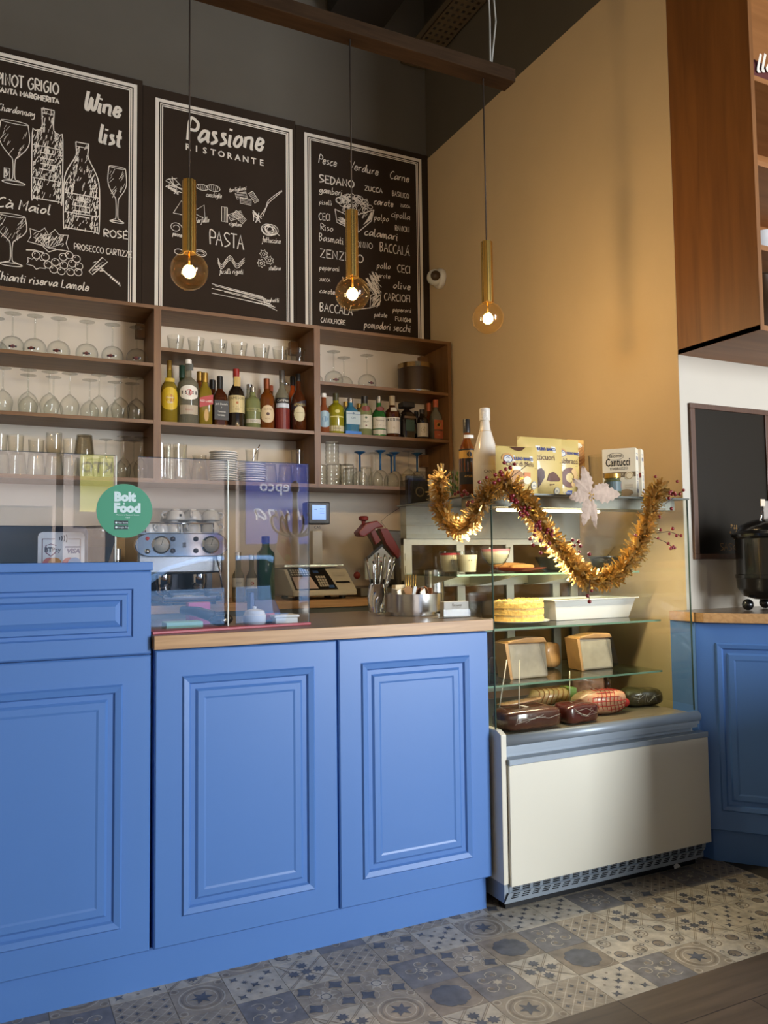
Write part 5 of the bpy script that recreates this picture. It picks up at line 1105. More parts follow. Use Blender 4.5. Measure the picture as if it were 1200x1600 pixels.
# biscuit boxes
M_BOX = mat('ivory_carton', (232, 222, 198), .55)
def biscuit_box(label, x0, x1, y, h, depth, band, rz):
    t = thing('biscuit_box', label, 'biscuit box', (x0, y, ZT), rz, 'ivory biscuit boxes on the display case'); w_ = x1 - x0
    MB().box(0, w_, 0, depth, 0, h).build('carton', [M_BOX], t, bevel=.001)
    A = Ink(); A.rect(.001, h * .42, w_ - .001, h * .52); B = Ink(); B.type('Cantucci', .042, w_ * .47, h * .65, squeeze=.62, bold=.0007); B.type("D'ABRUZZO", .0135, w_ * .5, h * .57, squeeze=.9)
    B.circle(w_ * .4, h * .84, .036, .0012, 24, .85, .38); B.type('falcone', .02, w_ * .4, h * .825, squeeze=.85, shear=.25)
    D_ = Ink(); D_.disc(w_ * .8, h * .44, .016, 18); E_ = Ink(); E_.type('MANDORLE', .013, w_ * .36, h * .45); F_ = Ink(); F_.circle(w_ * .8, h * .44, .012, .002, 14)
    for k in range(4): F_.rect(w_ * .66, h * (.26 - .02 * k), w_ * .9, h * (.265 - .02 * k))
    F_.disc(w_ * .7, h * .1, .02, 12, 1.3, .7)
    A.flat(-.0006).build('colour_band', [mat('band_%d' % band[0], band, .5)], t)
    o = B.flat(-.0006); E_.flat(-.0011, o, 1); D_.flat(-.0010, o, 1); F_.flat(-.0014, o, 2); o.build('lettering', [mat('print_24_20_18', BK, .5), mat('print_240_226_190', CRM, .5), mat('print_tan', (170, 142, 104), .5)], t)
    s_ = MB()
    for z0, z1, m in ((.88, .90, 0), (.76, .83, 1), (.52, .53, 1), (.36, .48, 1), (.2, .34, 1), (.1, .18, 1)):
        n = 1 if z1 - z0 < .05 else 5
        for k in range(n): zz = h * (z0 + (z1 - z0) * (k + .2) / n); s_.add([(w_ + .0006, depth * .2, zz), (w_ + .0006, depth * .8, zz), (w_ + .0006, depth * .8, zz + h * .012), (w_ + .0006, depth * .2, zz + h * .012)], [(0, 1, 2, 3)], 0)
    s_.build('side_text', [mat('print_grey', (140, 138, 150), .6)], t)
hb = (2.156, 2.36, 1.569)[2] - ZT
biscuit_box('ivory biscuit box with brown band at the right of the display case top', 2.138, 2.263, 2.425, hb, .06, (122, 104, 78), -.92)
biscuit_box('ivory biscuit box with red band behind the brown banded box', 2.217, 2.342, 2.478, hb + .006, .06, (136, 58, 44), -.92)
q = (2.109, 2.33, 1.384)
t = thing('spread_jar', 'small glass jar with gold lid before the brown banded biscuit box', 'jar', (q[0] + .006, 2.345, ZT))
MB().lathe([(.028, 0), (.031, .004), (.031, .058), (.027, .064), (.027, .068)], seg=24).build('jar', [tinted('jar_contents', (96, 100, 66), .8)], t); MB().lathe([(.0285, .0685), (.03, .07), (.03, .086), (.027, .088)], seg=24).build('lid', [M_CAPG], t)
I = Ink()
for k in range(8): u = -.04 + .01 * k; I.rect(u, .02, u + .01, .056)
mb = I.wrap((0, 0), .0315, facing(q[0], 2.345), 0); J = Ink(); J.rect(.0, .03, .03, .05); J.wrap((0, 0), .0318, facing(q[0], 2.345), 0, mb, 1); mb.build('paper_label', [mat('label_teal', (90, 108, 110), .5), mat('label_red', (176, 92, 70), .5)], t)
q = (2.346, 2.6, 1.622)
t = MB().shell([(.0005, .001), (.035, .001), (.05, .02), (.054, .2), (.0555, .206), (.053, .2), (.048, .024), (.0005, .006)], seg=28).build('glass_jar', [M_GLASS], loc=(q[0] - .005, 2.66, ZT)); tag(t, 'tall clear glass jar behind the biscuit boxes', 'jar')
# garland
M_GOLD = mat('gold_tinsel', (226, 190, 122), .36, .88)
gt = thing('tinsel_garland', 'gold tinsel garland with red berries looped over the display case edge', 'garland', (1.52, 2.26, ZT))
side = [(1.505, 2.56, 1.472), (1.505, 2.59, 1.387), (1.505, 2.529, 1.296), (1.505, 2.434, 1.26), (1.505, 2.349, 1.3), (1.505, 2.292, 1.353)]
front = [(1.535, 2.275, 1.385), (1.579, 2.262, 1.407), (1.627, 2.258, 1.364), (1.678, 2.258, 1.304), (1.746, 2.258, 1.228), (1.816, 2.258, 1.153), (1.892, 2.258, 1.089), (1.987, 2.258, 1.076), (2.088, 2.258, 1.131), (2.158, 2.258, 1.213), (2.2, 2.258, 1.307), (2.238, 2.262, 1.379), (2.278, 2.275, 1.418)]
path = catmull(side + front, 12)
random.seed(4); tn = MB(); P_ = [Vector(p) for p in path]
for i in range(len(P_) - 1):
    d = (P_[i + 1] - P_[i]); L_ = d.length; d.normalize()
    for k in range(max(2, int(L_ * 2600))):
        p = P_[i] + d * L_ * random.random(); rnd = Vector((random.gauss(0, 1), random.gauss(0, 1), random.gauss(0, 1))); n = (rnd - d * rnd.dot(d) * .5).normalized()
        l_ = random.uniform(.026, .054); ww = random.uniform(.005, .0095); sd = n.cross(d + Vector((.1, .2, .3))).normalized() * ww / 2
        tip = p + n * l_ + d * random.uniform(-.012, .012); midp = p + n * l_ * .55 + Vector((0, 0, -.003))
        if tip.y > 2.292 and tip.x > 1.53: continue
        if tip.x > 1.532 and tip.y > 2.292: continue
        tn.add([p - sd, p + sd, midp + sd, midp - sd, tip + sd, tip - sd], [(0, 1, 2, 3), (3, 2, 4, 5)])
ab(tn, 'tinsel', [M_GOLD], gt)
M_BER = mat('red_berry', (124, 22, 30), .3, coat=.4); M_STEM = mat('brown_stem', (62, 40, 32), .7)
def sprig(pts, berries, Y, rad=.0062):
    mb = MB(); w3 = [p for p in pts]; mb.tube(w3, .0013, 5, 1)
    for b in berries: mb.ball(b, rad * random.uniform(.85, 1.15), 0, 12, 8)
    ab(mb, 'berry_sprig', [M_BER, M_STEM], gt)
def jit(c, n, sx, sz, sy=.008): return [(c[0] + random.uniform(-sx, sx), c[1] + random.uniform(-sy, sy), c[2] + random.uniform(-sz, sz)) for _ in range(n)]
sprig([(1.506, 2.24, 1.37), (1.581, 2.235, 1.426), (1.648, 2.235, 1.471)], [(1.452, 2.236, 1.404), (1.48, 2.236, 1.42), (1.515, 2.236, 1.43), (1.528, 2.236, 1.413), (1.536, 2.236, 1.441), (1.51, 2.236, 1.404), (1.557, 2.236, 1.451), (1.551, 2.236, 1.418), (1.552, 2.236, 1.472), (1.575, 2.236, 1.456), (1.593, 2.236, 1.469), (1.541, 2.236, 1.431)], 2.236, .0066)
sprig([(1.47, 2.445, 1.397), (1.47, 2.361, 1.375), (1.47, 2.281, 1.352)], [(1.468, 2.395, 1.384), (1.468, 2.37, 1.371), (1.468, 2.337, 1.373), (1.468, 2.416, 1.379), (1.468, 2.33, 1.344), (1.468, 2.338, 1.336), (1.468, 2.306, 1.345), (1.468, 2.353, 1.383)], 0)
sprig([(1.547, 2.225, 1.381), (1.62, 2.222, 1.308), (1.697, 2.222, 1.233)], jit((1.578, 2.222, 1.35), 9, .016, .013) + jit((1.62, 2.222, 1.308), 10, .017, .016) + jit((1.672, 2.222, 1.261), 11, .02, .016) + jit((1.719, 2.222, 1.24), 6, .014, .012), 0)
sprig([(1.672, 2.23, 1.255), (1.646, 2.225, 1.222), (1.653, 2.225, 1.197)], [(1.641, 2.225, 1.218), (1.66, 2.225, 1.231), (1.653, 2.225, 1.197)], 0)
sprig([(1.709, 2.23, 1.244), (1.688, 2.225, 1.201), (1.682, 2.225, 1.171)], [(1.683, 2.225, 1.212), (1.706, 2.225, 1.188), (1.72, 2.225, 1.203), (1.684, 2.225, 1.171), (1.732, 2.225, 1.227)], 0)
sprig([(1.797, 2.23, 1.179), (1.831, 2.22, 1.205), (1.845, 2.22, 1.211)], [(1.817, 2.22, 1.214), (1.842, 2.22, 1.209), (1.825, 2.22, 1.196), (1.85, 2.22, 1.194), (1.844, 2.22, 1.174), (1.888, 2.22, 1.165)], 0)
sprig([(1.897, 2.23, 1.078), (1.885, 2.225, 1.034), (1.887, 2.225, 0.999)], [(1.897, 2.225, 1.038), (1.879, 2.225, 1.021), (1.887, 2.225, 1.001)], 0)
sprig([(2.208, 2.24, 1.318), (2.284, 2.235, 1.359), (2.36, 2.235, 1.402)], jit((2.298, 2.232, 1.39), 9, .014, .02) + [(2.337, 2.232, 1.387), (2.357, 2.232, 1.402), (2.326, 2.232, 1.434), (2.218, 2.232, 1.448), (2.292, 2.232, 1.331)], 0)
sprig([(2.22, 2.24, 1.24), (2.279, 2.235, 1.247), (2.345, 2.235, 1.229)], [(2.234, 2.232, 1.252), (2.295, 2.232, 1.257), (2.278, 2.232, 1.238), (2.313, 2.232, 1.231), (2.336, 2.232, 1.231)], 0)
sprig([(2.21, 2.24, 1.224), (2.261, 2.235, 1.207), (2.298, 2.235, 1.186)], [(2.221, 2.232, 1.221), (2.27, 2.232, 1.202)] + jit((2.292, 2.232, 1.188), 7, .009, .008, .004), 0)
sprig([(2.142, 2.24, 1.224), (2.114, 2.23, 1.23), (2.111, 2.23, 1.233)], [(2.109, 2.228, 1.232), (2.226, 2.228, 1.299)], 0)
# poinsettia
c = (1.885, 2.218, 1.372)
pf = thing('poinsettia_flower', 'pale pink cloth poinsettia flower pinned to the gold garland', 'artificial flower', c)
M_PET = mat('pale_pink_cloth', (190, 166, 148), .8, noise=.1, nscale=40, bump=.3, stretch=(1, 1, 1))
def petal(tip, w_):
    a = Vector((tip[0] - c[0], 0, tip[2] - c[2])); L_ = a.length; a.normalize(); b = Vector((-a.z, 0, a.x)); vs = []; fs = []
    prof = [(0, .12), (.1, .3), (.2, .62), (.28, .55), (.36, .95), (.45, .74), (.54, .9), (.63, .6), (.72, .68), (.8, .4), (.88, .38), (1, .0)]
    for u, v in prof:
        for s_ in (-1, 0, 1): p = a * (u * L_) + b * (s_ * v * w_) + Vector((0, -.012 + .02 * (u - .3) ** 2 - (.006 if s_ == 0 else 0), 0)); vs.append(p)
    for i in range(len(prof) - 1):
        for s_ in (0, 1): k = 3 * i + s_; fs.append((k, k + 1, k + 4, k + 3))
    return MB().add(vs, fs, 0)
for tip, w_ in (((1.863, 2.218, 1.472), .03), ((1.801, 2.218, 1.359), .028), ((2.031, 2.218, 1.378), .036), ((1.859, 2.218, 1.262), .03), ((1.915, 2.218, 1.254), .022), ((1.817, 2.218, 1.426), .022), ((1.979, 2.218, 1.411), .024)): petal(tip, w_).build('petal', [M_PET], pf)
mb = MB()
for k in range(12): mb.ball((random.uniform(-.008, .018), -.014, random.uniform(-.022, .004)), .0035, 0, 8, 6)
mb.build('gold_centre', [M_CAPG], pf)
# ================================================================ glasses and bottles on the wall shelf
def place(name, label, cat, parts, x, y, z, group=None, rz=0.):
    t = thing(name, label, cat, (x, y, z), rz, group)
    for pn, mb, ms in parts: mb.build(pn, ms, t)
    return t
# --- upturned balloon glasses
def stem_glass(h, rb, rf, bowl, shape='balloon'):
    """upside-down stemmed glass standing on its rim: bowl share of h"""
    hb = h * bowl
    if shape == 'balloon': B = [(rb * .86, .0), (rb * .97, hb * .22), (rb, hb * .42), (rb * .9, hb * .68), (rb * .6, hb * .9), (.009, hb)]
    else: B = [(rb * .80, .0), (rb * .95, hb * .3), (rb, hb * .55), (rb * .72, hb * .8), (rb * .3, hb * .95), (.006, hb)]
    return [('bowl', MB().shell(catmull(B, 4), seg=28), [M_GLASS]), ('stem', MB().lathe([(.007, hb), (.0035, hb + .012), (.0035, h - .014), (.007, h - .006)], seg=12), [M_GLASS]),
            ('foot', MB().shell([(.007, h - .006), (rf * .5, h - .003), (rf, h - .001), (rf, h), (.0005, h)], seg=28), [M_GLASS])]
M_EMB = mat('emblem_dark_red', (110, 34, 30), .5); M_EMK = mat('emblem_black', (34, 26, 24), .5)
def emblem(t, r, z, ang):
    I = Ink(); 
    for k in range(6): I.rect(-.018 + .006 * k, -.005, -.012 + .006 * k, .005)
    mb = I.wrap((0, 0), r, ang, z, None, 0); J = Ink(); J.disc(0, 0, .009, 12); J.wrap((0, 0), r * 1.004, ang, z, mb, 1); mb.build('printed_emblem', [M_EMK, M_EMB], t)
first = None
row = [((0.041, 4.28, 2.374), (0.043, 4.28, 2.199)), ((0.112, 4.28, 2.37), 0), ((0.212, 4.28, 2.366), 0), ((0.321, 4.28, 2.364), 0), ((0.454, 4.28, 2.368), 0), ((0.577, 4.28, 2.363), 0), ((0.699, 4.28, 2.366), 0)]
for i, (a, _) in enumerate(row):
    lab = '%s upturned balloon glass with red emblem from the left on the top left shelf' % ORD[i]; rz = (.5, .25, -.1, .0, .1, -.05, .0)[i]
    if first is None:
        first = place('balloon_glass', lab, 'glass', stem_glass(.198, .054, .0385, .43), a[0], 4.40, ZS['LA'] + .0005, 'balloon glasses on the top left shelf', rz); emblem(first, .0535, .024, -PI / 2 - .25)
    else: dup(first, (a[0], 4.285, ZS['LA'] + .0005), lab, rz)
for i, px_ in enumerate(((1.709, 4.28, 2.35), (1.801, 4.28, 2.345), (1.891, 4.28, 2.339), (2.013, 4.28, 2.34))):
    dup(first, (px_[0] + (.012 if i == 0 else .02 if i == 2 else 0), 4.39 if i in (0, 2) else 4.285, ZS['RA'] + .0005), '%s upturned balloon glass from the left on the top right shelf' % ORD[i], .1 * i, 'balloon glasses on the top right shelf')
# --- upturned wine glasses, middle left shelf
wine = None; z = ZS['LB'] + .0005
for i, (x, y) in enumerate((((0.073, 4.29, 2.008)[0], 4.29), ((0.185, 4.29, 2.017)[0], 4.285), ((0.282, 4.29, 2.025)[0], 4.29), ((0.375, 4.29, 2.033)[0], 4.29), ((0.512, 4.26, 2.039)[0], 4.265), ((0.615, 4.26, 2.047)[0], 4.265), ((0.704, 4.26, 2.055)[0] - .01, 4.265))):
    lab = '%s upturned wine glass from the left in the front row of the middle left shelf' % ORD[i]
    if wine is None: wine = place('wine_glass', lab, 'glass', stem_glass(.222, .046, .038, .52, 'tulip'), x, y, z, 'upturned wine glasses on the middle left shelf')
    else: dup(wine, (x, y, z), lab)
for i, px_ in enumerate(((0.19, 4.42, 2.043), (0.308, 4.42, 2.053), (0.482, 4.42, 2.068), (0.608, 4.42, 2.079), (0.706, 4.42, 2.087))):
    dup(wine, (px_[0] - (.0 if i < 4 else .012), 4.405, z), '%s upturned wine glass from the left in the back row of the middle left shelf' % ORD[i])
# --- bottom left shelf: tumblers two high, flutes upturned
M_TGL = glass('thick_glass', (251, 251, 249), .24)
def tumbler(r, h, up=True, taper=.86, seg=24):
    P = [(.0005, .006), (r * taper * .93, .006), (r * .965, h), (r, h), (r * taper, .0), (.0005, .0)] 
    mb = MB().shell(P, seg=seg)
    if not up: mb.v = [(x, y, h - zz) for x, y, zz in mb.v]
    return [('glass_cup', mb, [M_TGL])]
ZL = ZS['LC'] + .0005
lower = ((2, 'L'), (128, 'L'), (270, 'L'), (405, 'L'), (540, 'L'), (618, 'M'), (700, 'B'), (795, 'M'))
base = {}
for i, (px_, k) in enumerate(lower):
    pass
tl = [((0.067, 4.27, 1.643)[0], 4.27), ((0.14, 4.27, 1.646)[0], 4.27), ((0.224, 4.27, 1.649)[0], 4.27), ((0.305, 4.27, 1.653)[0], 4.27), ((0.384, 4.3, 1.66)[0], 4.30), ((0.436, 4.26, 1.657)[0] + .012, 4.25), ((0.498, 4.36, 1.672)[0], 4.36), ((0.548, 4.27, 1.663)[0], 4.27)]
tb0 = None
for i, (x, y) in enumerate(tl):
    lab = '%s upturned tumbler from the left along the bottom left shelf' % ORD[i]
    if tb0 is None: tb0 = place('tumbler', lab, 'glass', tumbler(.044, .108, False, .8), x, y, ZL, 'tumblers on the bottom left shelf')
    else: dup(tb0, (x, y, ZL), lab)
tops = [((0.061, 4.27, 1.739)[0], 4.27), ((0.131, 4.27, 1.742)[0] + .002, 4.27), ((0.224, 4.27, 1.747)[0], 4.27), ((0.304, 4.27, 1.752)[0], 4.27), ((0.38, 4.3, 1.76)[0], 4.30), ((0.431, 4.26, 1.757)[0] + .012, 4.25)]
sh0 = place('tumbler', 'second tumbler from the left in the upper layer of the bottom left shelf', 'glass', tumbler(.037, .085, True, .92), tops[1][0], 4.27, ZL + .1085, 'tumblers on the bottom left shelf')
dup(sh0, (tops[0][0], 4.27, ZL + .1085), 'first tumbler from the left in the upper layer of the bottom left shelf')
dup(sh0, (tops[2][0], 4.27, ZL + .1085), 'third tumbler from the left in the upper layer of the bottom left shelf').scale = (1, 1, .8)
place('tumbler', 'rounded tumbler in the upper layer of the bottom left shelf', 'glass', [('glass_cup', MB().shell([(.0005, .004), (.03, .004), (.037, .03), (.036, .106), (.0375, .107), (.0385, .03), (.031, 0), (.0005, 0)], seg=24), [M_TGL])], tops[3][0], 4.27, ZL + .1085, 'tumblers on the bottom left shelf')
dup(sh0, (tops[4][0], 4.30, ZL + .1085), 'tumbler in the upper layer beside the dark rimmed faceted glass').scale = (.9, .9, 1)
M_DGL = glass('dark_rim_glass', (226, 222, 212), .6)
place('faceted_glass', 'dark rimmed faceted glass upturned on the upper layer of the bottom left shelf', 'glass', [('glass_cup', MB().shell([(.047, 0), (.048, .006), (.038, .095), (.037, .1), (.0005, .1), (.0005, .094), (.034, .094), (.044, .002)], seg=10), [M_DGL])], tops[5][0], tops[5][1], ZL + .1085)
flute = None
for i, (x, y) in enumerate((((0.564, 4.4, 1.818)[0], 4.40), ((0.637, 4.4, 1.823)[0], 4.41), ((0.638, 4.27, 1.804)[0] - .004, 4.27), ((0.716, 4.4, 1.827)[0] - .01, 4.41), ((0.724, 4.27, 1.809)[0] - .008, 4.26))):
    lab = '%s upturned flute from the left at the right of the bottom left shelf' % ORD[i]
    if flute is None: flute = place('champagne_flute', lab, 'glass', stem_glass(.215, .036, .034, .50, 'tulip'), x, y, ZL, 'upturned flutes on the bottom left shelf')
    else: dup(flute, (x, y, ZL), lab)
# --- top middle shelf: seven whisky tumblers
wt0 = None; z = ZS['MA'] + .0005
for i, px_ in enumerate(((0.893, 4.27, 2.335), (1.003, 4.27, 2.332), (1.127, 4.27, 2.331), (1.239, 4.27, 2.331), (1.365, 4.27, 2.329), (1.474, 4.27, 2.325), (1.589, 4.27, 2.325))):
    lab = '%s whisky tumbler from the left on the top middle shelf' % ORD[i]
    if wt0 is None:
        wt0 = place('whisky_tumbler', lab, 'glass', tumbler(.0455, .082, True, .76), px_[0] + .002, 4.275, z, 'whisky tumblers on the top middle shelf')
        I = Ink(); I.stroke([(-.004, -.012), (.0, .004), (.002, .014)], .003).stroke([(0, .004), (.007, -.01)], .003).disc(.002, .016, .003, 8); I.wrap((0, 0), .0435, -PI / 2, .045).build('printed_figure', [M_EMK], wt0)
    else: dup(wt0, (px_[0] - (.012 if i == 6 else 0), 4.275, z), lab, .2 * (i % 3))
# --- bottles, middle shelf (shelf top ZS['MB'])
z = ZS['MB'] + .0005; GM = 'bottles on the middle shelf'
def bt(c, y, r, label, body, cap, **k):
    zz = k.pop('z', z); return bottle(label, c[0], y, zz, c[2] - zz, r, body, cap, group=k.pop('group', GM), **k)
bt((0.863, 4.28, 2.216), 4.28, .044, 'round rum bottle with yellow oval label, leftmost on the middle shelf', G_YEL, M_CAPG, neck=.3, caph=.15, labels=((.2, .56, .42, (206, 174, 40), [('*', .52, (150, 50, 34), .0), ('Havana', .34, WH, .02), ('Club', .4, WH, -.055)], 'oval'), (.64, .7, .18, (190, 160, 40), [], 'rect')), nr=.27)
bt((0.956, 4.4, 2.226), 4.40, .034, 'bottle with dark green cap behind the white labelled vermouth bottle', G_GRN, mat('dark_green_cap', (40, 66, 50), .4), neck=.28, caph=.2, nr=.42)
bt((0.961, 4.275, 2.23), 4.275, .0555, 'wide clear vermouth bottle with round white label and white cap', G_CLR, M_CAPW, neck=.3, caph=.07, prof='flask', labels=((.36, .58, .34, WH, [('*', .3, RD, 0), ('-', .34, BK, 0), ('MARTINI', .33, WH, .0)], 'oval'), (.14, .28, .3, (176, 164, 144), [('BIANCO', .22, (140, 60, 50), .0)], 'rect'), (.8, .9, .12, (70, 70, 60), [], 'rect')), nr=.29)
bt((1.049, 4.39, 2.198), 4.39, .036, 'amber bottle with gold cap behind the red label whisky', G_AMB, M_CAPG, neck=.26, caph=.16, nr=.4)
bt((1.049, 4.275, 2.167), 4.275, .0385, 'square whisky bottle with slanted red label', G_YEL, M_CAPG, neck=.22, caph=.18, sq=True, labels=((.36, .54, .30, RD, [('RED LABEL', .42, WH, 0)], 'slant'), (.07, .3, .1, (190, 150, 80), [], 'oval')), nr=.42)
bt((1.121, 4.39, 2.158), 4.39, .036, 'dark capped bottle behind the black labelled whisky', G_DKAMB, M_CAPB, neck=.2, caph=.22, nr=.42)
bt((1.131, 4.275, 2.156), 4.275, .0395, 'square whisky bottle with black label and black cap', G_DKAMB, M_CAPB, neck=.26, caph=.26, sq=True, labels=((.12, .5, .31, BK, [('Jack Daniel\'s', .36, WH, .12), ('7', .3, WH, .05), ('Tennessee', .28, WH, -.03), ('WHISKEY', .28, WH, -.1)], 'rect'),), nr=.36)
bt((1.221, 4.275, 2.204), 4.275, .0455, 'tall green whiskey bottle with cream label and red cap', G_DK, M_CAPR, neck=.28, caph=.15, labels=((.24, .53, .42, (206, 190, 140), [('JAMESON', .48, BK, .1), ('*', .16, (180, 110, 60), .02), ('-', .03, (150, 130, 90), -.05), ('IRISH', .25, (110, 80, 50), -.09)], 'rect'), (.68, .84, .12, (190, 160, 90), [], 'rect')), nr=.34)
bt((1.33, 4.39, 2.151), 4.39, .036, 'clear bottle with silver cap behind the squat vanilla bottle', G_CLR, M_CAPS, neck=.22, caph=.1, nr=.45)
bt((1.314, 4.275, 2.111), 4.275, .0425, 'squat pale green bottle with silver stopper and dark lettering', G_PG, M_CAPS, neck=.24, caph=.12, prof='flask', labels=((.4, .48, .4, (150, 150, 96), [('VANILIA', .4, BK, 0)], 'rect'), (.12, .22, .4, (190, 184, 168), [('LIQUEUR', .24, BK, 0)], 'rect')), nr=.34)
bt((1.459, 4.4, 2.158), 4.40, .03, 'small amber bottle behind the white labelled amber whisky', G_AMB, M_CAPO, neck=.25, caph=.12, nr=.4)
bt((1.394, 4.275, 2.166), 4.275, .042, 'amber whisky bottle with shield shaped white label', G_AMB, mat('bronze_cap', (130, 70, 40), .35, .5), neck=.28, caph=.2, prof='flask', labels=((.12, .46, .34, (206, 186, 150), [('CHIVAS', .34, (120, 50, 40), .09), ('*', .22, (70, 40, 30), .0), ('REGAL', .26, (120, 60, 40), -.09)], 'oval'),), nr=.36)
bt((1.591, 4.4, 2.222), 4.40, .036, 'orange red aperitif bottle behind the bitter bottle at the right', G_ORG, M_CAPB, neck=.24, caph=.16, nr=.36)
b = bt((1.483, 4.275, 2.219), 4.275, .041, 'clear red aperitif bottle with black name band and steel pourer', G_CLR, M_CAPS, neck=.3, caph=.2, labels=((.44, .53, .36, BK, [('CAMPARI', .46, WH, 0)], 'rect'), (.37, .44, .34, (190, 196, 206), [], 'rect'), (.012, .36, .46, (110, 30, 24), [], 'rect')), nr=.34)
MB().tube([(.0, 0, .262), (.02, -.004, .268), (.04, -.008, .262)], .005, 8).build('pourer_spout', [M_CHROME], b)
bt((1.579, 4.275, 2.21), 4.275, .043, 'dark red bitter bottle with silver label, rightmost on the middle shelf', G_DKAMB, M_CAPB, neck=.3, caph=.13, labels=((.4, .5, .42, (40, 30, 40), [('AMARO', .52, (200, 180, 110), 0)], 'slant'), (.16, .42, .26, (196, 186, 150), [('RAMAZZOTTI', .16, BK, .02)], 'oval')), nr=.3)
# --- bottom middle shelf
z = ZS['MC'] + .0005
hb = None
for i, (q, y) in enumerate((((0.832, 4.28, 1.781), 4.28), ((0.89, 4.38, 1.794), 4.38), ((0.919, 4.36, 1.8), 4.27))):
    lab = ('tall cut glass tumbler at the left end of the bottom middle shelf', 'tall cut glass tumbler behind the other two on the bottom middle shelf', 'tall cut glass tumbler nearest the upturned tumblers on the bottom middle shelf')[i]
    if hb is None:
        mb = MB(); n = 18
        vs = [((r * (1 + .05 * (-1) ** k)) * math.cos(2 * PI * k / (2 * n)), (r * (1 + .05 * (-1) ** k)) * math.sin(2 * PI * k / (2 * n)), zz) for r, zz in ((.028, 0), (.03, .02), (.033, .17), (.035, .19), (.0335, .19), (.028, .02)) for k in range(2 * n)]
        mb.add(vs, [(j * 2 * n + k, j * 2 * n + (k + 1) % (2 * n), (j + 1) * 2 * n + (k + 1) % (2 * n), (j + 1) * 2 * n + k) for j in range(5) for k in range(2 * n)], 0, False).add(vs[:2 * n], [list(range(2 * n))[::-1]])
        hb = place('highball_glass', lab, 'glass', [('glass_cup', mb, [M_TGL])], q[0] + .004, y, z, 'cut glass tumblers on the bottom middle shelf')
    else: dup(hb, (q[0], y, z), lab)
for i, q in enumerate(((0.935, 4.27, 1.629), (1.021, 4.27, 1.632))):
    dup(tb0, (q[0], 4.275, z), ('upturned tumbler left of the plate stacks on the bottom middle shelf', 'upturned tumbler touching the tall plate stack on the bottom middle shelf')[i], None, 'upturned tumblers beside the plates')
q = (1.021, 4.27, 1.692); dup(sh0, (q[0], 4.275, z + .1085), 'tumbler standing on the upturned tumbler beside the plates', None, 'upturned tumblers beside the plates').scale = (1, 1, .35)
M_PLATE = mat('white_saucer', (238, 238, 236), .3, coat=.2)
sa = None
for st, (q, n, nm) in enumerate((((1.159, 4.3, 1.667), 13, 'taller left'), ((1.317, 4.3, 1.647), 9, 'shorter right'))):
    for k in range(n):
        zz = z + .0125 * k; lab = '%s white saucer from the bottom of the %s saucer stack' % (ORD[k], nm)
        if sa is None: sa = MB().shell([(.0005, 0), (.042, 0), (.05, .003), (.0725, .0095), (.0745, .0105), (.0748, .0145), (.0735, .0155), (.05, .0065), (.0005, .004)], seg=32).build('saucer', [M_PLATE], loc=(q[0], 4.30, zz)); tag(sa, lab, 'saucer', 'white saucers on the bottom middle shelf')
        else: dup(sa, (q[0] + .002 * (k % 3 - 1), 4.30, zz), lab)
q = (1.317, 4.3, 1.717)
t = place('sugar_glass', 'small clear glass with a spoon on the shorter saucer stack', 'glass', [('glass_cup', MB().shell([(.0005, .003), (.03, .003), (.035, .07), (.036, .07), (.032, 0), (.0005, 0)], seg=20), [M_TGL])], q[0], 4.30, z + .0125 * 9 + .004)
sp_ = MB().tube([(.0, 0, .004), (.03, -.005, .07), (.042, -.006, .095)], .003, 6).build('tea_spoon', [M_CHROME], loc=(q[0], 4.30, z + .0125 * 9 + .008)); tag(sp_, 'steel teaspoon standing in the small glass on the saucers', 'spoon')
for i, q in enumerate(((1.407, 4.27, 1.638), (1.5, 4.27, 1.642), (1.594, 4.27, 1.645))):
    dup(tb0, (q[0] - (.01 if i == 2 else 0), 4.275, z), '%s upturned tumbler from the left between the saucers and the upright' % ORD[i], None, 'tumblers right of the saucers')
q = (1.576, 4.27, 1.725); dup(sh0, (q[0] - .004, 4.275, z + .1085), 'tumbler standing upright on the upturned glass next to the shelf upright', None, 'tumblers right of the saucers')
# --- right bay, tin and bottles
q = (2.365, 4.33, 2.311); zz = ZS['RA'] + .0005
t = thing('round_tin', 'large dark brown round tin with steel rims on the top right shelf', 'tin', (q[0], 4.335, zz))
rr_ = ((2.474, 4.33, 2.321)[0] - (2.259, 4.33, 2.301)[0]) / 2; hh_ = (2.323, 4.25, 2.348)[2] - zz
M_TIN = mat('dark_brown_tin', (62, 44, 26), .35, .3)
MB().lathe([(rr_, 0), (rr_, hh_ - .03)], seg=40).build('drum', [M_TIN], t); MB().lathe([(rr_ * 1.02, hh_ - .029), (rr_ * 1.02, hh_)], seg=40).build('lid', [mat('bronze_lid', (150, 124, 84), .2, .9)], t); MB().shell([(rr_ * 1.015, .0), (rr_ * 1.015, .014)], seg=40).build('base_rim', [M_CAPS], t)
z = ZS['RB'] + .0005; GR = 'bottles on the right shelf'
bt((1.739, 4.29, 2.114), 4.29, .033, 'amber red bottle with blue oval label, half behind the shelf upright', tinted('blush_drink', (150, 84, 50), .75), M_CAPW, neck=.28, caph=.1, group=GR, labels=((.16, .56, .5, (150, 176, 190), [('*', .5, (60, 110, 150), 0)], 'oval'),), nr=.42)
bt((1.81, 4.28, 2.118), 4.28, .0465, 'yellow green bottle with white band low down on the right shelf', G_YG, mat('olive_cap', (60, 58, 30), .4), neck=.26, caph=.18, prof='flask', group=GR, labels=((.07, .2, .46, (196, 186, 150), [('VODKA', .3, BK, 0)], 'rect'), (.4, .43, .3, (200, 190, 110), [], 'rect'), (.5, .58, .1, (200, 190, 110), [], 'oval')), nr=.34)
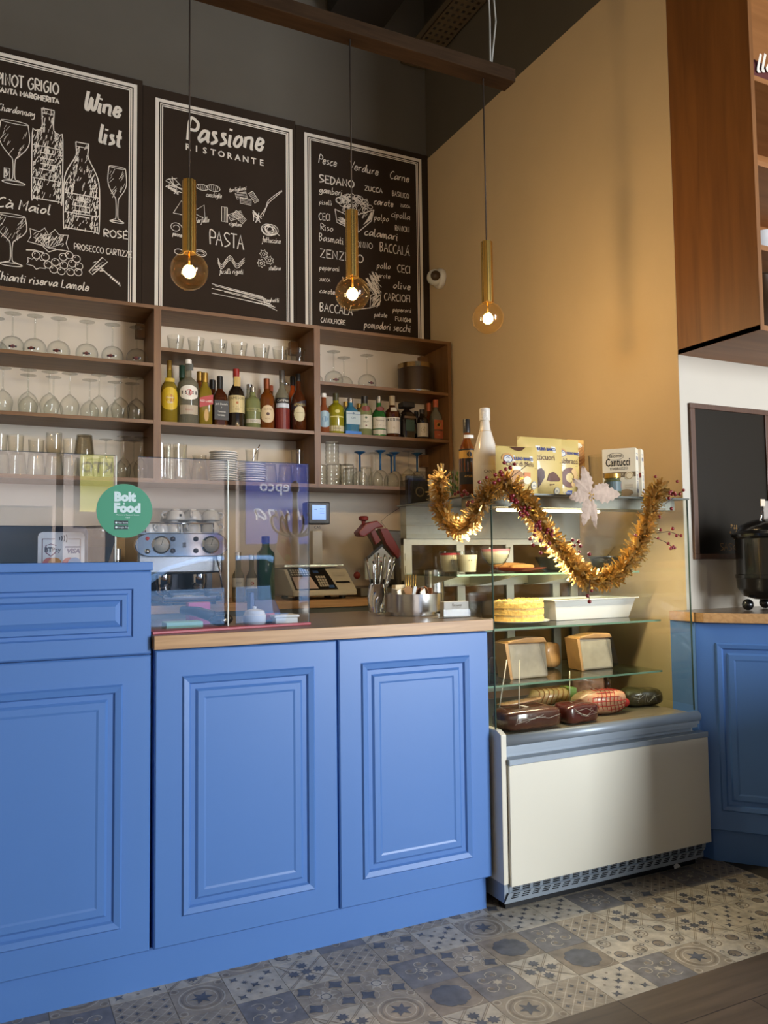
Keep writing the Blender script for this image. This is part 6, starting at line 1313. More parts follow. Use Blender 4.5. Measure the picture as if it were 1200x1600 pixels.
bt((1.924, 4.4, 2.1), 4.40, .03, 'small bottle with gold cap behind the blue bottle', G_CLR, M_CAPG, neck=.25, caph=.14, group=GR, nr=.42)
bt((1.901, 4.28, 2.096), 4.28, .0465, 'square blue gin bottle with pale label on the right shelf', G_BLU, M_CAPS, neck=.22, caph=.12, sq=True, group=GR, labels=((.28, .62, .3, (168, 182, 184), [('GIN', .36, (60, 80, 100), .0), ('-', .05, (90, 110, 130), .1), ('*', .14, (90, 110, 130), .12)], 'rect'), (.02, .1, .34, (40, 110, 190), [], 'rect')), nr=.32)
bt((2.012, 4.4, 2.095), 4.40, .03, 'amber bottle with gold cap behind the flowered label gin', G_AMB, M_CAPG, neck=.25, caph=.12, group=GR, nr=.42)
bt((1.992, 4.28, 2.115), 4.28, .044, 'clear gin bottle with flowered white label and dark cap', G_PG, M_CAPB, neck=.26, caph=.18, prof='flask', group=GR, labels=((.18, .52, .34, (200, 196, 176), [('*', .16, (70, 90, 60), .1), ('MALFY', .3, BK, .0), ('*', .12, (110, 60, 50), -.1)], 'rect'), (.6, .74, .2, (120, 50, 40), [], 'oval')), nr=.4)
bt((2.085, 4.28, 2.122), 4.28, .043, 'emerald green gin bottle with white label and red seal', G_EM, M_CAPS, neck=.3, caph=.16, group=GR, labels=((.2, .48, .38, (206, 200, 184), [('Tanqueray', .32, BK, .06), ('-', .03, BK, -.06)], 'rect'), (.06, .17, .38, (190, 184, 168), [], 'rect'), (.62, .72, .2, (110, 40, 30), [], 'oval')), nr=.34)
bt((2.174, 4.28, 2.131), 4.28, .0455, 'brown cognac bottle with white label and black name band', G_DKAMB, mat('pale_wax_cap', (176, 160, 130), .5), neck=.3, caph=.22, prof='flask', group=GR, labels=((.1, .48, .4, (208, 200, 188), [('-', .34, (40, 32, 30), .13), ('MARTELL', .26, WH, .125), ('VS', .34, (150, 130, 90), -.06)], 'rect'), (.62, .7, .14, (180, 170, 150), [], 'rect')), nr=.36)
b = bt((2.271, 4.28, 2.1), 4.28, .0465, 'square dark amaretto bottle with big square black cap', G_DK, M_CAPB, neck=.2, caph=.02, sq=True, group=GR, labels=((.2, .5, .2, (36, 60, 44), [], 'rect'), (.54, .6, .26, (96, 70, 40), [], 'rect')), nr=.28)
MB().box(-.044, .044, -.04, .04, .242, .282).build('square_stopper', [M_CAPB], b, bevel=.008) if False else MB().box(-.04, .04, -.036, .036, b.children[0].dimensions.z * 0 + ((2.27, 4.28, 2.065)[2] - z), ((2.271, 4.28, 2.1)[2] - z)).build('square_stopper', [M_CAPB], b, bevel=.006)
bt((2.403, 4.4, 2.076), 4.40, .02, 'slim dark bottle with white paper seal behind the apothecary gin', G_DK, M_CAPB, neck=.3, caph=.12, group=GR, labels=((.3, .6, .3, (190, 186, 176), [], 'rect'),), nr=.6)
bt((2.377, 4.28, 2.065), 4.28, .036, 'dark apothecary gin bottle with white label showing a ring', G_DK, M_CAPB, neck=.24, caph=.14, prof='flask', group=GR, labels=((.1, .54, .4, (190, 182, 170), [('*', .5, (120, 110, 90), .0), ('*', .42, (190, 182, 160), .0), ('47', .36, BK, 0)], 'rect'),), nr=.4)
bt((2.493, 4.4, 2.135), 4.40, .03, 'bottle with orange cap behind the orange labelled bottle', G_AMB, M_CAPO, neck=.3, caph=.2, group=GR, nr=.42)
bt((2.479, 4.29, 2.134), 4.29, .034, 'clear square bottle with orange label, rightmost on the right shelf', G_CLR, M_CAPO, neck=.24, caph=.18, sq=True, group=GR, labels=((.27, .5, .29, (170, 84, 40), [('*', .44, (200, 150, 70), 0), ('*', .3, (150, 60, 30), 0)], 'rect'), (.05, .24, .29, (156, 72, 34), [('RUM', .3, (210, 180, 130), 0)], 'rect')), nr=.42)
# --- bottom right shelf
z = ZS['RC'] + .0005
def ringed(r, h, up=True):
    P = [(.0005, .005)]; n = 5
    for k in range(n): a = .006 + (h - .008) * k / n; P += [(r * .9, a), (r * .97, a + (h - .008) / n * .5), (r * .92, a + (h - .008) / n * .95)]
    P += [(r * .97, h), (r, h)]
    for k in reversed(range(n)): a = .002 + (h - .004) * k / n; P += [(r * .95, a + (h - .004) / n * .9), (r * 1.02, a + (h - .004) / n * .5), (r * .95, a)]
    P += [(.0005, 0)]; mb = MB().shell(P, seg=24)
    if not up: mb.v = [(x, y, h - zz) for x, y, zz in mb.v]
    return [('glass_cup', mb, [M_TGL])]
rg = None
for i, (q, y, zz, lab) in enumerate((((1.725, 4.27, 1.635), 4.275, 0, 'ringed tumbler at the left end of the bottom right shelf'), ((1.789, 4.27, 1.637), 4.265, 0, 'ringed tumbler at the bottom of the two high pile on the bottom right shelf'), ((1.778, 4.27, 1.747), 4.265, .1255, 'ringed tumbler on top of the two high pile on the bottom right shelf'),
                                     ((1.867, 4.27, 1.64), 4.265, 0, 'ringed tumbler right of the two high pile on the bottom right shelf'), ((1.957, 4.4, 1.672), 4.42, 0, 'ringed tumbler at the back beside the smooth tumbler'))):
    if rg is None: rg = place('ringed_tumbler', lab, 'glass', ringed(.044, .125, False), q[0] + .002, y + .06, z, 'ringed tumblers on the bottom right shelf')
    else:
        r_ = dup(rg, (q[0], y, z + zz), lab)
        if i == 2: r_.scale = (.92, .92, 1)
q = (1.987, 4.265, 1.636); dup(tb0, (q[0], 4.265, z), 'smooth upturned tumbler before the blue footed glasses', None, 'upturned tumblers beside the plates').scale = (.95, .95, 1.05)
M_BLUS = tinted('blue_glass_stem', (52, 110, 160), .55)
def bluefoot(h):
    p = stem_glass(h, .046, .034, .47); p[1] = (p[1][0], MB().lathe([(.008, h * .47), (.006, h * .5), (.006, h - .02), (.012, h - .012)], seg=12), [M_BLUS]); p[2] = ('foot', MB().lathe([(.012, h - .014), (.034, h - .003), (.034, h), (.0001, h)], seg=24), [M_BLUS]); return p
bf0 = None
for i, (q, y, s_) in enumerate((((1.995, 4.36, 1.776), 4.36, 1), ((2.086, 4.27, 1.78), 4.27, 1), ((2.216, 4.38, 1.79), 4.385, 1), ((2.18, 4.27, 1.762), 4.27, .97), ((2.343, 4.29, 1.772), 4.29, 1))):
    lab = '%s upturned glass with blue foot from the left on the bottom right shelf' % ORD[i]
    if bf0 is None: bf0 = place('blue_footed_glass', lab, 'glass', bluefoot(.215), q[0], y, z, 'blue footed glasses on the bottom right shelf')
    else: dup(bf0, (q[0], y, z), lab).scale = (1, 1, s_)
for i, (q, y) in enumerate((((2.122, 4.41, 1.815), 4.41), ((2.279, 4.28, 1.802), 4.28))): dup(wine, (q[0], y, z), ('clear upturned wine glass behind the second blue footed glass', 'clear upturned wine glass left of the last blue footed glass')[i], None, 'clear wine glasses on the bottom right shelf')
# ================================================================ acrylic screens, sticker and counter things
YSC = 2.42; ZW = .9528
def screen(x0, x1, z0, label, em=None):
    t = thing('acrylic_screen', label, 'acrylic screen', (x0, YSC, z0))
    MB().box(0, x1 - x0, 0, .005, 0, 1.461 - z0).build('acrylic_sheet', [M_PLEXI], t)
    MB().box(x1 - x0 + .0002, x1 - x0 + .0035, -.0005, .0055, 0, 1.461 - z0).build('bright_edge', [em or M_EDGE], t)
    MB().box(0, x1 - x0, .0002, .0048, 1.4612 - z0, 1.4630 - z0).build('top_edge', [glass('acrylic_top_edge', (190, 200, 214), 0)], t)
    return t
screen(-.45, .337, 1.1575, 'clear acrylic screen standing on the tall blue bar cabinet')
screen(.400, .664, .9605, 'middle clear acrylic screen standing on the wooden worktop')
screen(.690, .925, .9605, 'right clear acrylic screen standing on the wooden worktop', glass('acrylic_dull_edge', (214, 220, 226), 0))
q = MB().prism([(.428, 2.335), (.93, 2.415), (.93, 2.43), (.428, 2.43)], ZW, .9603); tag(q.build('red_base_strip', [mat('red_plastic_strip', (168, 52, 66), .4)], bevel=.001), 'dark red strip along the foot of the acrylic screens on the worktop', 'strip')
c = (0.363, 2.417, 1.303)
st = thing('round_sticker', 'round green sticker joining the left and middle acrylic screens', 'sticker', c)
r = .0775
I = Ink(); I.disc(0, 0, r, 64); mb = I.flat(0); mb.build('green_disc', [mat('sticker_green', (62, 146, 112), .5)], st)
I = Ink(); I.type('Bolt', .0355, -.030, .0285, align='LEFT', bold=.0022); I.type('Food', .0355, -.0305, -.0035, align='LEFT', bold=.0022); I.disc(-.0025, .0205, .0028, 10)
I.type('Mananci si bauturi, livrate', .0062, .008, -.0135); I.type('rapid', .006, .008, -.0205)
I.flat(-.0008).build('white_lettering', [mat('sticker_white', (206, 226, 226), .5)], st)
for z0, txt in ((-.0395, 'App Store'), (-.053, 'Google Play')):
    I = Ink(); I.rect(-.0285, z0, .0095, z0 + .0115); J = Ink(); J.type(txt, .0068, -.005, z0 + .0032); J.disc(-.0235, z0 + .0055, .003, 10)
    mb = I.flat(-.0008); J.flat(-.0012, mb, 1); mb.build('store_badge', [mat('badge_dark', (36, 46, 52), .5), mat('sticker_white', (206, 226, 226), .5)], st)
# point of sale screen and payment sign
t = thing('pos_monitor', 'dark blue back of a till screen behind the tall bar cabinet', 'monitor', (.12, 2.72, ZW))
a0, a1 = (0.045, 2.72, 1.274), (0.296, 2.72, 1.272)
w_ = a1[0] - .12
pts = [(-.34, .07), (w_, .07), (w_ + .002, a1[2] - ZW - .02), (w_ - .004, a1[2] - ZW - .006), (w_ - .015, a1[2] - ZW), (-.34, a1[2] - ZW)]
MB().slab(pts, 0, .035).build('screen_back', [mat('dark_navy_plastic', (34, 46, 66), .35)], t, bevel=.004); MB().lathe([(.1, 0), (.1, .012), (.03, .016), (.025, .09)], (-.08, .06, 0), seg=28).build('stand', [M_BLACK], t)
a0, a1 = (0.142, 2.56, 1.156), (0.27, 2.56, 1.155); zt_ = (0.204, 2.56, 1.247)[2]
t = thing('payment_sign', 'white card payment sign standing before the dark till screen', 'sign', ((a0[0] + a1[0]) / 2, 2.56, ZW)); w_ = (a1[0] - a0[0]) / 2; h_ = zt_ - ZW
MB().slab([(-w_, 0), (w_, 0), (w_, h_ - .014), (w_ - .003, h_ - .005), (w_ - .012, h_), (-w_ + .012, h_), (-w_ + .003, h_ - .005), (-w_, h_ - .014)], 0, .006).build('sign_panel', [mat('sign_white', (222, 220, 218), .4)], t)
I = Ink(); e = w_ * .83; hz = h_ - .022
I.rect(-e, hz, -w_ * .28, hz + .0025); I.rect(w_ * .28, hz, e, hz + .0025); I.rect(-e, .01, -e + .0022, hz); I.rect(e - .0022, .01, e, hz)
I.flat(-.0006).build('red_border', [mat('sign_maroon', (104, 52, 52), .5)], t)
I = Ink()
for k in range(4): I.stroke([(-.008 + .0055 * k + (.006 + .0022 * k) * .5 * math.cos(u), h_ - .019 + (.006 + .0028 * k) * math.sin(u)) for u in [-.9 + .3 * j for j in range(7)]], .0028)
I.type('BT', .018, -w_ * .56, h_ - .058, bold=.0008); I.type('Pay', .018, -w_ * .22, h_ - .058)
I.flat(-.0006).build('lettering', [mat('sign_charcoal', (60, 58, 72), .5)], t)
I = Ink(); I.stroke([(-w_ * .66, h_ - .04), (-w_ * .66, h_ - .06), (-w_ * .45, h_ - .071), (-w_ * .25, h_ - .06)], .0035); I.stroke([(-w_ * .66, h_ - .04), (-w_ * .45, h_ - .035), (-w_ * .22, h_ - .04)], .002); I.flat(-.0005).build('shield_mark', [mat('sign_shield', (120, 70, 96), .5)], t)
I = Ink(); I.type('VISA', .0185, w_ * .5, h_ - .062, bold=.0008, shear=.2); I.rect(w_ * .16, h_ - .046, w_ * .84, h_ - .042); I.flat(-.0006).build('card_name', [mat('sign_navy', (48, 52, 110), .5)], t)
I = Ink(); I.disc(-w_ * .5, h_ - .094, .019, 24); J = Ink(); J.disc(-w_ * .27, h_ - .094, .019, 24); K = Ink(); K.disc(w_ * .33, h_ - .094, .019, 24); L_ = Ink(); L_.disc(w_ * .57, h_ - .094, .019, 24)
mb = I.flat(-.0006); J.flat(-.0009, mb, 1); K.flat(-.0006, mb, 2); L_.flat(-.0009, mb, 3); mb.build('card_circles', [mat('circle_red', (206, 96, 86), .5), mat('circle_orange', (220, 160, 96), .5), mat('circle_crimson', (190, 50, 56), .5), mat('circle_blue', (96, 150, 206), .5)], t)
# small things behind the screens (on the worktop)
def onto(px, Y): return px
t = thing('barcode_scanner', 'black hand scanner lying behind the middle acrylic screen', 'scanner', ((0.67, 2.52, 0.96)[0], 2.52, ZW))
MB().ball((0, 0, .022), .035, 0, 20, 12, 1.1, .8, .6).build('scanner_head', [M_BLACKG], t); MB().tube([(-.02, .02, .03), (-.06, .06, .045), (-.1, .1, .05)], [.018, .016, .012], 14).build('grip', [M_BLACK], t); MB().tube([(.002, -.0275, .02), (.002, -.03, .02)], .008, 14).build('window', [M_CHROME], t)
c = (0.782, 2.53, 0.948)
t = thing('sugar_bowl', 'round white lidded sugar bowl between the acrylic screens', 'sugar bowl', (c[0], 2.53, ZW))
MB().lathe([(.03, 0), (.036, .006), (.037, .03), (.033, .034)], seg=28).build('bowl', [M_PORC], t); MB().lathe([(.034, .0342), (.03, .044), (.014, .05), (.006, .051), (.007, .057), (.0005, .059)], seg=28).build('lid', [M_PORC], t)
c = (0.841, 2.58, 0.948)
t = thing('card_terminal', 'navy blue card terminal with a red mark behind the right acrylic screen', 'card terminal', (c[0], 2.60, ZW))
M_NAVYP = mat('navy_plastic', (40, 50, 98), .35)
MB().sideslab([(-.04, 0), (.05, 0), (.05, .055), (.02, .075), (-.04, .035)], -.04, .04).build('terminal_body', [M_NAVYP], t, bevel=.005); MB().box(-.055, -.041, -.01, .03, .02, .10).build('card_reader_arm', [M_NAVYP], t, bevel=.003)
I = Ink(); I.rect(-.012, .01, .018, .032); I.flat(-.0405).build('red_mark', [mat('red_mark', (178, 50, 48), .4)], t)
c = (0.887, 2.52, 0.95)
t = thing('tip_tray', 'small white plastic tray right of the navy card terminal', 'tray', (c[0], 2.55, ZW))
MB().box(-.038, .038, -.03, .03, 0, .018).build('tray_base', [M_WHITEP], t, bevel=.002); MB().box(-.043, .043, -.035, .035, .0182, .027).build('tray_lid', [M_WHITEP], t, bevel=.003)
c = (0.546, 2.5, 0.951)
t = MB().box(-.055, .055, -.035, .035, 0, .022).build('mint_box', [mat('mint_card', (158, 206, 178), .5)], loc=(c[0], 2.50, ZW), bevel=.002); tag(t, 'flat mint green box behind the middle acrylic screen', 'box')
c = (0.632, 2.62, 1.006)
t = MB().box(-.035, .035, -.02, .02, 0, .07).build('note_block', [mat('pink_paper', (206, 86, 124), .6)], loc=(c[0], 2.66, ZW)); tag(t, 'bright pink paper block behind the mint box', 'note block')
# cutlery jar
c = (1.378, 2.82, 0.953)
t = thing('cutlery_jar', 'twisted metal jar packed with cutlery beside the steel organiser', 'cutlery jar', (c[0], c[1] + .04, ZW))
mb = MB(); n = 20
vs = [((.034 + .006 * math.sin(z * 60 + k * .63)) * math.cos(2 * PI * k / n + z * 9), (.034 + .006 * math.sin(z * 60 + k * .63)) * math.sin(2 * PI * k / n + z * 9), z) for z in [.0, .012, .024, .036, .048, .06, .072, .084, .096, .108] for k in range(n)]
mb.add(vs, [(j * n + k, j * n + (k + 1) % n, (j + 1) * n + (k + 1) % n, (j + 1) * n + k) for j in range(9) for k in range(n)], 0, True); mb.build('jar', [M_CHROME], t); MB().lathe([(.038, .0), (.036, .004)], seg=20).build('base', [M_CHROME], t)
random.seed(12)
M_CUT = mat('dull_cutlery_steel', (150, 144, 134), .2, 1.); cx, cy = c[0], c[1] + .04
kinds = ('knife', 'fork', 'spoon')
for k in range(11):
    a = 2 * PI * k / 11; kd = kinds[k % 3]; lean = random.uniform(.02, .055); ln = random.uniform(.17, .235)
    b0 = Vector((.014 * math.cos(a), .014 * math.sin(a), .012)); b1 = Vector(((.02 + lean) * math.cos(a) + .02, (.02 + lean) * math.sin(a), ln))
    th = thing(kd, '%s %s sticking handle up from the cutlery jar, leaning %s' % (('slim dull', 'bright', 'broad')[k % 3], kd, ('right', 'right and back', 'to the back', 'back and left', 'left and back', 'far left', 'left and forward', 'to the front', 'forward and right', 'right and forward', 'far right')[k]), 'cutlery', (cx, cy, ZW), 0, 'cutlery in the jar')
    d = (b1 - b0); MB().tube([b0, b0 + d * .5, b0 + d * .62, b0 + d * .9, b1], [.002, .002, .004, .0055, .003], 8).build('handle', [M_CUT if k % 3 else M_CHROME], th)
# steel organiser
c = (1.346, 2.498, 0.953); oy = c[1] + .095; ox = (1.418, 2.63, 0.977)[0]
oy = 2.64
orad = ((1.519, 2.6, 0.975)[0] - (1.291, 2.6, 0.983)[0]) / 2 * .93
t = thing('steel_organiser', 'round brushed steel tub on a narrower foot filled with sachets', 'organiser', (ox, oy, ZW))
MB().lathe([(orad * .8, 0), (orad * .8, .014)], seg=48).build('foot', [M_STEEL], t)
MB().shell([(.0005, .0145), (orad, .0145), (orad, .078), (orad - .003, .078), (orad - .003, .018), (.0005, .018)], seg=48).build('tub', [M_STEEL], t)
random.seed(31)
SACH = ((142, 96, 66), (226, 220, 208), (128, 82, 60), (176, 184, 196), (150, 104, 74), (232, 228, 220), (206, 178, 140), (138, 92, 66), (220, 214, 200), (160, 120, 84))
sc_names = ('brown', 'white', 'dark brown', 'pale blue', 'tan', 'bright white', 'beige', 'chestnut', 'cream', 'light brown')
sc_pl = ('at the right rim', 'at the left rim', 'behind the right rim', 'at the front left', 'at the far right', 'in the front middle', 'at the back', 'at the back right', 'at the back left', 'in the centre')
sp = ((.055, -.02), (-.06, -.02), (.05, .03), (-.035, -.055), (.072, .01), (.01, -.06), (.0, .06), (.035, .05), (-.05, .04), (.0, .0))
for k in range(10):
    col = SACH[k]; s_ = MB().box(-.014, .014, -.002, .002, 0, .05 if k % 3 else .06); s_.v = [(x, y + .006 * math.sin(60 * x), z) for x, y, z in s_.v]
    o = s_.build('sachet', [mat('sachet_%d_%d' % (col[0], k), col, .5, bump=.2, nscale=30)], loc=(ox + sp[k][0] * orad / .1, oy + sp[k][1] * orad / .1, ZW + .046), rot=(random.uniform(-.3, .3), random.uniform(-.45, .45), random.uniform(0, 3)))
    tag(o, '%s paper sachet %s of the steel organiser' % (sc_names[k], sc_pl[k]), 'sachet', 'sachets in the steel organiser')
M_GST = mat('golden_stirrer', (190, 160, 100), .3, .9)
for k in range(5):
    o = MB().tube([(0, 0, 0), (.006 * (k - 1), .004 * k, .125)], .0022, 6).build('stirrer', [M_GST], loc=(ox - .012 + .007 * k, oy + .025, ZW + .02)); tag(o, '%s golden stirrer from the left standing in the steel organiser' % ORD[k], 'stirrer', 'golden stirrers in the steel organiser')
o = MB().box(-.022, .022, -.015, .015, 0, .09).build('tea_box', [mat('cream_box', (206, 190, 160), .6)], loc=(ox - .035, oy + .045, ZW + .0185)); tag(o, 'cream box standing at the back of the steel organiser', 'box')
c = (1.605, 2.74, 1.015)
t = thing('steel_cup', 'tall brushed steel cup holding white paper behind the organiser', 'cup', (c[0] - .012, 2.79, ZW)); zt_ = (1.607, 2.74, 1.112)[2] - ZW
MB().shell([(.0005, .002), (.039, .002), (.039, zt_), (.0375, zt_), (.0375, .004), (.0005, .004)], seg=36).build('cup', [M_STEEL], t); MB().box(-.036, -.006, -.028, -.025, .02, zt_ - .004).build('white_paper', [mat('white_paper', (232, 228, 220), .8)], t)
# business cards
c = (1.45, 2.383, 0.953)
t = thing('card_holder', 'clear holder of white business cards at the right end of the worktop', 'card holder', (c[0] + .004, c[1] + .03, ZW), -.1)
MB().box(-.05, .05, -.022, .022, 0, .003).box(-.05, .05, -.024, -.0225, 0, .03).box(-.05, .05, .02, .022, 0, .045).box(-.05, -.0485, -.022, .02, .003, .03).box(.0485, .05, -.022, .02, .003, .03).build('holder', [glass('card_holder_plastic', (246, 246, 246), 0, mx=.3)], t)
cards = MB().box(-.046, .046, -.019, .016, .004, .056); cards.build('cards', [mat('card_white', (184, 180, 170), .6)], t)
I = Ink(); I.write('Passione', (-.017, .04), (.019, .04), .011, .0011, .2); I.type('RISTORANTE', .0042, 0, .0335, space=1.5)
for x0 in (-.04, .018):
    for k in range(3): I.rect(x0, .016 - .0035 * k, x0 + (.022, .016, .02)[k], .0172 - .0035 * k)
I.flat(-.0196).build('printed_lettering', [mat('print_brown', (96, 84, 70), .6)], t)

# ================================================================ on the back counter
ZK = .9555
# scale
t = thing('shop_scale', 'white and black shop scale with a display on a pole', 'scale', (0, 0, 0)); YQ = 3.98
sx = lambda x, y, Y=YQ: None
bl, br_ = (1.418, 3.93, 0.982)[0], (1.775, 3.93, 0.979)[0]; zb = (1.564, 3.93, 0.981)[2]
z_t = (1.666, 4, 1.111)[2]
body = MB().sideslab([(3.93, .975), (4.25, .975), (4.25, 1.12), (4.08, 1.115), (3.93, 1.0)], bl, br_)
body.build('body', [mat('scale_white', (196, 194, 184), .4)], t, bevel=.006)
for x in (bl + .05, br_ - .06): MB().lathe([(.018, 0), (.018, .019)], (x, 3.99, ZK), 16).build('foot', [M_BLACK], t); MB().lathe([(.018, 0), (.018, .019)], (x, 4.2, ZK), 16).build('foot', [M_BLACK], t)
def onslope(u, v, d=.0015): y = 3.93 + .15 * v; return (u, y - d * .6, 1.0 + .115 * v + d)
kb = MB(); k0, k1 = bl + .015, br_ - .125
kb.add([onslope(k0, .04), onslope(k1 + .02, .04), onslope(k1, .98), onslope(k0 + .004, .98)], [(0, 1, 2, 3)], 0)
w_ = k1 - k0
kb.add([onslope(k0 + .01, .08, .003), onslope(k0 + w_ * .6, .08, .003), onslope(k0 + w_ * .52, .62, .003), onslope(k0 + .012, .62, .003)], [(0, 1, 2, 3)], 1)
for i in range(8):
    for j in range(3): u = k0 + .014 + w_ * .5 * i / 8; v = .67 + .1 * j; kb.add([onslope(u, v, .003), onslope(u + w_ * .045, v, .003), onslope(u + w_ * .045, v + .07, .003), onslope(u, v + .07, .003)], [(0, 1, 2, 3)], 2)
for i in range(4):
    for j in range(4): u = k0 + w_ * (.66 + .062 * i); v = .16 + .125 * j; kb.add([onslope(u, v, .003), onslope(u + w_ * .05, v, .003), onslope(u + w_ * .05, v + .1, .003), onslope(u, v + .1, .003)], [(0, 1, 2, 3)], 2)
for u, v in ((.64, .76), (.88, .1)): kb.add([onslope(k0 + w_ * u, v, .003), onslope(k0 + w_ * (u + .14), v, .003), onslope(k0 + w_ * (u + .14), v + .12, .003), onslope(k0 + w_ * u, v + .12, .003)], [(0, 1, 2, 3)], 3)
kb.build('keypad', [M_BLACK, mat('pink_keysheet', (206, 190, 186), .5), mat('key_white', (190, 188, 178), .5), mat('key_blue', (60, 96, 160), .4)], t)
pr_ = MB(); pr_.add([onslope(br_ - .1, .3, .003), onslope(br_ - .02, .3, .003), onslope(br_ - .02, .38, .003), onslope(br_ - .1, .38, .003)], [(0, 1, 2, 3)], 0); pr_.add([onslope(br_ - .1, .62, .003), onslope(br_ - .025, .62, .003), onslope(br_ - .025, .78, .003), onslope(br_ - .1, .78, .003)], [(0, 1, 2, 3)], 1); pr_.build('label_printer_slot', [M_BLACK, mat('key_white', (190, 188, 178), .5)], t)
MB().box(bl - .0, br_ - .02, 4.06, 4.3, 1.125, 1.137).build('weighing_plate', [M_STEEL], t, bevel=.002)
p0, p1 = (1.652, 4.24, 1.25)[0], (1.711, 4.24, 1.25)[0]
MB().box(p0, p1, 4.255, 4.30, 1.1375, 1.325).build('pole', [mat('scale_pole', (188, 186, 178), .4)], t, bevel=.003)
h0, h1 = (1.615, 4.22, 1.462), (1.747, 4.22, 1.36)
hd = MB().box(h0[0], h1[0], 4.225, 4.32, h1[2], (1.684, 4.22, 1.485)[2]).build('display_head', [mat('scale_dark_grey', (46, 46, 48), .4)], t, bevel=.006)
MB().box((1.638, 4.22, 1.427)[0], (1.72, 4.22, 1.428)[0], 4.2225, 4.2249, (1.683, 4.22, 1.385)[2], (1.684, 4.22, 1.467)[2]).build('lit_screen', [mat('lit_blue_screen', (120, 160, 220), .3, emit=(120, 165, 235), estr=.7)], hd)
I = Ink(); zc = (1.683, 4.22, 1.428)[2]; xc = (1.68, 4.22, 1.428)[0]
for k in range(3): I.rect(xc + .004, zc + .016 - .012 * k, xc + .03, zc + .019 - .012 * k)
I.rect(xc - .03, zc + .012, xc - .014, zc + .015); I.flat(4.2222).build('screen_digits', [mat('screen_digit', (50, 70, 120), .4)], hd)
I = Ink(); I.type('CAS', .022, xc, (1.683, 4.22, 1.344)[2] - .008); I.flat(4.2535).build('name_lettering', [mat('sign_charcoal', (60, 58, 72), .5)], t)
# slicer
t = thing('meat_slicer', 'grey meat slicer with a red handle and dark casing by the display case', 'slicer', (0, 0, 0)); Y2 = 4.12
M_SLG = mat('slicer_grey', (92, 88, 82), .35, .4); M_SLR = mat('slicer_red', (122, 34, 28), .4, coat=.3)
P = lambda q: (q[0], max(q[2], ZK + .0505))
c = (2.007, 4.16, 1.048); rad = ((2.191, 4.16, 1.062)[0] - (1.86, 4.16, 1.069)[0]) / 2
rad = min(rad, c[2] - ZK - .051); MB().tube([(c[0], 4.15, c[2]), (c[0], 4.19, c[2])], rad, 40).build('blade_guard', [M_SLG], t)
MB().box((1.844, 4.1, 0.964)[0], (2.178, 4.1, 0.954)[0], 4.04, 4.4, ZK, ZK + .05).build('base', [M_SLG], t, bevel=.006)
MB().slab([P((1.884, 4.06, 1.052)), P((1.886, 4.06, 1.161)), P((1.984, 4.06, 1.234)), P((2.051, 4.06, 1.166)), P((2.061, 4.06, 1.048))], 4.06, 4.068).build('measuring_plate', [mat('slicer_plate_silver', (176, 178, 176), .3, .6)], t)
I = Ink()
for k, y in enumerate((872, 878, 884, 890, 896)): a = (1.939, 4.05, 1.167); z_ = (1.975, 4.05, 1.167)[2] - .0197 * k; I.rect(a[0] + .002 * (k % 2), z_, a[0] + .048, z_ + .003)
I.flat(4.0585).build('red_scale_marks', [mat('red_mark', (178, 50, 48), .4)], t)
MB().slab([P((1.882, 4.07, 1.157)), P((1.986, 4.07, 1.245)), P((1.993, 4.07, 1.234)), P((1.89, 4.07, 1.154))], 4.055, 4.075).build('plate_edge', [M_BLACK], t)
MB().slab([P((1.844, 4.1, 1.31)), P((1.895, 4.1, 1.36)), P((1.962, 4.1, 1.375)), P((2.005, 4.1, 1.339)), P((1.954, 4.1, 1.332)), P((1.886, 4.1, 1.285)), P((1.855, 4.1, 1.288))], 4.06, 4.13).build('handle', [M_SLR], t, bevel=.006)
MB().lathe([(.01, 0), (.012, .02), (.026, .026), (.028, .04), (.02, .048)], ((1.895, 4.1, 1.353)[0], 4.1, (1.895, 4.1, 1.353)[2]), 18).build('knob', [M_SLR], t)
MB().slab([P((1.93, 4.1, 1.317)), P((1.957, 4.1, 1.328)), P((1.996, 4.1, 1.264)), P((1.964, 4.1, 1.242))], 4.085, 4.115).build('arm', [M_SLR], t, bevel=.003)
MB().slab([P((1.991, 4.12, 1.333)), P((2.039, 4.12, 1.333)), P((2.087, 4.12, 1.261)), P((2.131, 4.12, 1.188)), P((2.102, 4.12, 1.162)), P((2.03, 4.12, 1.246))], 4.09, 4.13).build('arm', [M_SLR], t, bevel=.003)
MB().slab([P((2.033, 4.14, 1.33)), P((2.206, 4.14, 1.32)), P((2.22, 4.14, 0.952)), P((2.117, 4.14, 0.955)), P((2.089, 4.14, 1.246))], 4.135, 4.4).build('motor_casing', [M_SLG], t, bevel=.008)
q = (1.816, 4.02, 1.075); MB().ball((q[0], 4.02, q[2]), .02, 0, 14, 8).build('thickness_knob', [M_SLR], t); MB().tube([(q[0] + .01, 4.02, q[2]), (q[0] + .03, 4.06, q[2] + .02)], .008, 10).build('knob_shaft', [M_CHROME], t)
MB().tube([(2.051, 4.2, 1.377), (2.092, 4.2, 1.411), (2.176, 4.2, 1.46)], .0012, 5).tube([(2.051, 4.2, 1.377), (2.053, 4.14, 1.338)], .0012, 5).build('thin_wire', [M_BLACK], t)
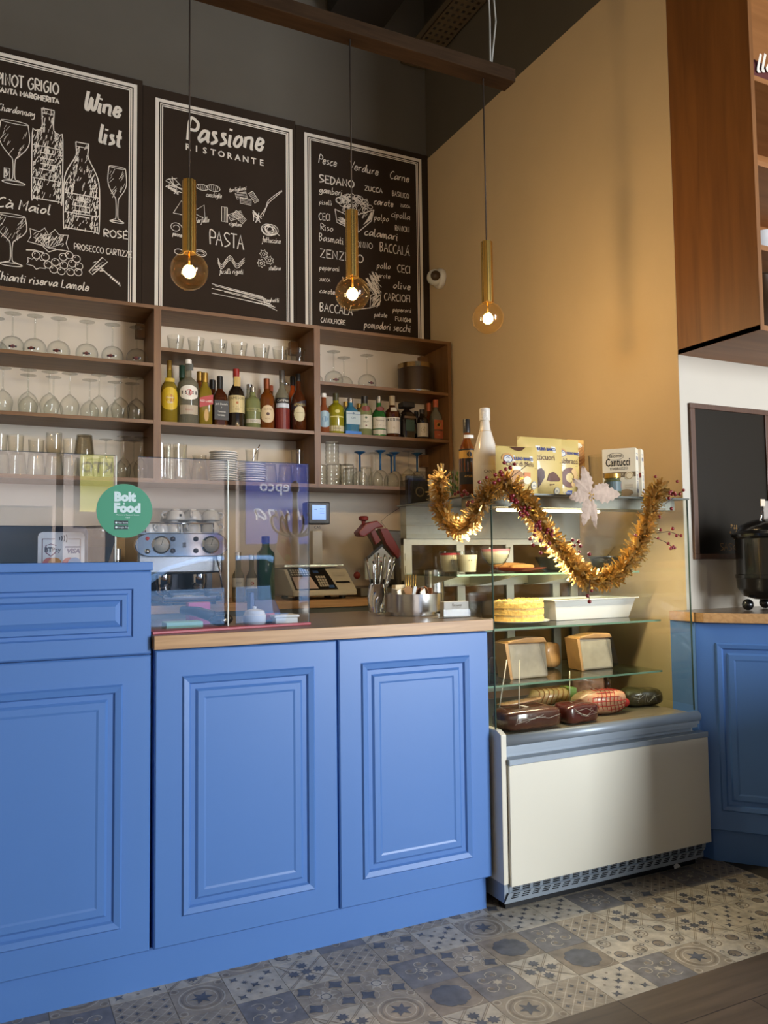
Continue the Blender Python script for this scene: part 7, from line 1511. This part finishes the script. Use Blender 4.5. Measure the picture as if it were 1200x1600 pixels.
# espresso machine
t = thing('espresso_machine', 'chrome espresso machine with an oval front panel behind the middle screen', 'espresso machine', (0, 0, 0)); YE = 3.90
xl, xr = (0.63, 3.9, 1.237)[0], (1.075, 3.9, 1.227)[0]; zt_, zb = (0.851, 3.9, 1.295)[2], (0.851, 3.9, 1.182)[2]; zm = (zt_ + zb) / 2; hr = (zt_ - zb) / 2
pts = []
for k in range(13): a = -PI / 2 + PI * k / 12; pts.append((xr - hr * 1.3 + hr * 1.3 * math.cos(a), zm + hr * math.sin(a)))
for k in range(13): a = PI / 2 + PI * k / 12; pts.append((xl + hr * 1.3 + hr * 1.3 * math.cos(a), zm + hr * math.sin(a)))
ep = MB().slab(pts, YE, YE + .03).build('front_panel', [mat('polished_panel', (214, 214, 220), .07, 1.)], t, bevel=.004)
W_ = xr - xl
for u, r_ in ((.27, .047), (.80, .047)):
    x = xl + W_ * u; MB().tube([(x, YE - .012, zm), (x, YE - .0005, zm)], r_ * .9, 28).build('gauge_rim', [M_CHROME], ep); MB().tube([(x, YE - .0145, zm), (x, YE - .0125, zm)], r_ * .74, 28).build('gauge_face', [mat('gauge_face', (170, 168, 162), .3)], ep)
    I = Ink(); I.stroke([(x, zm), (x + .008, zm + .028)], .003).stroke([(x - .028, zm), (x + .028, zm)], .0018); I.flat(YE - .015).build('gauge_needle', [M_EMK], ep)
M_BTN = mat('dark_button', (44, 40, 60), .4)
for u in (.395, .64):
    for dz in (.028, -.028): MB().tube([(xl + W_ * u, YE - .006, zm + dz), (xl + W_ * u, YE - .0003, zm + dz)], .012, 16).build('button', [M_BTN], ep)
MB().box(xl + W_ * .5, xl + W_ * .535, YE - .002, YE - .0003, zm - .012, zm + .012).build('badge', [M_BTN], ep)
MB().tube([(xl + W_ * .13, YE - .005, zm + .03), (xl + W_ * .13, YE - .0003, zm + .03)], .009, 12).build('red_lamp', [mat('red_lamp', (200, 60, 60), .3)], ep); MB().tube([(xl + W_ * .13, YE - .01, zm - .03), (xl + W_ * .13, YE - .0003, zm - .03)], .012, 12).build('screw_knob', [M_CHROME], ep)
M_ESP = mat('espresso_steel', (150, 150, 152), .25, .9)
MB().box(xl + .02, xr - .02, YE + .0305, YE + .42, zb - .08, zt_ - .004).build('upper_body', [M_ESP], t, bevel=.01)
MB().box(xl + .03, xr - .03, YE + .2, YE + .41, ZK + .06, zb - .081).build('back_splash', [mat('dark_steel', (70, 70, 74), .3, .8)], t)
gx = (0.746, 3.82, 1.006)[0]; gx1 = (1.049, 3.82, 0.997)[0]
MB().box(gx, gx1 - .02, YE - .07, YE + .4, ZK + .012, ZK + .05).build('drip_tray', [M_CHROME], t, bevel=.01)
MB().box(gx + .02, gx1 - .04, YE - .0705, YE + .38, ZK + .0505, ZK + .058).build('drip_grid', [mat('dark_steel', (70, 70, 74), .3, .8)], t)
MB().tube([(gx + .26, YE - .075, ZK + .03), (gx + .26, YE - .0705, ZK + .03)], .011, 14).build('badge', [M_BTN], t)
for k in range(4): MB().lathe([(.016, 0), (.016, .0115)], (gx + .04 + (gx1 - gx - .1) * (k % 2), YE - .03 + .38 * (k // 2), ZK), 12).build('foot', [M_BLACK], t)
for u in (.34, .72):
    x = xl + W_ * u
    g = MB().lathe([(.036, 0), (.04, .02), (.04, .06), (.03, .062)], (x, YE + .09, zb - .145), 24).build('brew_group', [M_CHROME], t); MB().lathe([(.03, 0), (.035, .01), (.035, .028)], (x, YE + .09, zb - .174), 24).build('portafilter', [M_CHROME], g); MB().tube([(x, YE + .06, zb - .16), (x, YE - .02, zb - .17), (x, YE - .09, zb - .178)], [.008, .012, .011], 10).build('portafilter_handle', [M_BLACK], g)
x = xr - .06; MB().tube([(x, YE + .02, zb + .01), (x + .01, YE - .02, zb - .06), (x + .025, YE - .03, zb - .17)], .005, 8).build('steam_wand', [M_CHROME], t)
zc = zt_ + .004
tr = MB().box(xl + .03, xr - .03, YE + .05, YE + .4, zt_ - .003, zc).build('cup_tray', [M_CHROME], t)
rlr = MB()
for z in (zc + .045,): rlr.tube([(xl + .06, YE + .06, z), (xr - .06, YE + .06, z)], .004, 8).tube([(xl + .06, YE + .06, z), (xl + .06, YE + .4, z)], .004, 8).tube([(xr - .06, YE + .06, z), (xr - .06, YE + .4, z)], .004, 8)
for x in (xl + .06, (xl + xr) / 2, xr - .06): rlr.tube([(x, YE + .06, zc), (x, YE + .06, zc + .045)], .003, 6)
rlr.build('cup_rail', [M_CHROME], t)
# cups on the machine (upturned, two layers)
def cup(x, y, z, h, r, label, hang):
    t = thing('coffee_cup', label, 'cup', (x, y, z), hang, 'white cups on the espresso machine')
    MB().shell([(.0005, h - .008), (r * .3, h - .006), (r * .42, h), (r * .46, h - .006), (r * .72, h * .82), (r * .95, h * .45), (r, .004), (r * .97, 0), (r * .93, .004), (r * .88, h * .42), (.0005, h - .02)], seg=28).build('cup_body', [M_PORC], t)
    MB().tube([(r * .9, 0, h * .7), (r * 1.25, 0, h * .72), (r * 1.45, 0, h * .5), (r * 1.25, 0, h * .26), (r * .94, 0, h * .28)], .0055, 8).build('cup_handle', [M_PORC], t); return t
yc = YE + .115; sm, lg = (.052, .036), (.062, .046)
lay = [(232, yc, sm), (251, yc, sm), (272, yc + .005, lg), (300, yc + .005, lg), (329, yc + .005, lg)]
for k, (px_, y, s_) in enumerate(lay):
    x = {232: (0.714, 4.02, 1.339)[0], 251: (0.772, 4.02, 1.339)[0], 272: (0.836, 4.02, 1.34)[0], 300: (0.924, 4.02, 1.341)[0], 329: (1.017, 4.02, 1.341)[0]}[px_]
    cup(x, y, zc + .0005, s_[0], s_[1], '%s upturned white cup from the left in the lower front row on the espresso machine' % ORD[k], (-2.2, -2.4, 2.6, -2.2, .1)[k])
for k, (x, s_) in enumerate((((0.845, 4.03, 1.372)[0], lg), ((0.926, 4.03, 1.373)[0], lg), ((1.019, 4.03, 1.374)[0], lg))):
    c_ = cup(x, yc + .008, zc + .0637, .055, .047, '%s upturned white cup from the left in the upper front row on the espresso machine' % ORD[k], (2.8, -1.9, .25)[k])
    if k == 0: I = Ink(); I.rect(-.006, -.006, .006, .006); I.wrap((0, 0), .0472, -PI / 2 + .3 - 2.8, .022).build('printed_mark', [M_EMK], c_)
for k, x in enumerate(((0.826, 4.12, 1.37)[0], (0.905, 4.12, 1.371)[0], (0.996, 4.12, 1.372)[0])):
    cup(x, YE + .235, zc + .0005, .1, .042, '%s tall white cup from the left in the back row on the espresso machine' % ORD[k], 1.5)
# grinder left of the machine
t = thing('coffee_grinder', 'dark coffee grinder with a smoky hopper left of the espresso machine', 'grinder', (xl - .14, 4.1, ZK))
MB().box(-.08, .08, -.1, .1, 0, .2).build('grinder_body', [mat('grinder_grey', (96, 94, 92), .35, .5)], t, bevel=.012); MB().lathe([(.05, .2005), (.085, .32), (.087, .36)], seg=28).build('hopper', [glass('smoky_hopper', (150, 140, 128), .3)], t); MB().lathe([(.089, .3605), (.085, .375), (.02, .38)], seg=28).build('hopper_lid', [M_BLACK], t); MB().lathe([(.045, .2), (.07, .28), (.001, .285)], seg=24).build('beans', [mat('coffee_beans', (58, 36, 24), .6, noise=.5, nscale=60)], t)
# bottles behind the screens
q = (1.151, 4, 1.197); zz = ZK
def bk(px, cap_y, r, label, body, cap, **k):
    return bottle(label, px[0], px[1], zz, px[2] - zz, r, body, cap, group='bottles on the back counter', **k)
bk((1.143, 3.97, 1.203), 0, .030, 'clear bottle with steel pourer right of the espresso machine', G_CLR, M_CAPS, neck=.34, caph=.16, nr=.45, labels=((.3, .48, .4, (196, 198, 196), [('SYRUP', .36, BK, 0)], 'rect'),))
bk((1.212, 3.97, 1.189), 0, .029, 'slim clear bottle next to the steel pourer bottle', G_CLR, M_CAPS, neck=.34, caph=.1, nr=.42, labels=((.28, .5, .36, (206, 204, 198), [('*', .3, RD, 0)], 'rect'),))
bk((1.328, 4.1, 1.287), 0, .048, 'large green bottle behind the right acrylic screen', tinted('deep_green_bottle', (30, 92, 62), .75), mat('green_cap', (50, 60, 50), .4), neck=.2, caph=.1, nr=.4, prof='flask')
bk((0.563, 3.97, 1.224), 0, .03, 'small bottle with grey cap left of the espresso machine', G_DK, M_CAPS, neck=.3, caph=.2, nr=.5)
# ================================================================ behind the camera: shop window side and the street, seen mirrored in the acrylic screens
M_ST = mat('street_asphalt', (120, 120, 122), .9, noise=.1, nscale=4); M_PAV = mat('pavement', (170, 166, 158), .9, noise=.06, nscale=3)
struct(MB().box(-14, 18, -10.5, -3.33, -.2, -.02).build('street', [M_ST])); struct(MB().box(-14, 18, -16, -10.5, -.2, .08).build('pavement', [M_PAV]))
fb_ = thing('shop_building', 'low pale shop building across the street behind the camera', 'building', (2, -12.2, .08))
ab(MB().box(-9, 16, -15, -12.3, .08, 3.35), 'facade', [mat('facade_mauve', (176, 164, 160), .8, noise=.04, nscale=1)], fb_)
for k in range(6): ab(MB().box(-8 + 3.4 * k, -5.6 + 3.4 * k, -12.33, -12.295, .6, 2.3), 'shop_window', [mat('shop_window_dark', (70, 84, 100), .1)], fb_)
MIR = 2 * 2.42
def back(p): return (p[0], MIR - p[1], p[2])
a, b = (5.067, 17, 3.352), (6.556, 17, 0.767)
bs = thing('shop_sign', 'tall blue shop sign across the street behind the camera', 'sign', (a[0], MIR - 17.0, 0))
MB().box(0, b[0] - a[0], -.06, 0, (5.872, 17, 1.551)[2], a[2]).build('sign_board', [mat('sign_blue', (62, 82, 168), .5)], bs)
def seen_from_room(I, y, name, m, parent):      # lettering that reads correctly for someone looking towards -y
    MB().add([(-x, y, z) for x, z in I.v], [f[::-1] for f in I.f]).build(name, [m], parent)
w_ = b[0] - a[0]; I = Ink(); z1 = (5.878, 17, 2.707)[2]; I.type('pepco', .36, -w_ * .5, z1, bold=.006); z2 = (5.874, 17, 2.085)[2]; I.write('Luna', (-w_ * .85, z2), (-w_ * .15, z2), .42, .045, .3)
seen_from_room(I, .004, 'lettering', mat('sign_pale', (206, 214, 240), .5), bs)
a, b = (1.701, 17, 3.46), (2.33, 17, 2.199)
ys = thing('shop_sign', 'yellow shop sign with a pale frame across the street behind the camera', 'sign', (a[0], MIR - 17.0, 0)); w_ = b[0] - a[0]
MB().box(0, w_, -.06, 0, b[2], a[2]).build('sign_board', [mat('sign_yellow', (206, 206, 110), .5)], ys)
I = Ink(); zc = (1.993, 17, 3.089)[2]; I.type('KTO', .3, -w_ * .5, zc - .1, bold=.004); seen_from_room(I, .004, 'lettering', mat('sign_olive', (110, 110, 80), .5), ys)
# parked car
x0, x1 = (0.67, 10.6, 1.021)[0], (3.051, 10.6, 0.975)[0]
car = thing('parked_car', 'light blue car parked on the street behind the camera', 'car', (x0, MIR - 10.6 - .9, -.02)); L_ = max(4.2, x1 - x0 + .2)
M_CAR = mat('car_light_blue', (120, 160, 214), .2, coat=.8); M_CGL = mat('car_glass', (40, 52, 66), .06)
prof = [(0, .32), (0, .62), (.12, .72), (L_ * .22, .80), (L_ * .34, 1.12), (L_ * .45, 1.26), (L_ * .68, 1.27), (L_ * .84, 1.0), (L_ * .97, .9), (L_, .72), (L_, .32)]
MB().slab(prof, -.86, .86).build('car_body', [M_CAR], car, bevel=.05)
MB().slab([(L_ * .27, .84), (L_ * .36, 1.10), (L_ * .46, 1.2), (L_ * .66, 1.21), (L_ * .79, .98), (L_ * .76, .88)], .862, .868).build('side_windows', [M_CGL], car)
MB().box(-.012, 0, -.6, .6, .5, .6).build('bumper_plate', [M_WHITEP], car)
for x in (L_ * .18, L_ * .8):
    for y in (-.76, .76): MB().tube([(x, y - .12, .31), (x, y + .12, .31)], .31, 28).build('wheel', [M_BLACK], car)
# feather flag and coat stand
q0, q1 = back((3.093, 8.9, 0.592)), back((3.052, 8.9, 1.639))
ff = thing('feather_flag', 'white feather flag printed with red and yellow vegetables outside the window', 'flag', (q0[0], q0[1], -.02))
zt_, zb_ = q1[2], q0[2]; h_ = zt_ - zb_
MB().tube([(.12, 0, 0), (.12, 0, zb_), (.1, 0, zt_ - .2), (.0, 0, zt_ + .05)], .012, 8).build('pole', [M_ALU], ff)
MB().slab([(-.12, zb_), (.12, zb_), (.12, zb_ + h_ * .55), (.07, zb_ + h_ * .85), (-.02, zt_ + .02), (-.09, zb_ + h_ * .7), (-.16, zb_ + h_ * .35)], -.006, .006).build('cloth', [mat('flag_white', (232, 230, 214), .7)], ff)
MB().slab([(-.02, zt_ + .018), (.07, zb_ + h_ * .85), (.118, zb_ + h_ * .5), (.03, zb_ + h_ * .55), (-.085, zb_ + h_ * .7)], .0065, .008).build('red_print', [mat('flag_red', (206, 66, 40), .7)], ff)
for k, (x, u, r_) in enumerate(((.0, .78, .03), (.06, .7, .035), (.05, .6, .04))): MB().tube([(x, .0082, zb_ + h_ * u), (x, .0092, zb_ + h_ * u)], r_, 12).build('vegetable_print', [mat(('flag_yellow', 'flag_orange', 'flag_green')[k], ((230, 180, 60), (222, 130, 60), (150, 180, 80))[k], .7)], ff)
q0, q1 = back((2.259, 6.2, 1.039)), back((2.258, 6.2, 1.773))
cs = thing('coat_stand', 'brown wooden coat stand with curved hooks behind the camera', 'coat stand', (q0[0], q0[1], 0)); M_CST2 = mat('brown_coat_stand', (104, 78, 56), .4)
MB().tube([(0, 0, .04), (0, 0, .8), (0, 0, 1.3), (0, 0, q1[2] - .06)], [.03, .03, .028, .02], 12).build('pole', [M_CST2], cs); MB().ball((0, 0, q1[2] - .02), .035, 0, 14, 10, sz=1.6).build('finial', [M_CST2], cs)
for k in range(6): a = k * PI / 3 + .2; ca, sa_ = math.cos(a), math.sin(a); MB().tube(catmull([(0, 0, 1.36), (.09 * ca, .09 * sa_, 1.37), (.17 * ca, .17 * sa_, 1.42), (.19 * ca, .19 * sa_, 1.5), (.16 * ca, .16 * sa_, 1.53)]), .011, 8).build('hook', [M_CST2], cs)
for k in range(4): a = k * PI / 2; MB().tube(catmull([(.02 * math.cos(a), .02 * math.sin(a), .3), (.1 * math.cos(a), .1 * math.sin(a), .14), (.26 * math.cos(a), .26 * math.sin(a), .015)]), .016, 8).build('leg', [M_CST2], cs)

# bench added out of frame, right of the camera, to shade the corner cabinet
bo = thing('shading_bench', 'unseen dark green bench added right of the camera to shade the corner cabinet', 'bench', (3.1, 1.05, 0))
M_BOO = mat('dark_green_upholstery', (50, 60, 54), .7)
MB().box(-.75, .75, -.25, .3, .08, .45).build('seat', [M_BOO], bo, bevel=.03); MB().box(-.75, .75, .305, .42, .08, .84).build('backrest', [M_BOO], bo, bevel=.03); MB().box(-.72, .72, -.2, .4, 0, .0795).build('base', [M_BLACK], bo)
